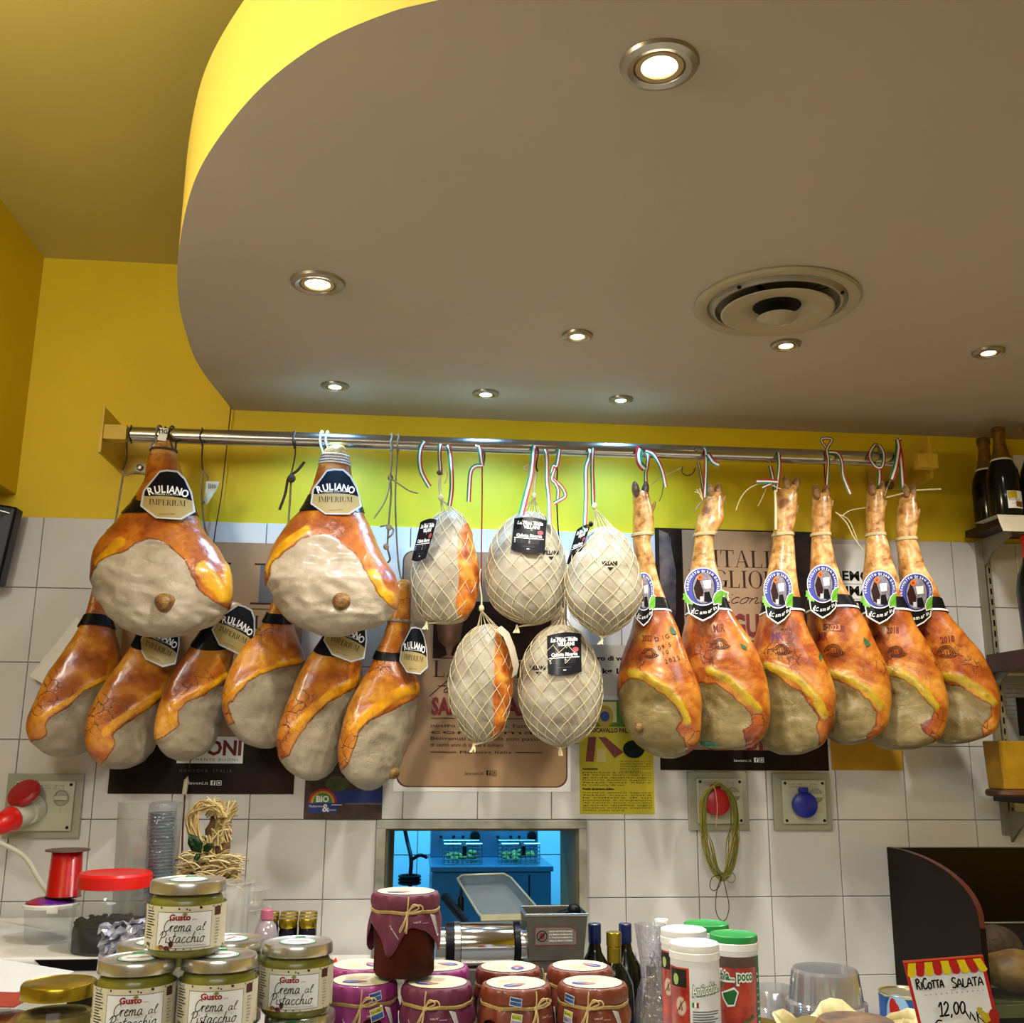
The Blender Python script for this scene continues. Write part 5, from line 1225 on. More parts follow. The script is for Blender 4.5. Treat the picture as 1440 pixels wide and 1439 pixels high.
C[5] = netted([(879, 783, 795), (882, 774, 803), (890, 761, 816), (905, 748, 826), (930, 736, 839), (960, 731, 845), (985, 731, 845), (1010, 738, 839), (1030, 750, 828), (1042, 765, 813), (1049, 780, 799), (1051, 786, 793)], None, 'netted ham with a black label, lower right of the five', (792, 862), (788, 1054), .085, 15, .5, 5)
VG = mat('label_dusky', '#121318', .35, coat=.4, var=.3, scale=20)
def black_label(body, parent, quad, R=.12, off=.004, full=True, Y=None):
    """quad px: tl, tr, br, bl"""
    tl, tr, br, bl = [Vector((q[0], q[1])) for q in quad]
    def T(u, v): a = tl.lerp(tr, u); b_ = bl.lerp(br, u); p = a.lerp(b_, v); return (p.x, p.y)
    cv = Canvas(); sh = [(0, .06)]+[(i/10, .06-.06*math.sin(PI*i/10)) for i in range(1, 10)]+[(1, .06), (1, .95)]+[(1-i/10, .95+.05*math.sin(PI*i/10)) for i in range(1, 10)]+[(0, .95)]
    cv.poly([T(*p) for p in sh], SILV if False else VG)
    c = Canvas(); H = 1.25
    c.text('Salumi e tradizioni', .5, H-.17, .05, INKW, align='c', width=.5); c.text('La Fam. Italia', .5, H-.26, .11, INKW, align='c', bold=.06, width=.8, shear=.2)
    c.text('VILLANI', .55, H-.39, .10, INKW, align='c', bold=.07, width=.5); c.poly([(.5, H-.42), (.62, H-.42), (.56, H-.48)], mat('label_olive', '#5c7a4a', .5)); c.disk(.83, H-.52, .09, .075, mat('label_rose', '#b0404a', .5))
    c.serif('', .1, 0, .1, INKW); c.text('Culatta Riserva', .5, H-.69, .10, INKW, align='c', bold=.05, width=.78, shear=.1); c.rect(.05, H-.75, .94, H-.725, INKW)
    for x in (.06, .5):
        for k in range(3): c.rect(x, H-.80-k*.05, x+.04, H-.785-k*.05, INKW); c.text('Senza glutine', x+.07, H-.80-k*.05, .02, INKG, width=.25)
    c.text('stagionato 12 mesi', .5, H-1.03, .025, INKG, align='c', width=.4); c.text('500g', .5, H-1.12, .035, INKW, align='c', bold=.04)
    for vs, fs, m, lay in c.L: cv.raw([T(x, (H-y)/H) for x, y in vs], fs, m, 1)
    q = ((quad[0][0]+quad[2][0])/2, (quad[0][1]+quad[2][1])/2)
    if Y is not None: fn = lambda x, y, h: at(x, y, Y(x, y)-h)
    else: fn = bend_map(body, q[0], q[1], R, .003, ext=(24, 28))
    o = cv.build('brand_label', parent, fn, .0004, cell=8, smooth=40); return o
black_label(C[2][1], C[2][0], [(723.5, 726), (769, 729), (766, 780), (718.5, 776)], .2, .006)
black_label(C[5][1], C[5][0], [(769, 891), (817, 888), (818, 948), (771, 951)], .2, .006)
black_label(C[1][1], C[1][0], [(592, 731), (616, 728), (598, 788), (578, 791)], .1, .003, Y=lambda x, y: -.30+max(0, (610-x))*.0016)
black_label(C[3][1], C[3][0], [(812, 742), (832, 735), (812, 788), (796, 796)], .1, .003, Y=lambda x, y: -.30+max(0, (826-x))*.0016)
for k, q in ((2, (775, 778)), (3, (858, 793)), (5, (757, 940))):
    cv = Canvas(); cv.text('VILLANI', q[0]-1, q[1]+2, 5.5, INKB, align='c', flip=-1, bold=.05, width=22); cv.poly([(q[0]-4, q[1]+5), (q[0]+5, q[1]+5), (q[0], q[1]+10)], INKB); cv.build('rind_print', C[k][0], ray_map(C[k][1], .001), .0001)
# curled label behind the slim one
b = MB(); P = [(705, 880), (716, 890), (724, 910), (730, 935), (727, 948)]
b.strip([at(x, y, -.23) for x, y in P], [at(x-8, y+6, -.26) for x, y in P], mat('label_back', '#b9ad96', .6)); b.build('curled_label', None, C[4][0], smooth=50)

# ---- tricolour ribbons
def rib(parent, P, w=.009, name='ribbon', **k): return ribbon(crom([at(x, y, Y) for x, y, Y in P], 6), w*1.35, name, parent, **k)
F = RY-.0245; K_ = RY+.0245
def over(px, spread=4, ytop=None):
    yt = 619+(px-600)*.032
    return [(px, yt+9, F-.002), (px+spread*.3, yt+1, F+.004), (px+spread*.6, yt-5, RY-.006), (px+spread, yt-4, RY+.012)]
t = C[1][0]; rib(t, [(620, 668, -.205), (619, 655, -.21), (618, 640, F-.002), (619, 628, F-.002), (621, 621, RY-.01), (626, 621, RY)], .008); rib(t, [(626, 621, RY), (630, 628, F), (633, 640, F-.002), (635, 665, -.24), (635, 690, -.22), (632, 712, -.21)], .009)
rope(t, 'net_tail', NETC, [(620, 700, -.2), (618, 685, -.2), (619, 668, -.205)], .0035); rope(t, 'net_tail', NETC, [(620, 668, -.205), (626, 660, -.205), (629, 670, -.2), (625, 680, -.2)], .0018); b = MB(); b.ell(at(618, 665, -.208), (.008, .006, .007), mat('brown_knot', '#5a3a24', .7), 10); b.build('ribbon_knot', None, t)
rib(None, [(602, 622, RY), (598, 620, F+.006), (592, 630, F-.002), (590, 645, -.235), (592, 662, -.238), (598, 675, -.24), (604, 685, -.242)], .0095, 'tricolour_ribbon', label='loose green, white and red ribbon curling off the rail, first from the left', cat='ribbon', group='loose ribbons on the rail')
t = C[4][0]; rib(t, [(674, 628, F), (676, 640, F-.003), (678, 655, -.228)], .009); rib(t, [(678, 655, -.228), (668, 656, -.23), (662, 664, -.232), (660, 685, -.232), (659, 706, -.232)], .009, 'ribbon_tail'); rib(t, [(671, 628, F), (673, 622, RY-.008), (678, 622, RY+.01), (680, 640, K_), (678, 655, -.225)], .008)
rope(t, 'hanging_ribbon', RR, [(678, 655, -.226), (678, 700, -.20), (677, 780, -.17), (677, 852, -.195)], .0018); rope(t, 'net_tail', NETC, [(677, 858, -.2), (677, 840, -.198), (674, 815, -.19), (676, 800, -.185)], .0025)
t = C[2][0]; rib(t, [(733, 724, -.30), (739, 700, -.26), (746, 672, -.24), (749, 650, -.235), (750, 636, F-.002), (752, 628, F), (755, 627, RY)], .012); rib(t, [(762, 628, RY), (767, 634, F), (769, 648, F-.001), (769, 675, -.23), (772, 705, -.25), (773, 738, -.27)], .009)
rope(t, 'ribbon_cord', BLACK, [(752, 628, F+.005), (757, 634, F), (754, 655, -.225), (756, 663, -.215)], .002); rope(t, 'ribbon_cord', BLACK, [(752, 630, RY-.015), (760, 626, RY-.01), (764, 630, F+.006)], .002)
rope(t, 'net_tail', NETC, [(751, 700, -.2), (752, 680, -.2), (754, 668, -.2), (748, 662, -.2), (738, 661, -.2), (738, 657, -.2), (746, 653, -.205)], .0034)
t = C[5][0]; rib(t, [(787, 632, RY-.01), (786, 637, F), (783, 650, -.23), (779, 662, -.235), (776, 674, -.24), (781, 680, -.24), (785, 690, -.24), (784, 703, -.24)], .008); rib(t, [(787, 632, F), (783, 655, -.235), (778, 655, -.235), (776, 670, -.236), (790, 685, -.236), (795, 697, -.236), (788, 703, -.24), (779, 708, -.24)], .008)
rope(t, 'ribbon_cord', BLACK, [(784, 650, -.228), (783, 700, -.2), (785, 745, -.13), (790, 800, -.115), (792, 856, -.195)], .0018)
rope(t, 'rail_cord', RG, [(783, 633, F), (786, 630, RY-.01), (789, 632, RY+.01)], .002)
t = C[3][0]; rib(t, [(834, 630, RY), (830, 634, F), (828, 645, F-.002), (824, 660, -.235), (824, 700, -.26), (822, 745, -.295)], .009); rib(t, [(834, 630, F), (833, 648, F-.002), (833, 670, -.22), (834, 712, -.205)], .008)
rope(t, 'net_tail', NETC, [(836, 714, -.2), (836, 690, -.2), (834, 668, -.205)], .0034); b = MB(); b.ell(at(831, 737, -.30), (.006, .004, .008), BLACK, 10); b.build('label_clip', None, t)
foot = [o for o in COL.objects if o.name.startswith('footed_ham')]
f0, f1, f2, f3, f4, f5 = foot
rib(f0, [(902, 642, K_), (904, 633, RY-.004), (900, 631, F+.004), (898, 640, F-.002), (900, 652, -.232), (907, 660, -.23)], .014); rib(f0, [(906, 633, RY-.01), (911, 640, F-.001), (910, 655, -.228), (908, 668, -.21), (909, 688, -.2)], .008, 'hanging_ribbon'); rib(f0, [(908, 634, F+.002), (918, 638, F-.003), (926, 650, -.235), (932, 665, -.237), (936, 685, -.238)], .009, 'ribbon_tail'); rope(f0, 'cord_end', DTW, [(933, 680, -.237), (931, 695, -.237), (927, 705, -.237)], .0012)
rib(f1, [(990, 632, RY-.004), (996, 640, F-.003), (1003, 650, -.236), (1011, 654, -.238)], .012); rib(f1, [(978, 633, F), (984, 630, RY-.01), (992, 633, F+.002), (993, 655, -.228), (992, 680, -.205), (991, 700, -.2)], .009, 'hanging_ribbon'); rib(f1, [(982, 650, K_), (986, 670, -.19), (990, 695, -.195)], .006, 'hanging_ribbon'); rope(f1, 'cord_end', BLACK, [(960, 656, -.2), (959, 664, -.2), (966, 669, -.2), (974, 666, -.2), (978, 658, -.2)], .0013)
rope(f1, 'twine_tail', TWINE, [(988, 705, -.215), (981, 712, -.22), (977, 720, -.22)], .0014)
for P in ([(988, 703, -.21), (983, 694, -.21), (977, 692, -.21)], [(988, 703, -.21), (984, 696, -.21), (980, 688, -.21)], [(988, 703, -.21), (986, 694, -.21), (984, 687, -.21)]): rope(f1, 'twine_fray', NETC, P, .0014)
rope(None, 'twine_end', NETC, [(914, 683, -.16), (930, 672, -.17), (950, 662, -.18), (960, 657, -.19)], .0014); tag(bpy.data.objects['twine_end'], 'frayed pale twine end between the first and second trotters', 'twine')
rib(f2, [(1093, 634, RY), (1095, 638, F), (1096, 655, -.228), (1094, 675, -.21), (1092, 692, -.2)], .009, 'hanging_ribbon'); rib(f2, [(1083, 655, K_), (1086, 668, -.19), (1090, 690, -.195)], .009, 'hanging_ribbon'); rib(f2, [(1064, 677, -.225), (1080, 677, -.225), (1094, 678, -.222)], .010, 'ribbon_tail'); rib(f2, [(1072, 686, -.226), (1083, 681, -.224), (1093, 679, -.222)], .006, 'ribbon_tail')
rope(f2, 'twine_wrap', NETC, [(1090, 690, -.215), (1091, 715, -.225), (1091, 745, -.222)], .0035)
rope(f2, 'twine_tail', NETC, [(1098, 688, -.22), (1075, 680, -.22), (1055, 686, -.21), (1042, 700, -.2), (1035, 718, -.19)], .0015)
rope(f2, 'twine_tail', NETC, [(1078, 686, -.21), (1072, 700, -.2), (1066, 712, -.19)], .001)
rib(f3, [(1160, 645, K_), (1162, 634, RY), (1163, 632, F+.002), (1155, 618, -.215), (1170, 618, -.215), (1163, 632, F), (1165, 650, -.226), (1162, 690, -.2)], .007, 'hanging_ribbon'); rib(f3, [(1166, 636, F), (1178, 638, F-.002), (1184, 650, -.235), (1186, 670, -.235), (1196, 695, -.235)], .008, 'ribbon_tail'); rope(f3, 'hanging_cord', BLACK, [(1158, 640, RY+.024), (1160, 670, -.18), (1161, 690, -.19)], .0016)
rope(f3, 'twine_tail', NETC, [(1175, 720, -.2), (1190, 735, -.19), (1200, 755, -.18), (1212, 772, -.17)], .0018); rope(f3, 'twine_tail', NETC, [(1176, 722, -.2), (1192, 730, -.19), (1200, 745, -.18), (1206, 762, -.17)], .0014); rope(f3, 'twine_tail', NETC, [(1184, 726, -.19), (1196, 718, -.18), (1218, 714, -.18)], .0014)
rib(f4, [(1240, 640, K_), (1232, 625, -.21), (1223, 640, F-.002), (1230, 655, -.238), (1240, 657, -.238), (1243, 640, F-.002), (1237, 627, F+.003), (1232, 630, RY)], .008, 'ribbon'); rib(f4, [(1236, 656, -.228), (1237, 670, -.21), (1236, 684, -.2)], .010, 'hanging_ribbon'); rope(f4, 'twine_tail', NETC, [(1244, 698, -.2), (1248, 685, -.2), (1252, 676, -.2)], .0014)
rib(f5, [(1262, 618, -.215), (1266, 640, F), (1268, 660, -.22), (1270, 690, -.2)], .012, 'hanging_ribbon'); rib(f5, [(1264, 630, F), (1260, 655, -.23), (1254, 674, -.232)], .012, 'ribbon_tail'); rib(f5, [(1261, 645, K_), (1263, 622, RY), (1266, 617, -.212)], .010, 'ribbon')
rope(f5, 'twine_tail', mat('pale_twine', '#c9b98c', .8), [(1284, 690, -.21), (1300, 689, -.22), (1323, 688, -.225)], .0026); rope(f5, 'twine_tail', mat('pale_twine', '#c9b98c', .8), [(1246, 700, -.21), (1258, 697, -.21), (1270, 694, -.21)], .0024)
# long thin cable down the wall
cb = MB(); cb.tube(crom([at(325, 571, -.02), at(312, 690, -.02), at(301, 760, -.02), at(285, 900, -.02), at(270, 1050, -.025), at(265, 1085, -.03)], 10), .0016, 6, mat('maroon_cord', '#4c1410', .6)); o = cb.build('wall_cord', None, None, smooth=60); o.name = 'ceiling_cable'; tag(o, 'thin dark red cord running from the ceiling down the wall', 'cord')
t = thing('hanging_brush', 'thin red stick with white tip hanging under the dark left poster', 'stick', tuple(at(262, 1095, -.03)))
b = MB(); b.tube([at(264, 1092, -.03), at(262, 1098, -.032), at(259, 1117, -.034)], lambda s: .0012+.005*min(1, s*2), 8, mat('ivory_tip', '#c9bfa0', .5)); b.build('tip', None, t)
b = MB(); b.tube([at(260, 1118, -.034), at(257, 1165, -.036), at(256, 1200, -.038)], .0024, 8, mat('maroon_cord', '#4c1410', .6)); b.build('shaft', None, t)
# ================================================================== COUNTERS
GL = clear_mat('clear_glass', (.93, .96, .94), .008, .012); PL = clear_mat('clear_plastic', (.9, .92, .93), .045, .06, .06); FOILP = clear_mat('cellophane', (.86, .86, .92), .16, .28, .12, wav=.9)
t = thing('work_bench', 'steel topped work bench along the tiled wall', 'bench', (1.1, -.32, 0))
b = MB(); b.b2((XL+.02, -.64, .88), (3.2, -.02, .92), STEEL, .003); b.build('worktop', None, t, smooth=0)
b = MB(); b.b2((XL+.04, -.60, .0), (3.18, -.06, .88), WHITE, .003); b.build('cupboard', None, t, smooth=0)
CZ = 1.24
t = thing('display_counter', 'glass fronted display counter the jars stand on', 'counter', (1.1, -1.65, 0))
b = MB(); cs_ = mat('counter_slab', '#b9b4aa', .2, var=.1); b.b2((XL+.02, -1.95, 1.222), (1.30, -1.40, CZ), cs_, .003); b.b2((1.30, -1.95, 1.222), (3.2, -1.475, CZ), cs_, .003); b.build('top_slab', None, t, smooth=0)
b = MB(); b.b2((XL+.04, -1.92, .0), (3.18, -1.48, 1.222), WHITE, .003); b.build('body', None, t, smooth=0)
LZ = 1.142
b = MB(); b.b2((XL+.02, -1.47, LZ-.02), (3.2, -1.03, LZ), WHITE, .002); b.build('rear_ledge', None, t, smooth=0)
b = MB(); b.b2((XL+.04, -1.47, 0), (3.18, -1.07, LZ-.02), WHITE, .002); b.build('rear_panel', None, t, smooth=0)

def cylmap(r, z0=0): return lambda u, v, h: ((r+h)*math.cos(-PI/2+u/r), (r+h)*math.sin(-PI/2+u/r), z0+v)
def topmap(z): return lambda x, y, h: (x, y, z+h)
CREAM = mat('label_cream', '#cdc8b0', .5, var=.05, scale=60); LBW = mat('label_white', '#dfe2e4', .45, var=.02)
PIST = mat('pistachio_cream', '#827c1c', .35, var=.2, scale=20, coat=.2); LIDM = mat('steel_lid', '#d2d0c6', .25, metal=.85, var=.1, scale=30)
GLD = mat('gold_lid', '#b39a2c', .25, metal=.9, var=.15, scale=30)
# ---- pistachio cream jar prototype
R1 = .0415; H1 = .074
pj = thing('pistachio_jar', 'p', 'jar', (0, 0, 0), 'pistachio cream jars')
b = MB(); b.lathe([(0, .0005), (.033, .0005), (.0365, .003), (.0385, .008), (.0385, .052), (.036, .058), (.034, .0600), (0, .0600)], n=40); b.build('cream', PIST, pj)
b = MB(); b.lathe([(0, 0), (.035, 0), (.0395, .003), (R1, .008), (R1, .052), (.0395, .058), (.0375, .0605), (.0370, .064)], n=48); b.build('glass', GL, pj)
b = MB(); b.lathe([(.0385, .0622), (.0400, .0622), (.0402, .064), (.0398, .0715), (.0385, .0738), (.0355, .0740), (.034, .0732), (.0335, .0730), (0, .0730)], n=56); b.build('lid', LIDM, pj)
cv = Canvas(); cv.rect(-.112, .0095, .112, .0515, CREAM)
cv.rect(-.0285, .0115, .031, .0462, INKG); cv.rect(-.0278, .0121, .0303, .0456, LBW)
rr = random.Random(3)
for k in range(46): x = rr.uniform(-.1, .1); y = rr.choice([rr.uniform(.0475, .0505), rr.uniform(.0098, .011)]); cv.disk(x, y, rr.uniform(.0005, .0013), rr.uniform(.0006, .0014), rr.choice([mat('nut_green', '#7a8a2a', .6), INKBR, mat('nut_brown', '#4a1a14', .6)]), 6, lay=3)
cv.text('Gusto', -.0145, .0385, .0058, mat('logo_red', '#8e1410', .5), bold=.045, width=.022, lay=3); cv.text('etna', .009, .0385, .0016, INKG, width=.005, lay=3)
cv.poly([(-.002, .0435), (.001, .0462), (.004, .0448), (.0035, .0425)], mat('nut_green', '#7a8a2a', .6), lay=3)
cv.hand('Crema', -.0185, .0283, .0112, .00085, INKB, width=.0265, shear=.25); cv.hand('al', .0122, .0288, .008, .0007, INKB, width=.008, shear=.25)
cv.hand('Pistacchio', -.0215, .0178, .0108, .00085, INKB, width=.042, shear=.25)
cv.text('CREMA DOLCE SPALMABILE', -.008, .0132, .0014, INKG, width=.034, lay=3)
for x, y, a, c_ in ((-.0245, .0118, 1.5, '#c9a25a'), (-.022, .0125, 1, '#5a1a16'), (-.0155, .0118, 1, '#5a1a16'), (-.011, .0155, .6, '#4a1414')):
    cv.disk(x, y, .0035*(a if a > .9 else .7), .0022*(1 if a > .9 else 1.5), mat('pistachio_nut'+c_, c_, .5), 12, lay=4)
for k in range(11): cv.rect(-.0475, .0455-k*.0026, -.0475+rr.uniform(.009, .0155), .0464-k*.0026, INKB, lay=3)
for k in range(16): cv.rect(-.061, .043-k*.0014, -.0535, .0437-k*.0014-rr.uniform(0, .0004), INKB, lay=3)
cv.text('190g', -.046, .0128, .0032, INKB, width=.008, lay=3, bold=.02)
cv.rect(.0345, .041, .044, .0495, mat('nut_brown', '#4a1a14', .6), lay=3)
for k in range(9): cv.rect(.0365, .037-k*.0029, .0365+rr.uniform(.003, .007), .0376-k*.0029, INKG, lay=3)
cv.build('label', pj, cylmap(R1+.0002), .00009, cell=.006, smooth=40)
cv = Canvas(); G1 = mat('seal_green', '#1f7a3c', .5)
cv.rect(-.006, .012, .006, .0325, G1); cv.disk(0, 0, .021, .021, G1); cv.disk(0, 0, .0195, .0195, LBW); cv.disk(0, 0, .0185, .0185, G1); cv.disk(0, 0, .0175, .0175, LBW)
cv.text('GustoEtna', 0, -.002, .005, mat('logo_red', '#8e1410', .5), align='c', bold=.05, width=.024)
cv.build('seal', pj, topmap(.0732), .0001)
b = MB(); b.strip([(-.006, .030, .0735), (-.006, .0402, .0735), (-.006, .0412, .068), (-.006, .0412, .056)], [(.006, .030, .0735), (.006, .0402, .0735), (.006, .0412, .068), (.006, .0412, .056)], G1); b.build('seal_tail', None, pj, smooth=0)
def scale_xy(t, k):
    done = set()
    for o in t.children:
        if o.type == 'MESH' and o.data.name not in done:
            done.add(o.data.name)
            for v in o.data.vertices: v.co.x *= k; v.co.y *= k
def relax(obs, mind, wts=None):
    for it in range(60):
        for i in range(len(obs)):
            for j in range(i+1, len(obs)):
                d = obs[j].location-obs[i].location; d.z = 0; L = d.length
                if L < mind and L > 1e-6:
                    wi, wj = (wts[i], wts[j]) if wts else (1, 1); q = d.normalized()*(mind-L)/(wi+wj)
                    obs[i].location -= q*wi; obs[j].location += q*wj
scale_xy(pj, .97)
Z3, Z2, Z1 = CZ+.0002, CZ+H1+.0004, CZ+2*H1+.0006
spots = []
def put(proto, first, x, y, ztop, h, rz, label):
    p = at(x, y, ztop, 2); p.z = ztop-h
    if first: proto.location = p; proto.rotation_euler = (0, 0, rz); proto['label'] = label; return proto, p
    return copy_tree(proto, p, rz, label), p
_, p0_ = put(pj, True, 266, 1236, Z1+H1, H1, .12, 'pistachio cream jar on top of the stack')
for x, y, lv, rz, lb in [
    (200, 1346, 2, .22, 'pistachio cream jar in the stack, leftmost in the front, label fully visible'),
    (304, 1342, 2, .10, 'pistachio cream jar in the stack, front middle, directly under the top jar'),
    (412, 1323, 2, .0, 'pistachio cream jar at the right of the stack, beside the pink covered jars'),
    (333, 1320, 2, 1.2, 'pistachio cream jar at the back of the stack, only lid and side showing'),
    (222, 1324, 2, -1.2, 'pistachio cream jar at the back left of the stack, mostly its lid showing'),
    (387, 1432, 3, .1, 'pistachio cream jar with only its lid showing at the bottom edge')]:
    spots.append(put(pj, False, x, y, (Z2 if lv == 2 else Z3)+H1, H1, rz, lb)[0])
relax(spots[:5], .0812, [1, 1, 1.5, 3, 3])
# lower layer that carries the stack
lay3 = [spots[5]]
for i in range(5):
    p = spots[i].location.copy(); p.z = Z3
    lbs = ['under the leftmost front jar', 'under the front middle jar', 'under the right jar', 'under the back jar', 'under the back left jar']
    lay3.append(copy_tree(pj, p, 0, 'bottom layer pistachio cream jar, '+lbs[i]))
relax(lay3, .0812, [6, 1, 1, 1, 1, 1])

# ---- covered jam jars
JH = .0960; JR = .0405
RAF = mat('raffia', '#b59a5c', .7, var=.35, scale=70, bump=.3); RAFL = mat('raffia_pale', '#cbb27a', .7, var=.3, scale=70)
DISC = mat('disc_cream', '#d6cfae', .5, var=.04); PURP = mat('print_purple', '#4a3f8a', .5, var=.3, scale=200); SALM = mat('print_salmon', '#b9705a', .5)
STB = mat('sticker_blue', '#2c62a8', .45, var=.3, scale=120); STL = mat('sticker_lemon', '#b9c24a', .5, var=.4, scale=150); LILA = mat('sticker_lilac', '#9a90b8', .5)
def jam_proto(cloth, cl2, fill, nm, corner=.030, seed=1, bow='tail', jtxt='Lotto N°'):
    t = thing('jam_jar', nm, 'jar', (0, 0, 0), 'jam jars with cloth-wrapped lids')
    b = MB(); b.lathe([(0, .004), (.036, .004), (.0385, .008), (.0385, .066), (.034, .072), (0, .072)], n=36); b.build('preserve', fill, t)
    b = MB(); b.lathe([(0, 0), (.036, 0), (JR-.001, .003), (JR, .009), (JR, .066), (.038, .074), (.0365, .078)], n=44); b.build('glass', GL, t)
    b = MB(); n = 72; vs = []; prof = 12; r0 = random.Random(seed)
    rows = []
    ph = [r0.uniform(0, 6) for _ in range(6)]
    for i in range(n):
        a = 2*PI*i/n; wr = .0007*math.sin(17*a+ph[0])+.0006*math.sin(11*a+ph[1]); col = []
        col += [(0, JH), (.036, JH), (.0415+wr*.3, JH-.0012), (.0435+wr, JH-.005), (.0437+wr*1.2, JH-.012), (.0428+wr*.8, JH-.0165), (.0415, JH-.019)]
        c4 = abs(math.cos(2*(a-.25*PI-.35)))**4
        Ln = .017+corner*c4+.003*math.sin(5*a+ph[2]); fl = .002+.0035*(.5+.5*math.sin(9*a+ph[3]))+.001*c4
        for k in range(1, 7): f = k/6; col.append((.0425+fl*math.sin(f*PI*.6)+.0012*math.sin(14*a+ph[4]), JH-.019-Ln*f))
        rows.append([(r*math.cos(a), r*math.sin(a), z) for r, z in col])
    m = len(rows[0]); vs = [p for r in rows for p in r]; fs = []
    for i in range(n):
        j = (i+1) % n
        for k in range(m-1): fs.append((i*m+k, j*m+k, j*m+k+1, i*m+k+1))
    b.add(vs, fs, cloth); o = b.build('cloth_cover', None, t, smooth=50, recalc=False)
    md = o.modifiers.new('s', 'SOLIDIFY'); md.thickness = .0007; md.offset = 1
    for z, r in ((JH-.019, .0014), (JH-.0205, .0011)):
        b = MB(); b.tube([((.0432)*math.cos(2*PI*k/40), (.0432)*math.sin(2*PI*k/40), z+.0006*math.sin(k)) for k in range(40)], r, 6, RAF, closed=True); b.build('raffia_tie', None, t)
    # bow in front (-y)
    b = MB(); y = -.0465; z = JH-.0195
    b.ell((0, y, z), (.003, .002, .003), None, 8)
    for P in ([(0, y, z), (.006, y-.003, z+.007), (.016, y-.002, z+.009), (.019, y-.002, z+.004), (.010, y-.003, z+.001), (0, y, z)], [(0, y, z), (.007, y-.004, z+.010), (.014, y-.003, z+.006), (0, y, z)],
              [(0, y, z), (.0005, y-.001, z+.010), (.001, y+.001, z+.018)],
              [(0, y, z), (-.004, y-.004, z-.008), (-.009, y-.004, z-.017), (-.008, y-.004, z-.019), (-.003, y-.004, z-.009), (.0, y-.002, z)], [(0, y, z), (.0, y-.005, z-.010), (-.001, y-.005, z-.021)], [(0, y, z), (-.001, y-.005, z-.012), (-.003, y-.005, z-.019)]):
        b.tube(crom(P, 5), .0009, 5)
    b.build('raffia_bow', RAFL, t)
    cv = Canvas(); cv.disk(0, 0, .0375, .0375, INKBR, 40); cv.disk(0, 0, .0368, .0368, DISC, 40)
    for k in range(7): cv.rect(-.022+.003*(k % 2), .018-k*.0028, .008-.002*(k % 3), .0185-k*.0028, SALM, lay=3)
    cv.disk(-.012, -.013, .013, .009, PURP, 18, lay=3); cv.disk(-.004, -.012, .010, .005, SALM, 14, lay=4); cv.disk(-.014, -.012, .007, .003, LILA, 12, lay=5)
    cv.build('top_disc', t, topmap(JH), .00012)
    sk = lambda u, v, h: ((.0492+h)*math.cos(-PI/2+u/.0485), (.0492+h)*math.sin(-PI/2+u/.0485), v)
    cv = Canvas(); cv.text(jtxt, .008, JH-.030, .0024, INKW, width=.010); cv.rect(.019, JH-.0305, .028, JH-.0302, INKW); cv.text('Ingredienti', -.022, JH-.033, .0018, INKW, ang=-.9, width=.018)
    cv.build('cloth_print', t, sk, .0001, cell=.004)
    cv = Canvas()
    def st(u, v, w, h, a, cols):
        ca, sa = math.cos(a), math.sin(a)
        def q(x0, y0, x1, y1, m, l): cv.poly([(u+x*ca-y*sa, v+x*sa+y*ca) for x, y in ((x0, y0), (x1, y0), (x1, y1), (x0, y1))], m, l)
        q(0, 0, w, h, INKW, 1); q(.0006, h*.55, w-.0006, h-.0006, cols[0], 2); q(.0006, .0006, w-.0006, h*.5, cols[1], 2)
        cv.text('Marmellata', u+.001*ca-h*.65*sa, v+.001*sa+h*.65*ca, h*.2, INKB, ang=a, width=w*.7, lay=3); cv.text('di Sicilia', u+.001*ca-h*.2*sa, v+.001*sa+h*.2*ca, h*.16, INKB, ang=a, width=w*.5, lay=3)
    if bow == 'sticker': st(.012, JH-.017, .017, .010, .18, (STB, STB)); st(.014, JH-.036, .017, .013, .25, (STL, STB))
    if bow == 'left': st(-.036, JH-.015, .016, .009, -.15, (STB, STB)); st(-.034, JH-.036, .013, .014, -.15, (STL, LILA))
    if cv.L: cv.build('sticker', t, lambda u, v, h: ((.0496+h-(.004 if v > JH-.0195 else 0))*math.cos(-PI/2+u/.0495), (.0496+h-(.004 if v > JH-.0195 else 0))*math.sin(-PI/2+u/.0495), v), .00012, cell=.004)
    cv = Canvas(); cv.poly([(.030, JH-.021), (.038, JH-.023), (.047, JH-.046), (.044, JH-.047)], INKW, 1)
    for k in range(4): cv.poly([(.0315+k*.0016, JH-.0225), (.0321+k*.0016, JH-.0228), (.0445+k*.0006, JH-.044), (.044+k*.0006, JH-.044)], INKG, 2)
    cv.build('paper_slip', t, sk, .0003, cell=.004)
    return t
CPU = mat('cloth_magenta', '#942e76', .55, var=.15, scale=30, coat=.15); CPK = mat('cloth_wine', '#64203e', .6, var=.15, scale=30); COR = mat('cloth_rust', '#743018', .55, var=.15, scale=30, coat=.2)
JDK = mat('preserve_dark', '#54160a', .5, scale=22, spec=0, col2='#2c0803'); JOR = mat('preserve_amber', '#5a2008', .5, var=.5, scale=18, spec=0)
jw = jam_proto(CPK, None, JDK, 'wine jar', seed=2); jm = jam_proto(CPU, None, JDK, 'magenta jar', seed=5, bow='sticker'); jo = jam_proto(COR, None, JOR, 'rust jar', seed=9, bow='left')
for q in (jw, jm, jo): scale_xy(q, .925)
JT = CZ+JH+.0003
JL = []
put(jw, True, 571, 1253, JT+JH+.0006, JH, .05, 'dark jam jar under a wine-coloured cloth, standing on top of the others')
JL.append(put(jm, True, 505, 1377, JT, JH, 0.0, 'jam jar with bright magenta cloth and blue stickers, front left of the jam jars')[0])
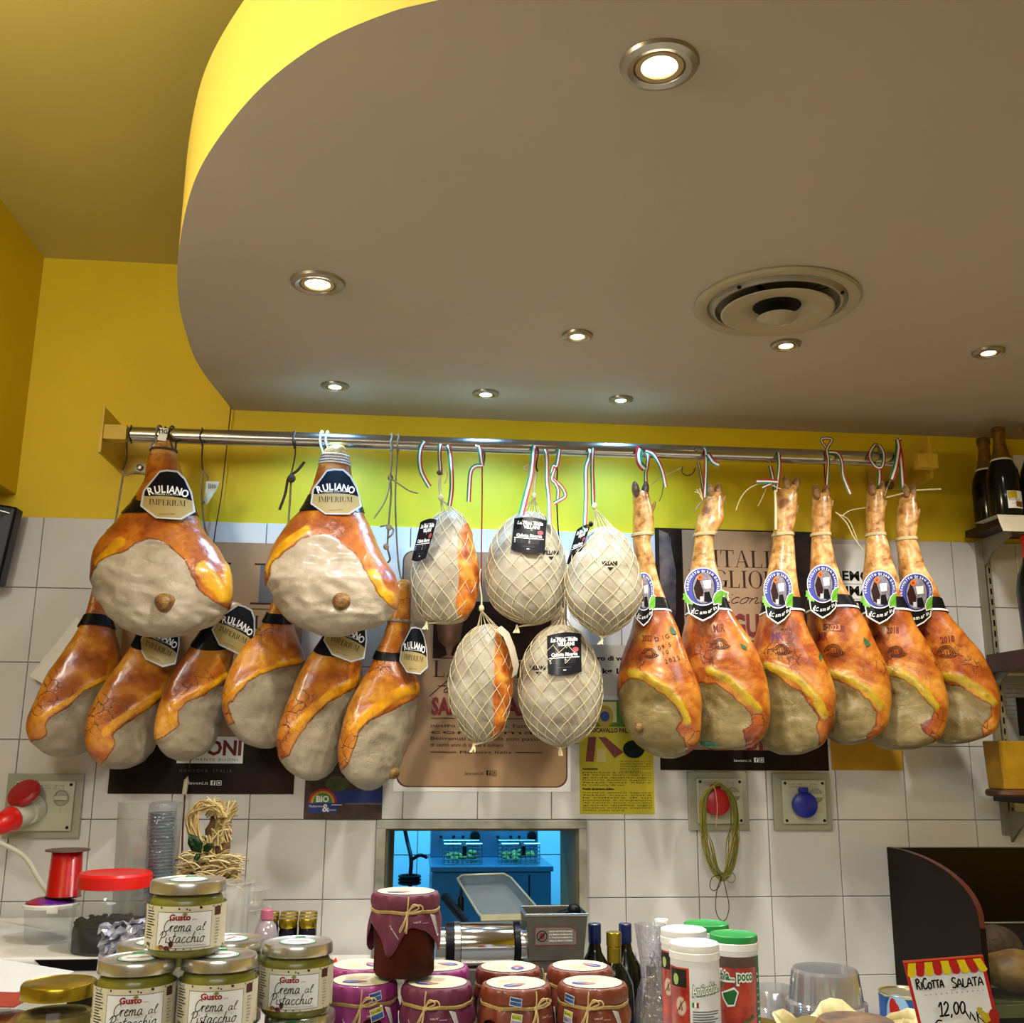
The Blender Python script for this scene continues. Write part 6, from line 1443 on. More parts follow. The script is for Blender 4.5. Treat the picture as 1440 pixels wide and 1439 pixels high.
JL.append(put(jw, False, 615, 1381, JT, JH, -.35, 'jam jar with wine cloth and long raffia bow, in front under the top jam jar')[0])
JL.append(put(jm, False, 497, 1358, JT, JH, 1.9, 'magenta covered jam jar behind the front left one, beside the pistachio jars')[0])
JL.append(put(jm, False, 622, 1358, JT, JH, 2.6, 'magenta covered jam jar at the back, lid showing right of the top jam jar')[0])
JL.append(put(jo, True, 727, 1382, JT, JH, .45, 'jam jar with rust-orange cloth, front row, blue sticker at its left')[0])
JL.append(put(jo, False, 832, 1381, JT, JH, -.3, 'jam jar with rust-orange cloth, front row, rightmost')[0])
JL.append(put(jo, False, 714, 1359, JT, JH, 1.4, 'jam jar with rust-orange cloth, back row left')[0])
JL.append(put(jo, False, 808, 1358, JT, JH, 2.2, 'jam jar with rust-orange cloth, back row right')[0])
relax(JL, .0895, [1, 1, 2, 2, 1, 1, 2, 2])
JL[0].location.x += .004; JL[2].location.x += .010
# crumpled red wrapper between the jars
b = MB(); b.add([atd(x, y, d) for x, y, d in ((458, 1400, 1.40), (462, 1360, 1.40), (468, 1352, 1.41), (472, 1347, 1.40), (476, 1356, 1.39), (474, 1400, 1.40), (466, 1370, 1.38))], [(0, 1, 6), (1, 2, 6), (2, 3, 6), (3, 4, 6), (4, 5, 6), (5, 0, 6)], REDB)
o = b.build('wrapper', None, None, smooth=0); tag(o, 'small piece of red wrapper sticking up between pistachio and jam jars', 'wrapper')
md = o.modifiers.new('s', 'SOLIDIFY'); md.thickness = .001

# ---- gold-lid jar, bottom left
gj = thing('preserve_jar', 'large jar of sliced mushrooms with a gold lid, bottom left corner', 'jar', (0, 0, 0))
b = MB(); b.lathe([(0, 0), (.04, 0), (.0455, .004), (.047, .012), (.047, .07), (.045, .080), (.039, .092), (.0365, .098), (.0355, .106)], n=44); b.build('glass', GL, gj)
b = MB(); b.lathe([(0, .003), (.04, .003), (.0435, .012), (.0435, .07), (.041, .08), (.035, .088), (0, .088)], n=36); b.build('oil', mat('mushroom_oil', '#5c4c1c', .5, var=.4, scale=30, spec=0, col2='#8a7a4a'), gj)
b = MB(); rr = random.Random(8)
for k in range(46):
    a = rr.uniform(0, 2*PI); z = rr.uniform(.015, .08); r = .0425 if z < .07 else .037; b.ell((r*math.cos(a), r*math.sin(a), z), (.006, .004, rr.uniform(.004, .009)), None, 8, Matrix.Rotation(rr.uniform(0, 3), 3, 'X'))
tag(b.build('mushroom_slices', mat('mushroom', '#8d7f56', .35, var=.5, scale=60, spec=.1), gj), kind='stuff')
b = MB(); b.lathe([(.0355, .104), (.0375, .104), (.0378, .107), (.0375, .1155), (.0362, .1175), (.034, .118), (.032, .1168), (.030, .1168), (.0285, .1175), (0, .1175)], n=48); b.build('lid', GLD, gj)
cv = Canvas(); cv.poly([(-.08+.16*i/16, .048+.004*math.sin(i)*0) for i in range(17)]+[(.08-.16*i/16, .012) for i in range(17)], mat('label_yellow', '#c2b01a', .5)); cv.rect(-.08, .045, .08, .0475, mat('label_yellow2', '#d6c422', .5)); cv.build('label', gj, cylmap(.0474), .0002, cell=.006, smooth=40)
p = at(84, 1380, CZ+.118, 2); p.z = CZ; gj.location = p
# ---- vacuum pack and paper at far left
t = thing('sausage_pack', 'vacuum packed cured meat under a red printed label, bottom left corner', 'pack', tuple(at(5, 1430, CZ+.05, 2)))
base = at(8, 1412, CZ+.055, 2)
def blob(c, r, m, seed, nm, parent, amp=.2):
    b = MB(); c = Vector(c); b.ell(c, r, m, 28, fn=lambda v: v*(1+amp*noise.noise(v*30+Vector((seed, 0, 0))))); return b.build(nm, None, parent, smooth=60)
blob(base+Vector((-.02, .0, -.03)), (.055, .05, .022), mat('cured_meat_pack', '#8a5a34', .25, var=.5, scale=25, coat=.8, col2='#5c2a14'), 1, 'meat', t)
b = MB(); q = [base+Vector(v) for v in ((-.07, -.02, .004), (.02, -.03, .002), (.028, .03, .004), (-.07, .03, .008))]; b.add(q+[v+Vector((0, 0, .0015)) for v in q], [(0, 1, 2, 3), (7, 6, 5, 4), (0, 1, 5, 4), (1, 2, 6, 5), (2, 3, 7, 6), (3, 0, 4, 7)], mat('pack_label_red', '#9c1c14', .3, var=.3, scale=40, coat=.6)); b.build('label', None, t, smooth=0)
t2 = thing('paper_sheets', 'stack of white paper sheets at the left edge below the white machine', 'paper', tuple(at(40, 1368, CZ+.10, 2)))
Zp = 1.3
for k in range(3):
    b = MB(); q = [at(x, y, Zp-.002*k, 2) for x, y in ((-60, 1352), (0, 1349+k), (104-k*3, 1366+k), (70, 1384), (20, 1396+k), (-60, 1392))]; n = len(q)
    b.add(q+[v+Vector((0, 0, -.0012)) for v in q], [tuple(range(n)), tuple(range(2*n-1, n-1, -1))]+[(i, (i+1) % n, n+(i+1) % n, n+i) for i in range(n)]); b.build('sheet', mat('grey_white_paper', '#b9b8b6', .7, var=.05), t2, smooth=0)
bx = thing('paper_tray', 'white tray carrying the paper sheets', 'tray', tuple(at(20, 1372, CZ, 2)))
a_ = at(-50, 1390, Zp-.006, 2); c_ = at(90, 1362, Zp-.006, 2); b = MB(); b.b2((a_.x, a_.y+.008, CZ+.0004), (c_.x-.03, min(c_.y, -1.41), Zp-.0095), WHITE, .003); b.build('tray_body', None, bx, smooth=0)

# ---- white machine on the bench
MZ = 1.18
f1_ = at(0, 1346, MZ, 2); f2_ = at(165, 1349, MZ, 2); bk = at(60, 1309, MZ, 2)
x0, x1, y0, y1 = -.35, .542, (f1_.y+f2_.y)/2, -.03
t = thing('packing_machine', 'white boxy machine with a black display strip, on the bench at the left', 'machine', ((x0+x1)/2, (y0+y1)/2, .92))
b = MB(); b.b2((x0, y0, .9205), (x1, y1, MZ), WHITE, .006); b.build('housing', None, t, smooth=0)
b = MB(); a0 = at(48, 1357, y0-.001); a1 = at(165, 1357, y0-.001); zA = at(60, 1350, y0).z; zB = at(60, 1366, y0).z
q = [Vector((a0.x, y0-.002, zA)), Vector((a1.x+.05, y0-.002, zA)), Vector((a1.x+.05, y0-.002, zB)), Vector((a0.x+.025, y0-.002, zB))]; b.add(q+[v+Vector((0, .003, 0)) for v in q], [(0, 1, 2, 3), (7, 6, 5, 4), (0, 1, 5, 4), (1, 2, 6, 5), (2, 3, 7, 6), (3, 0, 4, 7)], BLACK); b.build('display_strip', None, t, smooth=0)
b = MB(); b.b2((a0.x+.07, y0-.001, .94), (a1.x+.06, y0+.004, zB-.03), BLACK, .002); b.build('dark_front', None, t, smooth=0)
# clear box with coloured lid, spool on it, big jar
cx = at(70, 1290, -.37); rB = (at(103, 1270, -.37).x-at(35, 1270, -.37).x)/2+.004
lz = at(70, 1271, -.37).z
t = thing('food_box', 'round clear plastic box with blue and red lid, under the red spool', 'box', (cx.x, -.37, MZ))
b = MB(); b.lathe([(0, .0), (rB*.78, .0), (rB*.86, .006), (rB*.97, lz-MZ-.006), (rB, lz-MZ-.004)], (cx.x, -.37, MZ+.0004), 40, PL); b.build('bowl', None, t)
b = MB(); b.lathe([(rB*.98, -.006), (rB*1.05, -.006), (rB*1.06, .0), (rB*1.0, .003), (rB*.97, .0005)], (cx.x, -.37, lz), 44, WHITE); b.b2((cx.x+.01, -.37-rB*1.1, lz-.013), (cx.x+.034, -.37-rB*1.02, lz+.001), WHITE, .002); b.build('rim', None, t)
b = MB(); b.lathe([(rB*.97, .0), (rB*.93, .005), (rB*.6, .012), (0, .014)], (cx.x, -.37, lz), 44, mat('lid_violet', '#26209a', .35, var=.9, scale=22, col2='#9c1420')); b.build('lid', None, t)
sx_, sz_ = at(92, 1230, -.37).x, lz+.0142; r_ = .033
t = thing('ribbon_spool', 'tall spool of shiny red ribbon with a dark end disc', 'spool', (sx_, -.37, sz_))
hS = at(92, 1194, -.37).z-sz_
b = MB(); b.lathe([(0, 0), (r_*1.15, 0), (r_*1.15, .002), (r_*.5, .002)], (sx_, -.37, sz_), 32, DWOOD); b.build('bottom_disc', None, t)
b = MB(); pr = [(r_*.9, .002)]; n = 34
for k in range(n): z = .003+(hS-.008)*k/n; pr += [(r_*(1.12-.12*k/n), z), (r_*(1.10-.12*k/n)-.0006, z+(hS-.008)/n*.9)]
b.lathe(pr+[(r_*.8, hS-.004)], (sx_, -.37, sz_), 32, mat('ribbon_satin_red', '#c40f14', .22, var=.1, coat=.5)); b.build('ribbon', None, t)
b = MB(); b.lathe([(0, hS-.004), (r_*1.42, hS-.004), (r_*1.42, hS-.001), (0, hS)], (sx_, -.37, sz_), 36, mat('spool_disc', '#5a4c40', .5)); b.build('end_disc', None, t)
JY = -.475; jx = at(156, 1300, JY); rJ = .080; zt2 = at(157, 1226, JY).z-MZ
t = thing('storage_jar', 'wide clear jar with a red screw lid, half full of dark dried fruit', 'jar', (jx.x, JY, MZ))
b = MB(); b.lathe([(0, .0), (rJ*.93, .0), (rJ*.99, .006), (rJ, .02), (rJ*.98, zt2-.06), (rJ*.9, zt2-.045), (rJ*.93, zt2-.035), (rJ*.9, zt2-.028)], (jx.x, JY, MZ+.0004), 48, PL); b.build('glass', None, t)
b = MB(); b.lathe([(rJ*.9, -.03), (rJ*.965, -.03), (rJ*.97, -.024), (rJ*.955, -.006), (rJ*.9, -.001), (rJ*.8, -.003), (0, -.003)], (jx.x, JY, MZ+zt2), 48, REDB); b.build('lid', None, t)
b = MB(); rr = random.Random(12); b.lathe([(0, .002), (rJ*.93, .002), (rJ*.95, .04), (rJ*.9, .056), (0, .058)], (jx.x, JY, MZ), 30)
for k in range(110):
    a = rr.uniform(0, 2*PI); r = rJ*.93*math.sqrt(rr.random()); b.ell((jx.x+r*math.cos(a), JY+r*math.sin(a), MZ+.056+rr.uniform(-.003, .006)), (.007, .005, .004), None, 6)
tag(b.build('dried_fruit', mat('dried_fruit', '#1c0604', .6, var=.5, scale=60, spec=.02), t), kind='stuff')
# crumpled silver film
b = MB(); n = 15; vs = []; rr = random.Random(5)
for i in range(n):
    for j in range(n):
        u, v = i/(n-1), j/(n-1); p = at(140+80*u, 1303+30*v-14*u, -.58+.0*v); vs.append(p+Vector((0, .025*noise.noise(Vector((u*4, v*4, 2)))+.02*(rr.random()-.5), .012*(rr.random()-.5)-.02*v*(1-u))))
b.add(vs, [(i*n+j, (i+1)*n+j, (i+1)*n+j+1, i*n+j+1) for i in range(n-1) for j in range(n-1)], mat('silver_film', '#c9c9d8', .2, metal=.35, var=.3, scale=30)); o = b.build('crumpled_film', None, None, smooth=0); o.modifiers.new('s', 'SOLIDIFY').thickness = .0008; tag(o, 'crumpled silver plastic film beside the top pistachio jar', 'film')
# tall clear beaker and cup stack
ck = at(207, 1200, -.28); rT = .074; zT = at(207, 1128, -.28).z
t = thing('clear_beaker', 'tall empty clear beaker standing behind the red lidded jar', 'beaker', (ck.x, -.28, MZ))
b = MB(); b.lathe([(0, 0), (rT*.86, 0), (rT*.88, .003), (rT, zT-MZ), (rT*1.02, zT-MZ), (rT*.98, zT-MZ-.001), (rT*.86, .004)], (ck.x, -.28, MZ+.0004), 44, clear_mat('beaker_plastic', (.85, .86, .84), .14, .08, .06)); b.build('wall', None, t)
t = thing('cup_stack', 'leaning stack of small clear cups wrapped in film beside the beaker', 'cups', tuple(at(232, 1250, -.40)))
P0 = at(224, 1272, -.38); P1 = at(229, 1140, -.38); P0.z = MZ+.03; ax = (P1-P0); Ls = ax.length; ax.normalize(); qm = ax.to_track_quat('Z', 'Y').to_matrix()
for k in range(34):
    s = Ls*k/34; 
    if k == 0:
        b = MB(); b.lathe([(.018, -.02), (.026, .0), (.0295, .0015), (.0295, .0035), (.027, .0035)], (0, 0, 0), 28, mat('cup_clear', '#56747e', .2, coat=1, var=.1), qm); c0 = b.build('cup', None, t, smooth=40, loc=(0, 0, 0)); c0.location = P0-t.location
    else: o = bpy.data.objects.new('cup', c0.data); COL.objects.link(o); o.parent = t; o.location = P0+ax*s-t.location
b = MB(); b.lathe([(.026, -.02)]+[(.032+.0012*math.sin(i*2.1), .0+Ls*i/12) for i in range(13)]+[(.030, Ls+.014), (.022, Ls+.02)], P0, 28, clear_mat('sleeve_film', (.8, .8, .86), .07, .10, .1, wav=.8), qm); b.build('film_sleeve', None, t, smooth=30)
# riser box
t = thing('white_riser', 'low white box on the bench carrying the tubs and small jars', 'box', (.66, -.3, .92))
b = MB(); b.b2((x1+.004, -.54, .9205), (.93, -.06, 1.09), WHITE, .003); b.build('box_body', None, t, smooth=0)
# raffia wrapped pot with a leafy sprig
rc = at(297, 1215, -.27)
t = thing('raffia_bundle', 'bundle of natural raffia straw with a green leafy sprig behind the top pistachio jar', 'raffia', (rc.x, -.27, 1.09))
b = MB(); zb_ = at(290, 1262, -.3).z; b.lathe([(0, 0), (.04, 0), (.046, zb_-1.09+.03), (.04, zb_-1.09+.05), (0, zb_-1.09+.05)], (rc.x, -.27, 1.0905), 24, mat('raffia_core', '#7a5a34', .9, var=.4, scale=60)); b.build('basket', None, t)
for cx0, cy0, rx, rz_ in ((307, 1180, .030, .062), (296, 1232, .060, .05)):
    cc = at(cx0, cy0, -.31); b = MB(); b.ell(cc, (rx, .028, rz_), mat('raffia_core', '#7a5a34', .9), 20, fn=lambda v: v*(1+.25*noise.noise(v*40))); b.build('straw_core', None, t, smooth=40)
rr = random.Random(21); bs = [MB(), MB(), MB()]
for k in range(700):
    if k >= 190: k = int(rr.uniform(0, 130)) if k < 500 else 150
    u = rr.random(); px = rr.uniform(258, 332); py = rr.uniform(1200, 1262)
    if k < 70:   # twisted upper plume
        u = rr.random(); cx_ = 296+22*math.sin(u*5); cy_ = 1130+85*u; a = rr.uniform(-.6, .6)+(1.2 if rr.random() < .5 else -1.0); L_ = rr.uniform(18, 34)
        P = [(cx_-L_*.5*math.cos(a), cy_-L_*.5*math.sin(a)+4), (cx_, cy_-3), (cx_+L_*.5*math.cos(a), cy_+L_*.5*math.sin(a)+4)]
        Y = -.33+rr.uniform(-.03, .04)
    elif k < 100: # arching loops
        P = [(276+rr.uniform(-8, 8), 1185), (272+rr.uniform(-10, 8), 1150), (285+rr.uniform(-8, 8), 1126+rr.uniform(0, 14)), (305+rr.uniform(-5, 8), 1130+rr.uniform(0, 12)), (314+rr.uniform(-8, 6), 1150)]; Y = -.35+rr.uniform(-.02, .02)
    elif k < 130:
        P = [(300+rr.uniform(-10, 10), 1190), (312+rr.uniform(-8, 8), 1160), (325+rr.uniform(-12, 10), 1125+rr.uniform(0, 22))]; Y = -.33+rr.uniform(-.02, .03)
    else:
        a = rr.uniform(-.7, .7); L_ = rr.uniform(16, 40); P = [(px-L_*.5*math.cos(a), py-L_*.5*math.sin(a)), (px, py-3), (px+L_*.5*math.cos(a), py+L_*.5*math.sin(a))]; Y = -.36+rr.uniform(-.02, .02)
    rr.choice(bs).tube(crom([at(x, y, Y) for x, y in P], 4), rr.uniform(.0009, .0024), 4)
for q, m in zip(bs, (RAF, RAFL, mat('raffia_light', '#d6c490', .7, var=.2))): tag(q.build('raffia_strands', m, t, smooth=60), kind='stuff')
LG = mat('dark_leaf', '#12300f', .4, var=.3, scale=50, coat=.3)
for x0_, y0_, x1_, y1_ in ((283, 1200, 265, 1172), (285, 1198, 300, 1186), (282, 1200, 272, 1212), (280, 1194, 268, 1186)):
    A = at(x0_, y0_, -.40); Bp = at(x1_, y1_, -.41); d = (Bp-A); s = Vector((-d.z, 0, d.x)).normalized()*d.length*.28; b = MB()
    Lp = [A, A.lerp(Bp, .3)+s, A.lerp(Bp, .65)+s*.9, Bp]; Rp = [A, A.lerp(Bp, .3)-s, A.lerp(Bp, .65)-s*.9, Bp]; Mp = [A, A.lerp(Bp, .3)+Vector((0, -.005, 0)), A.lerp(Bp, .65)+Vector((0, -.004, 0)), Bp]
    b.strip(Lp, Mp, LG); b.strip(Mp, Rp, LG); o = b.build('leaf', None, t, smooth=60); o.modifiers.new('s', 'SOLIDIFY').thickness = .0006
# clear tubs
def tub(cx_, y_, zb, r0, r1, h, label, fill=None):
    t = thing('plastic_tub', label, 'tub', (cx_, y_, zb), 'empty clear plastic tubs')
    b = MB(); b.lathe([(0, .001), (r0, .001), (r0+.001, .003), (r1, h), (r1+.006, h+.0005), (r1+.006, h+.002), (r1, h+.002)], (cx_, y_, zb), 28, clear_mat('tub_plastic', (.86, .86, .82), .3, .16, .08), sq=lambda a: 1+.006*math.cos(28*a)); b.build('wall', None, t, smooth=30)
    if fill: b = MB(); b.lathe([(0, .003), (r0*.96, .003), (r0*1.02, h*.35), (0, h*.35)], (cx_, y_, zb), 24, fill); b.build('content', None, t)
    return t
c1 = at(350, 1290, -.40); ztu = at(350, 1250, -.40).z; zmid = at(350, 1275, -.40).z
tub(c1.x, -.40, 1.0905, .036, .041, zmid-1.0925-.002, 'lower clear tub with brown contents, left of the gold caps', mat('tub_brown', '#3a1a10', .5))
tub(c1.x-.003, -.40, zmid+.0005, .030, .038, ztu-zmid-.002, 'upper clear tub standing on the lower one, left of the gold caps')
c2 = at(322, 1290, -.49); zz = at(322, 1240, -.49).z
tub(c2.x, -.49, 1.0905, .036, .043, zz-1.0925, 'wide clear tub with an orange tinge right behind the top pistachio jar', mat('tub_orange', '#8a6028', .4))
# gold caps: pack of small jars
k = 0; zc = at(395, 1292, -.3).z
for row, (Y, xs) in enumerate(((-.20, (380, 407, 434)), (-.25, (378, 406, 433)), (-.30, (376, 405, 433)))):
    for x in xs:
        p = at(x, 1295, Y)
        if k == 0:
            sj = thing('small_jar', 's', 'jar', (0, 0, 0), 'pack of small gold-capped jars')
            b = MB(); b.lathe([(0, 0), (.018, 0), (.02, .003), (.02, zc-1.09-.03), (.017, zc-1.09-.02)], (0, 0, 0), 20, mat('dark_jar', '#1b1420', .2, coat=.6)); b.build('glass', None, sj)
            b = MB(); b.lathe([(.0195, zc-1.09-.020), (.0205, zc-1.09-.018), (.0205, zc-1.09-.002), (.0195, zc-1.09), (0, zc-1.09)], (0, 0, 0), 40, GLD, sq=lambda a: 1+.02*math.cos(40*a)); b.build('cap', None, sj)
            o = sj; sj.location = (p.x, Y, 1.0905)
        else: o = copy_tree(sj, Vector((p.x, Y, 1.0905)), 0)
        o['label'] = ['small gold-capped jar in the back row of the pack', 'small gold-capped jar in the middle row of the pack', 'small gold-capped jar in the front row of the pack'][row]+[', left', ', centre', ', right', ', far right'][xs.index(x)]+(' end' if xs.index(x) == 2 else '')
        k += 1
pk = at(376, 1280, -.465); t = thing('pink_cap_bottle', 'small clear bottle with a pink cap in front of the gold caps', 'bottle', (pk.x, -.465, 1.0905))
hh = pk.z-1.0905; b = MB(); b.lathe([(0, 0), (.024, 0), (.026, .004), (.026, hh-.055), (.02, hh-.03), (.010, hh-.02), (.010, hh-.012)], (pk.x, -.465, 1.0905), 24, clear_mat('purple_glass', (.7, .6, .66), .4, .15)); b.build('glass', None, t)
b = MB(); b.lathe([(.011, hh-.02), (.0135, hh-.018), (.0135, hh), (.012, hh+.002), (0, hh+.002)], (pk.x, -.465, 1.0905), 24, mat('pink_cap', '#b8607a', .4)); b.build('cap', None, t)

# ---- grater with motor, in front of the hatch
GY = -.5; mc = at(685, 1329, GY); rM = .046
t = thing('grating_machine', 'steel cheese grating machine with cylindrical motor and square hopper', 'machine', (at(730, 1330, GY).x, GY, .92))
X = lambda px: at(px, 1329, GY).x
b = MB(); RX = Matrix.Rotation(PI/2, 3, 'Y'); b.lathe([(0, 0), (rM*.9, 0), (rM, .004), (rM, X(722)-X(645)-.004), (rM*.95, X(722)-X(645)), (0, X(722)-X(645))], (X(645), GY, mc.z), 44, CHROME, RX); b.build('motor_housing', None, t, smooth=40)
for a0, a1, m, k in ((626, 638, BLACK, 1.02), (638, 646, STEEL, 1.04), (722, 730, BLACK, 1.03), (730, 739, STEEL, .8), (612, 626, STEEL, .8)):
    b = MB(); b.lathe([(0, 0), (rM*k, 0), (rM*k, X(a1)-X(a0)), (0, X(a1)-X(a0))], (X(a0)+.0002, GY, mc.z), 40, m, RX); b.build('motor_ring', None, t)
hz1 = at(780, 1288, GY-.06).z; hz0 = at(780, 1352, GY-.06).z; hx0, hx1 = at(740, 1290, GY-.06).x, at(826, 1290, GY-.06).x; HYA, HYB = GY-.06, GY+.06
HS = mat('cast_steel', '#6f6a60', .4, metal=.75, var=.15, scale=25)
b = MB(); q = []
for z, s in ((hz0, .88), (hz1, 1.0)):
    cxx = (hx0+hx1)/2; w = (hx1-hx0)/2*s; 
    q += [Vector((cxx-w, GY-.06*s, z)), Vector((cxx+w, GY-.06*s, z)), Vector((cxx+w, GY+.06*s, z)), Vector((cxx-w, GY+.06*s, z))]
inn = [v+(Vector(((hx0+hx1)/2, GY, v.z))-v)*.07 for v in q[4:]]; inb = [v+(Vector(((hx0+hx1)/2, GY, v.z))-v)*.07+Vector((0, 0, -.05)) for v in q[4:]]
b.add(q+inn+inb, [(3, 2, 1, 0)]+[(i, (i+1) % 4, 4+(i+1) % 4, 4+i) for i in range(4)]+[(4+i, 4+(i+1) % 4, 8+(i+1) % 4, 8+i) for i in range(4)]+[(8+i, 8+(i+1) % 4, 12+(i+1) % 4, 12+i) for i in range(4)]+[(12, 13, 14, 15)], HS); b.build('hopper', None, t, smooth=0)
b = MB(); b.tube([v+Vector((0, 0, .001)) for v in q[4:]], .0035, 8, STEEL, closed=True); b.build('hopper_rim', None, t)
b = MB(); b.b2((hx0+.012, GY-.045, .9205), (hx1-.012, GY+.045, hz0), HS, .004); b.build('base_column', None, t, smooth=0)
b = MB(); b.b2((X(655), GY-.03, .9205), (X(700), GY+.03, mc.z-rM*.9), HS, .004); b.build('motor_foot', None, t, smooth=0)
b = MB(); k0 = at(797, 1283, GY); b.tube([(k0.x-.02, GY, hz1-.01), (k0.x-.012, GY-.0, k0.z-.004), (k0.x+.012, GY, k0.z+.002)], .008, 10, BLACK); b.ell((k0.x+.016, GY, k0.z+.003), (.016, .015, .015), BLACK, 16); b.build('press_handle', None, t)
fy = lambda x, y, h: (x, GY-.0605-h+.0065*(hz1-y)/(hz1-hz0), y)
cv = Canvas(); lx0, lx1, lz0, lz1 = hx0+.018, hx1-.022, hz0+.030, hz1-.022; LR = mat('warning_red', '#7c2a22', .5); LGR = mat('warning_grey', '#77716a', .5)
cv.poly([(lx0, lz0), (lx1, lz0), (lx1, lz1-.01), (lx1-.012, lz1), (lx0, lz1)], LR); cv.poly([(lx0+.002, lz0+.002), (lx1-.002, lz0+.002), (lx1-.002, lz1-.011), (lx1-.013, lz1-.002), (lx0+.002, lz1-.002)], LGR)
cv.disk(lx0+.016, (lz0+lz1)/2, .0115, .0115, INKB); cv.disk(lx0+.016, (lz0+lz1)/2, .0095, .0095, LGR); cv.disk(lx0+.016, (lz0+lz1)/2, .006, .007, LR); cv.stroke([(lx0+.009, (lz0+lz1)/2-.007), (lx0+.023, (lz0+lz1)/2+.007)], .0022, INKB, k=1)
for i, s_ in enumerate(('NON INTRODURRE', 'LE MANI DURANTE', 'IL FUNZIONAMENTO', 'DELLA MACCHINA')): cv.text(s_, lx0+.031, lz1-.011-i*.0062, .0034, INKW, width=.05, bold=.02)
cv.build('warning_label', t, fy, .0003)
# clear slanted pan and slicer arm behind the grater
t = thing('clear_pan', 'clear plastic pan tilted against the hatch behind the steel motor', 'pan', tuple(at(700, 1292, -.2)))
Q = [at(643, 1236, -.06), at(650, 1231, -.05), at(708, 1229, -.05), at(718, 1234, -.06), at(762, 1284, -.25), at(758, 1290, -.26), at(680, 1291, -.26), at(673, 1285, -.25)]
b = MB(); n = len(Q); off = Vector((0, -.012, -.004)); cen = sum(Q, Vector())/n; In = [v+(cen-v)*.12+Vector((0, .03, -.02)) for v in Q]
b.add(Q+In, [(i, (i+1) % n, n+(i+1) % n, n+i) for i in range(n)]+[tuple(range(n, 2*n))], clear_mat('pan_plastic', (.55, .64, .64), .26, .08, .1)); b.build('pan_body', None, t, smooth=0)
b = MB(); b.tube(Q, .0028, 6, mat('pan_rim', '#8d927e', .3, coat=.6), closed=True); b.build('pan_rim', None, t)
b = MB(); b.tube([at(676, 1294, -.255), at(758, 1292, -.255)], .012, 8, mat('pan_lip', '#8b8766', .5)); b.build('pan_lip', None, t)
t = thing('slicer_arm', 'dark steel bar slanting down beside the hatch behind the top jam jar', 'bar', tuple(at(650, 1290, -.12)))
b = MB(); b.tube([at(626, 1262, -.08), at(660, 1305, -.2)], .012, 10, mat('blued_steel', '#1f2b3a', .25, metal=.8)); b.tube([at(660, 1305, -.2), at(662, 1330, -.2), Vector((at(662, 1330, -.2).x, -.2, .93))], .01, 8, DSTEEL); b.build('arm', None, t)
b = MB(); b.lathe([(0, 0), (.008, 0), (.008, .03), (.003, .04), (.003, .05), (0, .05)], at(648, 1282, -.1), 12, BLACK); b.build('knob', None, t)

# ---- oil bottles on the bench
def bottle(name, label, px, py, Y, zb, prof, cap, glass, capm, grp='bottles on the bench', lab=None, tilt=0):
    p = at(px, py, Y); H = p.z-zb; t = thing(name, label, 'bottle', (p.x, Y, zb), grp)
    b = MB(); b.lathe([(r, H*z) for r, z in prof], (p.x, Y, zb+.0004), 32, glass); b.build('glass', None, t)
    b = MB(); b.lathe([(r, H*z) for r, z in cap], (p.x, Y, zb+.0004), 28, capm); b.build('cap', None, t)
    if lab:
        c = Canvas(); lab(c, H); f = cylmap(max(r for r, z in prof)+.0004); c.build('label', t, lambda u, v, h: tuple(Vector(f(u, v, h))+Vector((p.x, Y, zb))), .0002, cell=.006, smooth=40)
    return t
DOIL = mat('dark_olive_glass', '#0d0f08', .08, var=.2, coat=1); BLC = mat('blue_foil_cap', '#0e1c52', .3, var=.2, coat=.4)
PB = [(0, 0), (.034, 0), (.037, .02), (.037, .62), (.034, .70), (.016, .80), (.0125, .86), (.0125, .93)]
bottle('oil_bottle', 'dark oil bottle with blue cap just right of the grating machine', 836, 1299, -.45, .92, PB, [(.0135, .86), (.0145, .87), (.0145, .995), (.013, 1), (0, 1)], DOIL, BLC)
bottle('oil_bottle', 'dark oil bottle with blue cap behind the gold-capped bottle', 879, 1299, -.42, .92, PB, [(.0135, .86), (.0145, .87), (.0145, .995), (.013, 1), (0, 1)], DOIL, BLC)
bottle('oil_bottle', 'squat dark bottle with a gold cap between the two blue-capped bottles', 863, 1311, -.56, .92, [(0, 0), (.038, 0), (.041, .02), (.041, .58), (.039, .66), (.028, .74), (.0145, .80), (.0125, .86), (.0125, .93)], [(.0135, .79), (.015, .8), (.015, .90), (.0138, .905), (.0160, .91), (.0162, .995), (.015, 1), (0, 1)], DOIL, GLD)
bottle('clear_bottle', 'clear glass bottle with a white cap left of the white tubes', 930, 1293, -.5, .92, [(0, 0), (.034, 0), (.036, .02), (.036, .60), (.034, .66), (.017, .78), (.0135, .84), (.0135, .93)], [(.0145, .93), (.0155, .935), (.0155, .995), (.0145, 1), (0, 1)], clear_mat('bottle_glass', (.8, .82, .8), .14, .16), WHITE,
       lab=lambda c, H: (c.rect(-.03, H*.18, .03, H*.5, mat('old_label', '#8d8a7c', .6, var=.4, scale=60)), c.disk(0, H*.25, .012, .01, GLD)))
pb = at(930, 1293, -.5); b = MB(); b.lathe([(0, .003), (.032, .003), (.0335, .15), (0, .15)], (pb.x, -.5, .92), 24, mat('dark_liquid', '#1c1712', .2, coat=1)); b.build('liquid', None, bpy.data.objects['clear_bottle'])
t = thing('gift_bottle', 'bottle wrapped in printed cellophane between the oil bottles and white tubes', 'bottle', tuple(at(905, 1439, -.55)))
p = at(915, 1300, -.58); t.location = (p.x, -.58, .9205)
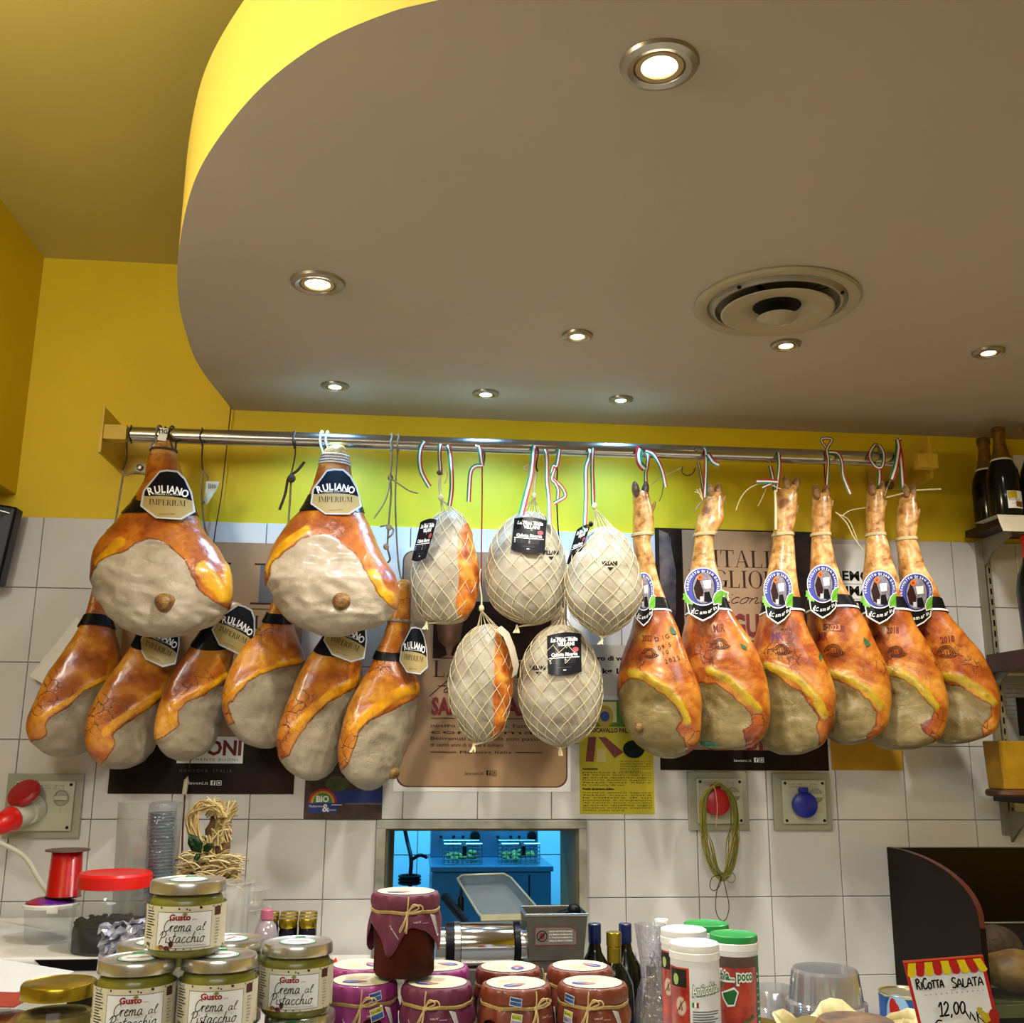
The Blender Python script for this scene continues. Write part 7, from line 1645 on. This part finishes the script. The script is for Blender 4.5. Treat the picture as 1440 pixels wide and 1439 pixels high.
b = MB(); b.lathe([(.03, 0), (.034, .05), (.034, .16), (.020, .215), (.022, .24), (.032, p.z-.92)], (p.x, -.58, .9205), 26, FOILP, sq=lambda a: 1+.06*math.sin(5*a)+.04*math.sin(9*a)); b.build('cellophane', None, t, smooth=20)
b = MB(); b.lathe([(0, 0), (.027, 0), (.028, .14), (.012, .2), (.011, .235), (0, .236)], (p.x, -.58, .921), 22, mat('amber_bottle', '#6a5320', .2, coat=1, var=.3, scale=20)); b.build('glass', None, t)
b = MB(); rr = random.Random(3)
for k in range(26):
    a = rr.uniform(-PI, 0); z = rr.uniform(.17, .27); r = .0345; P = [(p.x+r*math.cos(a+.12*math.sin(j)*1.2), -.58+r*math.sin(a+.12*math.sin(j)), .92+z+.008*math.cos(j)) for j in range(6)]; b.tube(P, .0006, 4)
tag(b.build('printed_flowers', mat('print_violet', '#4c4678', .5), t), kind='stuff')

# ---- spice tubes
def tube_can(label, px, py, D0, kind, rz):
    p = at(px, py, LZ+.2055, 2); p.y = max(p.y, -1.436); t = thing('spice_tube', label, 'tube', (0, 0, 0), 'tall round spice tubes'); r = .0325; H = .2055
    lidm = mat('lid_green', '#0f8f3c', .35, var=.05) if kind == 'g' else mat('lid_white', '#e4e4e2', .35, var=.03)
    CW = mat('tube_card_white', '#d6d8da', .4, var=.03)
    b = MB(); b.lathe([(0, 0), (r, 0), (r, H-.012)], (0, 0, 0), 44, CW); b.build('body', None, t)
    b = MB(); b.lathe([(r, H-.020), (r+.0012, H-.019), (r+.0014, H-.0105), (r+.0004, H-.0095)], (0, 0, 0), 44, mat('lid_white', '#e4e4e2', .35)); b.build('collar', None, t)
    b = MB(); b.lathe([(r+.0002, H-.0095), (r+.0008, H-.008), (r+.0004, H-.001), (r-.001, H), (r-.004, H-.0012), (0, H-.0012)], (0, 0, 0), 44, lidm); b.build('lid', None, t)
    cv = Canvas(); RB = mat('print_tomato', '#7c0c08', .35, var=.6, scale=55, col2='#b83a1a', coat=.4); GB = mat('print_green', '#176a2c', .4)
    if kind == 'w':
        cv.rect(-.10, .004, -.0165, H-.028, RB); cv.rect(-.048, H-.052, -.020, H-.030, mat('print_dark_slate', '#2c2a22', .5, var=.5, scale=80)); cv.disk(-.037, H-.043, .005, .007, mat('print_pale_green', '#9fb86a', .5), 14); cv.disk(-.029, H-.075, .0085, .012, mat('print_pink', '#c98070', .5), 20); cv.disk(-.029, H-.075, .007, .0105, mat('print_cream', '#c9b8a0', .5), 20)
        cv.stroke([(-.036, H-.083), (-.023, H-.066)], .0012, INKR, k=1); cv.stroke([(-.031, H-.08), (-.029, H-.068), (-.027, H-.08)], .0018, INKR, k=1)
        cv.text('Anticchia...', -.0135, H-.062, .0145, GB, bold=.055, width=.0445, ang=.12); cv.text('Anticchia...', -.0125, H-.0612, .0135, INKW, bold=.01, width=.042, ang=.12)
        for k, m in enumerate((G1, INKW, INKR)): cv.rect(-.0135+k*.0028, H-.075, -.0107+k*.0028, H-.069, m, lay=3)
        rr = random.Random(int(px))
        for blk, (z0, nn) in enumerate(((H-.081, 10), (H-.121, 8), (H-.155, 6))):
            for k in range(nn): cv.rect(-.013, z0-k*.0031, .020+rr.uniform(-.006, .008), z0-k*.0031+.0013, INKG, lay=3)
        cv.rect(-.0125, H-.117, -.005, H-.111, mat('flag_dark', '#3a2848', .5), lay=3)
        cv.text('a... poco', .034, H-.058, .012, GB, bold=.05, width=.03)
    else:
        cv.rect(-.045, .004, .028, H-.026, RB); cv.rect(-.045, H-.04, .028, H-.026, mat('print_sepia', '#5a4034', .5, var=.4, scale=70)); cv.rect(.028, .004, .04, H-.026, GB)
        cv.text('Anticchia... poco', .020, H-.056, .013, INKW, bold=.14, align='r', width=.078); cv.text('Anticchia... poco', .0195, H-.0555, .012, GB, bold=.03, align='r', width=.076)
        cv.poly([(-.026, H-.072), (-.008, H-.064), (-.002, H-.070), (-.008, H-.088), (-.018, H-.090), (-.024, H-.080)], INKW); cv.poly([(-.024, H-.073), (-.008, H-.067), (-.004, H-.071), (-.009, H-.086), (-.017, H-.087), (-.022, H-.080)], GB)
        cv.stroke([(-.016, H-.128), (.0, H-.112), (.02, H-.102)], .004, mat('print_leaf', '#4a5a24', .5, var=.4, scale=80)); cv.stroke([(-.012, H-.165), (.006, H-.146), (.024, H-.130)], .006, mat('print_leaf', '#4a5a24', .5)); cv.stroke([(.0, H-.175), (.012, H-.155), (.026, H-.145)], .005, INKW)
        for k in range(14): cv.text('KM100%'[k % 6], .031, H-.05-k*.009, .0042, INKW, bold=.03, ang=PI/2)
    cv.build('print', t, cylmap(r+.0002), .00012, cell=.006, smooth=40)
    t.location = (p.x, p.y, LZ+.0003); t.rotation_euler = (0, 0, rz)
tube_can('white-lidded spice tube in front with white and green lettering', 976, 1325, 1.35, 'w', 0.0)
tube_can('white-lidded spice tube behind, half hidden by the front white one', 961, 1306, 1.45, 'w', -.15)
tube_can('green-lidded spice tube in front with red tomato picture', 1031, 1313, 1.45, 'g', -.1)
tube_can('green-lidded spice tube at the back, only its lid showing', 993, 1298, 1.55, 'g', .2)

# ---- stacked clear lids
def lidstack(label, px, py, zt, r, n, dz, dome, flip):
    p = at(px, py, zt, 2); t = thing('tub_stack', label, 'tubs', (p.x, p.y, LZ+.0005), 'stacks of clear tubs')
    hn = zt-LZ; cm = clear_mat('stack_plastic', (.82, .82, .84), .22, .3, .06)
    first = None
    for k in range(n):
        z = hn-dome-(n-1-k)*dz
        if first is None:
            b = MB(); b.lathe([(0, dome), (r*.8, dome), (r*.86, dome-.004), (r*.95, .006), (r, .004), (r*1.04, .003), (r*1.04, .0), (r*1.0, .0)], (0, 0, 0), 60, cm, sq=lambda a: 1+.008*math.cos(30*a)); first = b.build('tub', None, t, smooth=25, loc=(0, 0, 0)); first.location = (0, 0, z)
        else: o = bpy.data.objects.new('tub', first.data); COL.objects.link(o); o.parent = t; o.location = (0, 0, z)
    b = MB(); b.lathe([(0, 0), (r*.9, 0), (r*.9, hn-dome-(n-1)*dz-.001), (0, hn-dome-(n-1)*dz-.001)], (p.x, p.y, LZ+.0005), 24, WHITE); b.build('stand', None, t)
lidstack('stack of upturned clear tubs in front of the tiles, left of the blue tin', 1159, 1362, 1.29, .055, 14, .0035, .048, 1)
lidstack('second stack of clear tubs, between green tube and the taller stack', 1088, 1388, 1.222, .042, 14, .0035, .03, 1)
gp = at(1066, 1437, LZ+.075, 2); t = thing('small_jar', 'small jar whose gold lid shows at the bottom edge beside the green tube', 'jar', (gp.x, gp.y, LZ))
b = MB(); b.lathe([(0, .0005), (.024, .0005), (.026, .004), (.026, .055), (.022, .06)], gp.copy()-Vector((0, 0, .075)), 28, GL); b.build('glass', None, t)
b = MB(); b.lathe([(.024, .060), (.0265, .061), (.0265, .074), (.025, .0755), (0, .0755)], gp.copy()-Vector((0, 0, .075)), 28, GLD); b.build('lid', None, t)
# wrapped cheese
t = thing('wrapped_cheese', 'round cheese with dark rind on crumpled cream paper at the bottom edge', 'cheese', tuple(at(1200, 1439, CZ+.02, 2)))
cw = at(1205, 1447, CZ+.03, 2)
b = MB(); b.lathe([(0, .0), (.045, .0), (.05, .01), (.05, .028), (.044, .036), (0, .037)], (cw.x, cw.y, CZ+.004), 36, mat('cheese_rind', '#7a5a34', .5, var=.5, scale=30, col2='#3c2414')); b.build('cheese_wheel', None, t)
b = MB(); n = 40; vs = []; rr = random.Random(9)
for i in range(n):
    a = 2*PI*i/n
    for j, (r, z) in enumerate(((.046, .0015), (.064, .012), (.078+.006*math.sin(5*a), .026+.008*math.sin(3*a+1)), (.088+.012*math.sin(4*a+2)+rr.uniform(-.003, .003), .036+.010*math.sin(5*a)+rr.uniform(-.003, .003)))): vs.append((cw.x+r*math.cos(a), cw.y+.01+r*.7*math.sin(a), CZ+z))
b.add(vs, [(i*4+j, ((i+1) % n)*4+j, ((i+1) % n)*4+j+1, i*4+j+1) for i in range(n) for j in range(3)], mat('wax_paper', '#c9bb84', .5, var=.12, scale=15)); o = b.build('paper_wrap', None, t, smooth=20); o.modifiers.new('s', 'SOLIDIFY').thickness = .0008
# blue tin
tp = at(1272, 1394, LZ+.11, 2); t = thing('tin_can', 'blue tin can with tomatoes on the label, behind the price card', 'can', (tp.x, tp.y, LZ))
r = .037; b = MB(); b.lathe([(0, .0), (r, 0), (r+.001, .002), (r, .004), (r, .106), (r+.001, .108), (r, .110), (r-.002, .1095), (r-.003, .107), (0, .107)], (tp.x, tp.y, LZ+.0004), 40, mat('tin_metal', '#b9b49a', .3, metal=.9)); b.build('tin', None, t)
cv = Canvas(); cv.rect(-.1, .005, .1, .105, mat('tin_blue', '#10509a', .4, var=.3, scale=30)); cv.disk(-.028, .082, .018, .03, mat('tin_sky', '#8fb8d8', .5), 20); 
for x, z in ((-.03, .085), (-.026, .075), (-.034, .092)): cv.disk(x, z, .006, .014, mat('tin_tomato', '#b81c12', .4), 14)
cv.text('MUR', -.008, .082, .005, INKW, bold=.06, width=.012); cv.rect(-.008, .07, .012, .0715, INKW); cv.text('polpa', -.006, .06, .004, INKW)
f = cylmap(r+.0003); cv.build('label', t, lambda u, v, h: tuple(Vector(f(u, v, h))+Vector((tp.x, tp.y, LZ))), .00015, cell=.006, smooth=40)
# price card
D = 1.09; Qc = [atd(1270, 1352, D+.01), atd(1382, 1343, D+.01), atd(1412, 1470, D-.015), atd(1302, 1482, D-.015)]
t = thing('price_card', 'red bordered price card with handwritten salted ricotta price', 'card', tuple((Qc[2]+Qc[3])/2))
nrm = (Qc[1]-Qc[0]).cross(Qc[3]-Qc[0]).normalized(); 
if nrm.y > 0: nrm = -nrm
def cmap(u, v, h): a = Qc[0].lerp(Qc[1], u); b_ = Qc[3].lerp(Qc[2], u); return a.lerp(b_, v)+nrm*h
b = MB(); q = [cmap(0, 0, 0), cmap(1, 0, 0), cmap(1, 1, 0), cmap(0, 1, 0)]; RC = mat('card_red', '#b8120e', .4); b.add(q+[v-nrm*.0015 for v in q], [(0, 1, 2, 3), (7, 6, 5, 4), (0, 1, 5, 4), (1, 2, 6, 5), (2, 3, 7, 6), (3, 0, 4, 7)], RC); b.build('card_board', None, t, smooth=0)
cv = Canvas(); cv.rect(.035, .10, .955, .9, LBW); YC = mat('card_yellow', '#e0c800', .4)
cv.rect(.0, .0, 1, .02, mat('card_orange', '#d8501c', .4))
for k in range(9):
    x0c = .05+k*.1; x1c = x0c+.1; sh = (k-3.5)*.012; m = YC if k % 2 == 0 else RC
    pts_ = [(x0c-sh*.0, .03), (x1c-sh*.0, .03), (x1c+sh, .155)]+[(x0c+sh+.05+.05*math.cos(a*PI/6), .155+.028*math.sin(a*PI/6)) for a in range(1, 6)]+[(x0c+sh, .155)]
    cv.poly(pts_, m)
cv.hand('RICOTTA', .07, .315, .115, .018, INKB, flip=-1, width=.35, shear=.1, ang=0); cv.hand('SALATA', .5, .325, .13, .018, INKB, flip=-1, width=.40, shear=.1)
for k in range(12): cv.disk(.17+k*.066, .385, .007, .007, INKG, 8, lay=5)
cv.hand('12,00', .24, .60, .16, .021, INKB, flip=-1, width=.34, shear=.2); cv.hand('€', .12, .74, .115, .017, INKB, flip=-1, width=.12); cv.hand('Kg', .1, .74, .1, .01, INKB) if False else None
cv.stroke([(.56, .56), (.60, .66), (.62, .58), (.66, .68)], .02, INKB, k=2); cv.stroke([(.70, .58), (.69, .70)], .018, INKB, k=1); cv.stroke([(.77, .55), (.70, .63), (.78, .72)], .016, INKB, k=1)
cv.poly([(.70, .55), (.74, .53), (.80, .60), (.88, .62), (.86, .68), (.78, .72), (.74, .66)], mat('card_mustard', '#b8a414', .5)); cv.disk(.90, .64, .065, .075, mat('card_tomato', '#9c160e', .4), 20); cv.poly([(.76, .72), (.86, .68), (.95, .70), (.9, .78), (.8, .77)], mat('card_tomato', '#9c160e', .4))
cv.build('print', t, cmap, .00025, cell=.12)
fo = (Qc[2]+Qc[3])/2; b = MB(); b.tube([fo-nrm*.004, Vector((fo.x, fo.y-.002, CZ+.01)), Vector((fo.x, fo.y, CZ+.004))], .002, 6, STEEL); b.lathe([(0, 0), (.018, 0), (.018, .004), (0, .006)], (fo.x, fo.y, CZ+.0004), 20, BLACK); b.build('card_holder', None, t)

# ---- bread cabinet on the bench at the right
DW = mat('dark_laminate', '#1a110b', .5, var=.3, scale=5, spec=.3); DW2 = mat('dark_panel', '#140404', .3, var=.3, coat=.3); DWE = mat('laminate_edge', '#4a1c10', .35, var=.2)
XB = 2.333; zc = 1.341
t = thing('bread_cabinet', 'dark brown bread cabinet with a curved side, right end of the bench', 'cabinet', (XB, -.3, .92))
yF, zF = None, None
best = None
for i in range(200):
    Y = -.2-.0025*i; p = at(1376, 1300, Y)
    if best is None or abs(p.x-XB) < best[0]: best = (abs(p.x-XB), Y, p.z)
yF, zF = best[1], best[2]
prof = [(-.005, .9205), (-.005, zc)]+[(-.005-.05-(abs(yF)-.055)*math.sin(i/14*PI/2)**1.0, zF+(zc-zF)*math.cos(i/14*PI/2)**.85) for i in range(15)]+[(yF-.004, zF-.01), (yF-.004, .9205)]
for xx in (XB, 3.05):
    b = MB(); b.prism(prof, 0, xx, xx+.014, DW); b.build('side_panel', None, t, smooth=0)
b = MB(); k = [(p[0], p[1]) for p in prof[1:-1]]; n = len(k); b.add([(XB+.0005, y-.0016 if i > 2 else y, z+.0012) for i, (y, z) in enumerate(k)]+[(XB+.0145, y-.0016 if i > 2 else y, z+.0012) for i, (y, z) in enumerate(k)], [(i, i+1, n+i+1, n+i) for i in range(n-1)], DWE); b.build('edge_band', None, t, smooth=40)
b = MB(); b.b2((XB+.015, -.02, .9205), (3.05, -.0055, zc), DW2); b.build('back_panel', None, t, smooth=0)
b = MB(); b.b2((XB+.015, yF+.01, .9205), (3.05, -.021, .95), DW, .001); b.build('shelf', None, t, smooth=0)
gx0 = XB+.016; gz = at(1395, 1297, yF+.02).z
b = MB(); b.b2((gx0, yF+.004, .95), (3.049, yF+.008, gz), GL); b.build('glass_front', None, t, smooth=0)
b = MB(); b.b2((gx0, yF+.002, gz), (3.049, yF+.010, gz+.003), STEEL); b.build('glass_rail', None, t, smooth=0)
zsh = at(1420, 1402, yF+.09).z
b = MB(); b.b2((gx0, yF+.02, zsh-.03), (3.049, -.1, zsh-.002), mat('shelf_olive', '#5a5a34', .5), .002); b.build('inner_shelf', None, t, smooth=0)
CR = mat('bread_crust', '#8a6420', .55, var=.5, scale=18, bump=.3, col2='#5a3a12'); CR2 = mat('bread_dark', '#4a3012', .7, var=.6, scale=30, bump=.5)
l1 = at(1428, 1370, yF+.11); l1.z = zsh+.053; tl_ = blob(l1, (.085, .07, .047), CR, 3, 'bread_loaf', None, .08); tag(tl_, 'golden round loaf inside the bread cabinet, nearest the glass', 'bread', 'loaves in the cabinet')
l2 = at(1398, 1332, yF+.26); l2.z = zsh+.072; tl_ = blob(l2, (.07, .045, .062), CR2, 7, 'bread_loaf', None, .12); tag(tl_, 'darker seeded loaf behind the golden loaf in the bread cabinet', 'bread', 'loaves in the cabinet')

# ================================================================== wall shelves at right
UP = mat('rack_grey', '#8a8470', .45, metal=.3, var=.1); SHW = mat('shelf_walnut', '#2c1410', .3, var=.3, scale=8, coat=.4); SHR = mat('shelf_redbrown', '#2e0d08', .2, var=.3, coat=.7)
t = thing('shelf_rack', 'grey slotted wall upright with brackets carrying the shelves at right', 'rack', (2.69, -.01, 1.38))
b = MB(); b.b2((2.672, -.018, 1.375), (2.690, -.0045, 2.21), UP, .001); b.b2((2.695, -.018, 1.375), (2.710, -.0045, 2.21), UP, .001); b.b2((2.690, -.009, 1.375), (2.695, -.0045, 2.21), BLACK); b.build('upright', None, t, smooth=0)
b = MB()
for k in range(26): b.b2((2.6995, -.0186, 1.40+k*.031), (2.7045, -.0178, 1.417+k*.031), BLACK)
tag(b.build('slots', None, t, smooth=0), kind='stuff')
z1_ = 2.218
for zz, dd in ((z1_, .16), (1.865, .18), (1.44, .15)):
    b = MB(); b.prism([(-.019, zz-.001), (-.019, zz-.085), (-dd*.45, zz-.045), (-dd, zz-.022), (-dd, zz-.001)], 0, 2.688, 2.696, UP); b.build('bracket', None, t, smooth=0)
sh = [('wall_shelf', 'top dark shelf at right with sparkling wine bottles', 2.637, z1_, .020, -.235, SHW), ('wall_shelf', 'middle thick glossy red-brown shelf at right', at(1381, 922, 0).x, None, .052, -.26, SHR), ('wall_shelf', 'lowest dark shelf at right with the yellow cheese', at(1391, 1119, 0).x, None, .018, -.22, SHW)]
zs2 = at(1381, 922, 0).z; zs3 = at(1391, 1117, 0).z
SZ = []
for nm, lb, xx, zz, th_, dd, m in sh:
    top = {2.218: z1_+.020}.get(zz, None)
    if top is None: top = zs2 if m is SHR else zs3
    b = MB(); b.b2((xx, dd, top-th_), (3.25, -.02, top), m, .001); o = b.build(nm, None, None, smooth=0); tag(o, lb, 'shelf', 'shelves on the right wall'); SZ.append(top)
# white runner over the top shelf edge
b = MB(); za = SZ[0]; xa = at(1403, 737, -.236).x
b.strip([(xa, -.12, za+.0015), (xa, -.2375, za+.0015), (xa+.004, -.2385, za-.02), (xa+.012, -.239, za-.045)], [(3.2, -.12, za+.0015), (3.2, -.2375, za+.0015), (3.2, -.2385, za-.02), (3.2, -.239, za-.045)], mat('cream_cloth', '#c9bfa8', .8)); o = b.build('shelf_runner', None, None, smooth=0); tag(o, 'cream paper runner hanging over the edge of the top shelf', 'cloth')
SPG = mat('champagne_glass', '#060806', .06, var=.1, coat=1); FG = mat('gold_foil', '#8a6420', .35, metal=.6, var=.35, scale=60)
def sparkling(label, px, py, Y, front=None):
    p = at(px, py, Y); zb = SZ[0]+.0018; H = p.z-zb; t = thing('sparkling_wine_bottle', label, 'bottle', (p.x, Y, zb), 'sparkling wine bottles on the top shelf'); rb = .044
    b = MB(); b.lathe([(0, .008), (.025, 0), (rb*.95, 0), (rb, .006), (rb, H*.42), (rb*.93, H*.52), (rb*.62, H*.64), (.017, H*.76), (.0145, H*.80)], (p.x, Y, zb), 36, SPG); b.build('glass', None, t)
    b = MB(); b.lathe([(rb*.64, H*.63), (.0195, H*.755), (.0165, H*.84), (.0162, H*.92), (.019, H*.925), (.0195, H*.985), (.017, H), (0, H)], (p.x, Y, zb), 28, FG); b.build('foil', None, t)
    b = MB(); b.lathe([(rb*.66, H*.625), (rb*.68, H*.63), (rb*.62, H*.645), (rb*.60, H*.645)], (p.x, Y, zb), 28, PAPER); b.build('neck_band', None, t)
    cv = Canvas(); cv.rect(-.018, .022, .032, .072, INKW); cv.rect(-.017, .05, .010, .071, mat('wine_label_gold', '#c2a81c', .4, var=.3, scale=50)); cv.text('Pinot Brut', -.014, .044, .006, INKB, width=.03); cv.rect(.004, .026, .028, .042, mat('wine_label_rust', '#8c4a20', .4, var=.4, scale=60)); cv.text('extra dry', -.01, .034, .003, INKG)
    f = cylmap(rb+.0004); cv.build('label', t, lambda u, v, h: tuple(Vector(f(u-.0*rb, v, h))+Vector((p.x, Y, zb))), .0002, cell=.006, smooth=40)
    return t
b1_ = sparkling('dark sparkling wine bottle at the left end of the top shelf, farther back', 1382, 617, -.075); 
for ch in list(b1_.children):
    if ch.name.startswith('label'): bpy.data.objects.remove(ch)
sparkling('dark sparkling wine bottle with a gold and white label on the top shelf', 1403, 602, -.185)
sparkling('sparkling wine bottle cut off by the right edge of the picture', 1449, 600, -.16)
wc = thing('wall_card', 'small white card on the yellow wall behind the bottles at far right', 'card', tuple(at(1436, 660, 0)))
b = MB(); a_ = at(1428, 676, -.001); c_ = at(1452, 641, -.001); b.b2((a_.x, -.004, a_.z), (c_.x, .003, c_.z), WHITE, .0008); b.build('card_board', None, wc, smooth=0)
# bottle on the middle shelf with red capsule
rp = at(1444, 754, -.17); H = rp.z-SZ[1]; t = thing('wine_bottle', 'dark wine bottle with a red capsule on the middle shelf, cut by the right edge', 'bottle', (rp.x, -.17, SZ[1]))
b = MB(); b.lathe([(0, 0), (.036, 0), (.037, .004), (.04, H*.3), (.043, H*.5), (.036, H*.64), (.018, H*.78), (.0145, H*.84)], (rp.x, -.17, SZ[1]+.0004), 32, SPG); b.build('glass', None, t)
b = MB(); b.lathe([(.0165, H*.80), (.0165, H*.95), (.019, H*.955), (.019, H*.995), (.017, H), (0, H)], (rp.x, -.17, SZ[1]+.0004), 28, REDB); b.build('capsule', None, t)
# cheese block on wooden board, notices between the shelves
zc3 = SZ[2]; t = thing('cutting_board', 'small round brown wooden board on the lowest right shelf', 'board', (2.74, -.13, zc3))
wb = at(1412, 1116, -.14); b = MB(); b.lathe([(0, 0), (.052, 0), (.056, .006), (.055, .014), (.05, .018), (0, .018)], (wb.x+.01, -.14, zc3+.0004), 32, mat('board_wood', '#5c3a1c', .5, var=.35, scale=14)); b.build('board', None, t)
t = thing('cheese_block', 'tall block of yellow cheese on the lowest right shelf', 'cheese', tuple(at(1425, 1120, -.17)))
zb_ = zc3+.0188; zt_c = at(1412, 1042, -.17).z; xl = at(1411, 1100, -.17).x; b = MB()
q = [(xl-.004, -.18), (xl+.13, -.18), (xl+.13, -.10), (xl-.004, -.10)]; b.add([(x, y, zb_) for x, y in q]+[(x-.006, y, zt_c) for x, y in q], [(3, 2, 1, 0), (4, 5, 6, 7), (0, 1, 5, 4), (1, 2, 6, 5), (2, 3, 7, 6), (3, 0, 4, 7)], mat('yellow_cheese', '#b88a14', .5, var=.3, scale=16, bump=.15)); o = b.build('cheese_body', None, t, smooth=0)
bv = o.modifiers.new('b', 'BEVEL'); bv.width = .003; bv.segments = 2
t = thing('notice', 'grey printed notice on the tiles between the lower right shelves', 'notice', tuple(at(1430, 1000, 0)))
xa, xb, zA, zB = at(1407, 1000, 0).x, at(1460, 1000, 0).x, at(1430, 1045, 0).z, at(1430, 952, 0).z
b = MB(); b.b2((xa, -.0062, zA), (xb, -.0048, zB), mat('grey_paper', '#8f9094', .6)); b.build('sheet', None, t, smooth=0)
cv = Canvas(); lines(cv, xa+.01, xb-.02, zB-.025, 9, .012, .005, INKG, 2); cv.rect(xa+.045, zA+.02, xb, zB-.06, INKB); cv.build('print', t, sheet_map(-.0064), .0002)
# black speaker-like screen at the left edge
t = thing('wall_screen', 'black screen housing tilted on the wall at the left edge', 'screen', tuple(at(8, 760, -.1)))
b = MB(); A = [at(x, y, Y) for x, y, Y in ((24, 713, -.10), (-2, 822, -.10), (-120, 822, -.14), (-120, 690, -.14))]
n_ = Vector((0, .05, 0)); b.add(A+[v+n_ for v in A], [(0, 1, 2, 3), (7, 6, 5, 4), (0, 1, 5, 4), (1, 2, 6, 5), (2, 3, 7, 6), (3, 0, 4, 7)], BLACK); o = b.build('housing', None, t, smooth=0); bv = o.modifiers.new('b', 'BEVEL'); bv.width = .006; bv.segments = 3
b = MB(); b.tube([at(14, 722, -.105), at(-4, 717, -.11), at(-60, 712, -.13)], .0025, 6, DSTEEL); b.build('trim_line', None, t)
b = MB(); a_ = at(-30, 760, -.06); b.b2((a_.x-.03, -.07, a_.z-.03), (a_.x+.03, -.0045, a_.z+.03), BLACK, .004); b.build('wall_mount', None, t, smooth=0)
# small pieces hang from the part they belong to
SUB = {'seal': 'lid', 'seal_tail': 'lid', 'strap_edge': 'label_strap', 'hinge': 'cap', 'switch_lever': 'switch_dial', 'hopper_rim': 'hopper', 'warning_label': 'hopper', 'bulb': 'rim', 'inner_ring': 'rim', 'bolt': 'wall_flange', 'rocker': 'plate', 'thermostat_knob': 'control_box', 'indicator': 'control_box', 'sticker': 'cloth_cover', 'paper_slip': 'cloth_cover', 'cloth_print': 'cloth_cover', 'top_disc': 'cloth_cover', 'edge_band': 'side_panel', 'panel_seam': 'body', 'slots': 'upright', 'knot_end': 'net', 'tassel': 'net', 'glass_rail': 'glass_front', 'trim_line': 'housing', 'price_print': 'card_board', 'neck_band': 'foil'}
def kind_(o): return o.name.split('.')[0]
for root in [o for o in bpy.data.objects if o.parent is None]:
    ch = list(root.children)
    for c in ch:
        pn = SUB.get(kind_(c))
        ps = [q for q in ch if kind_(q) == pn]
        if kind_(c) == 'screw' and root.name.startswith('power_socket'): ps = [q for q in ch if kind_(q) == 'cover']
        if ps:
            p = min(ps, key=lambda q: (sum((Vector(v) for v in q.bound_box), Vector())/8+q.location-(sum((Vector(v) for v in c.bound_box), Vector())/8+c.location)).length)
            c.location = c.location-p.location; c.parent = p
for o in list(bpy.data.objects):
    if '_w' in o: del o['_w']
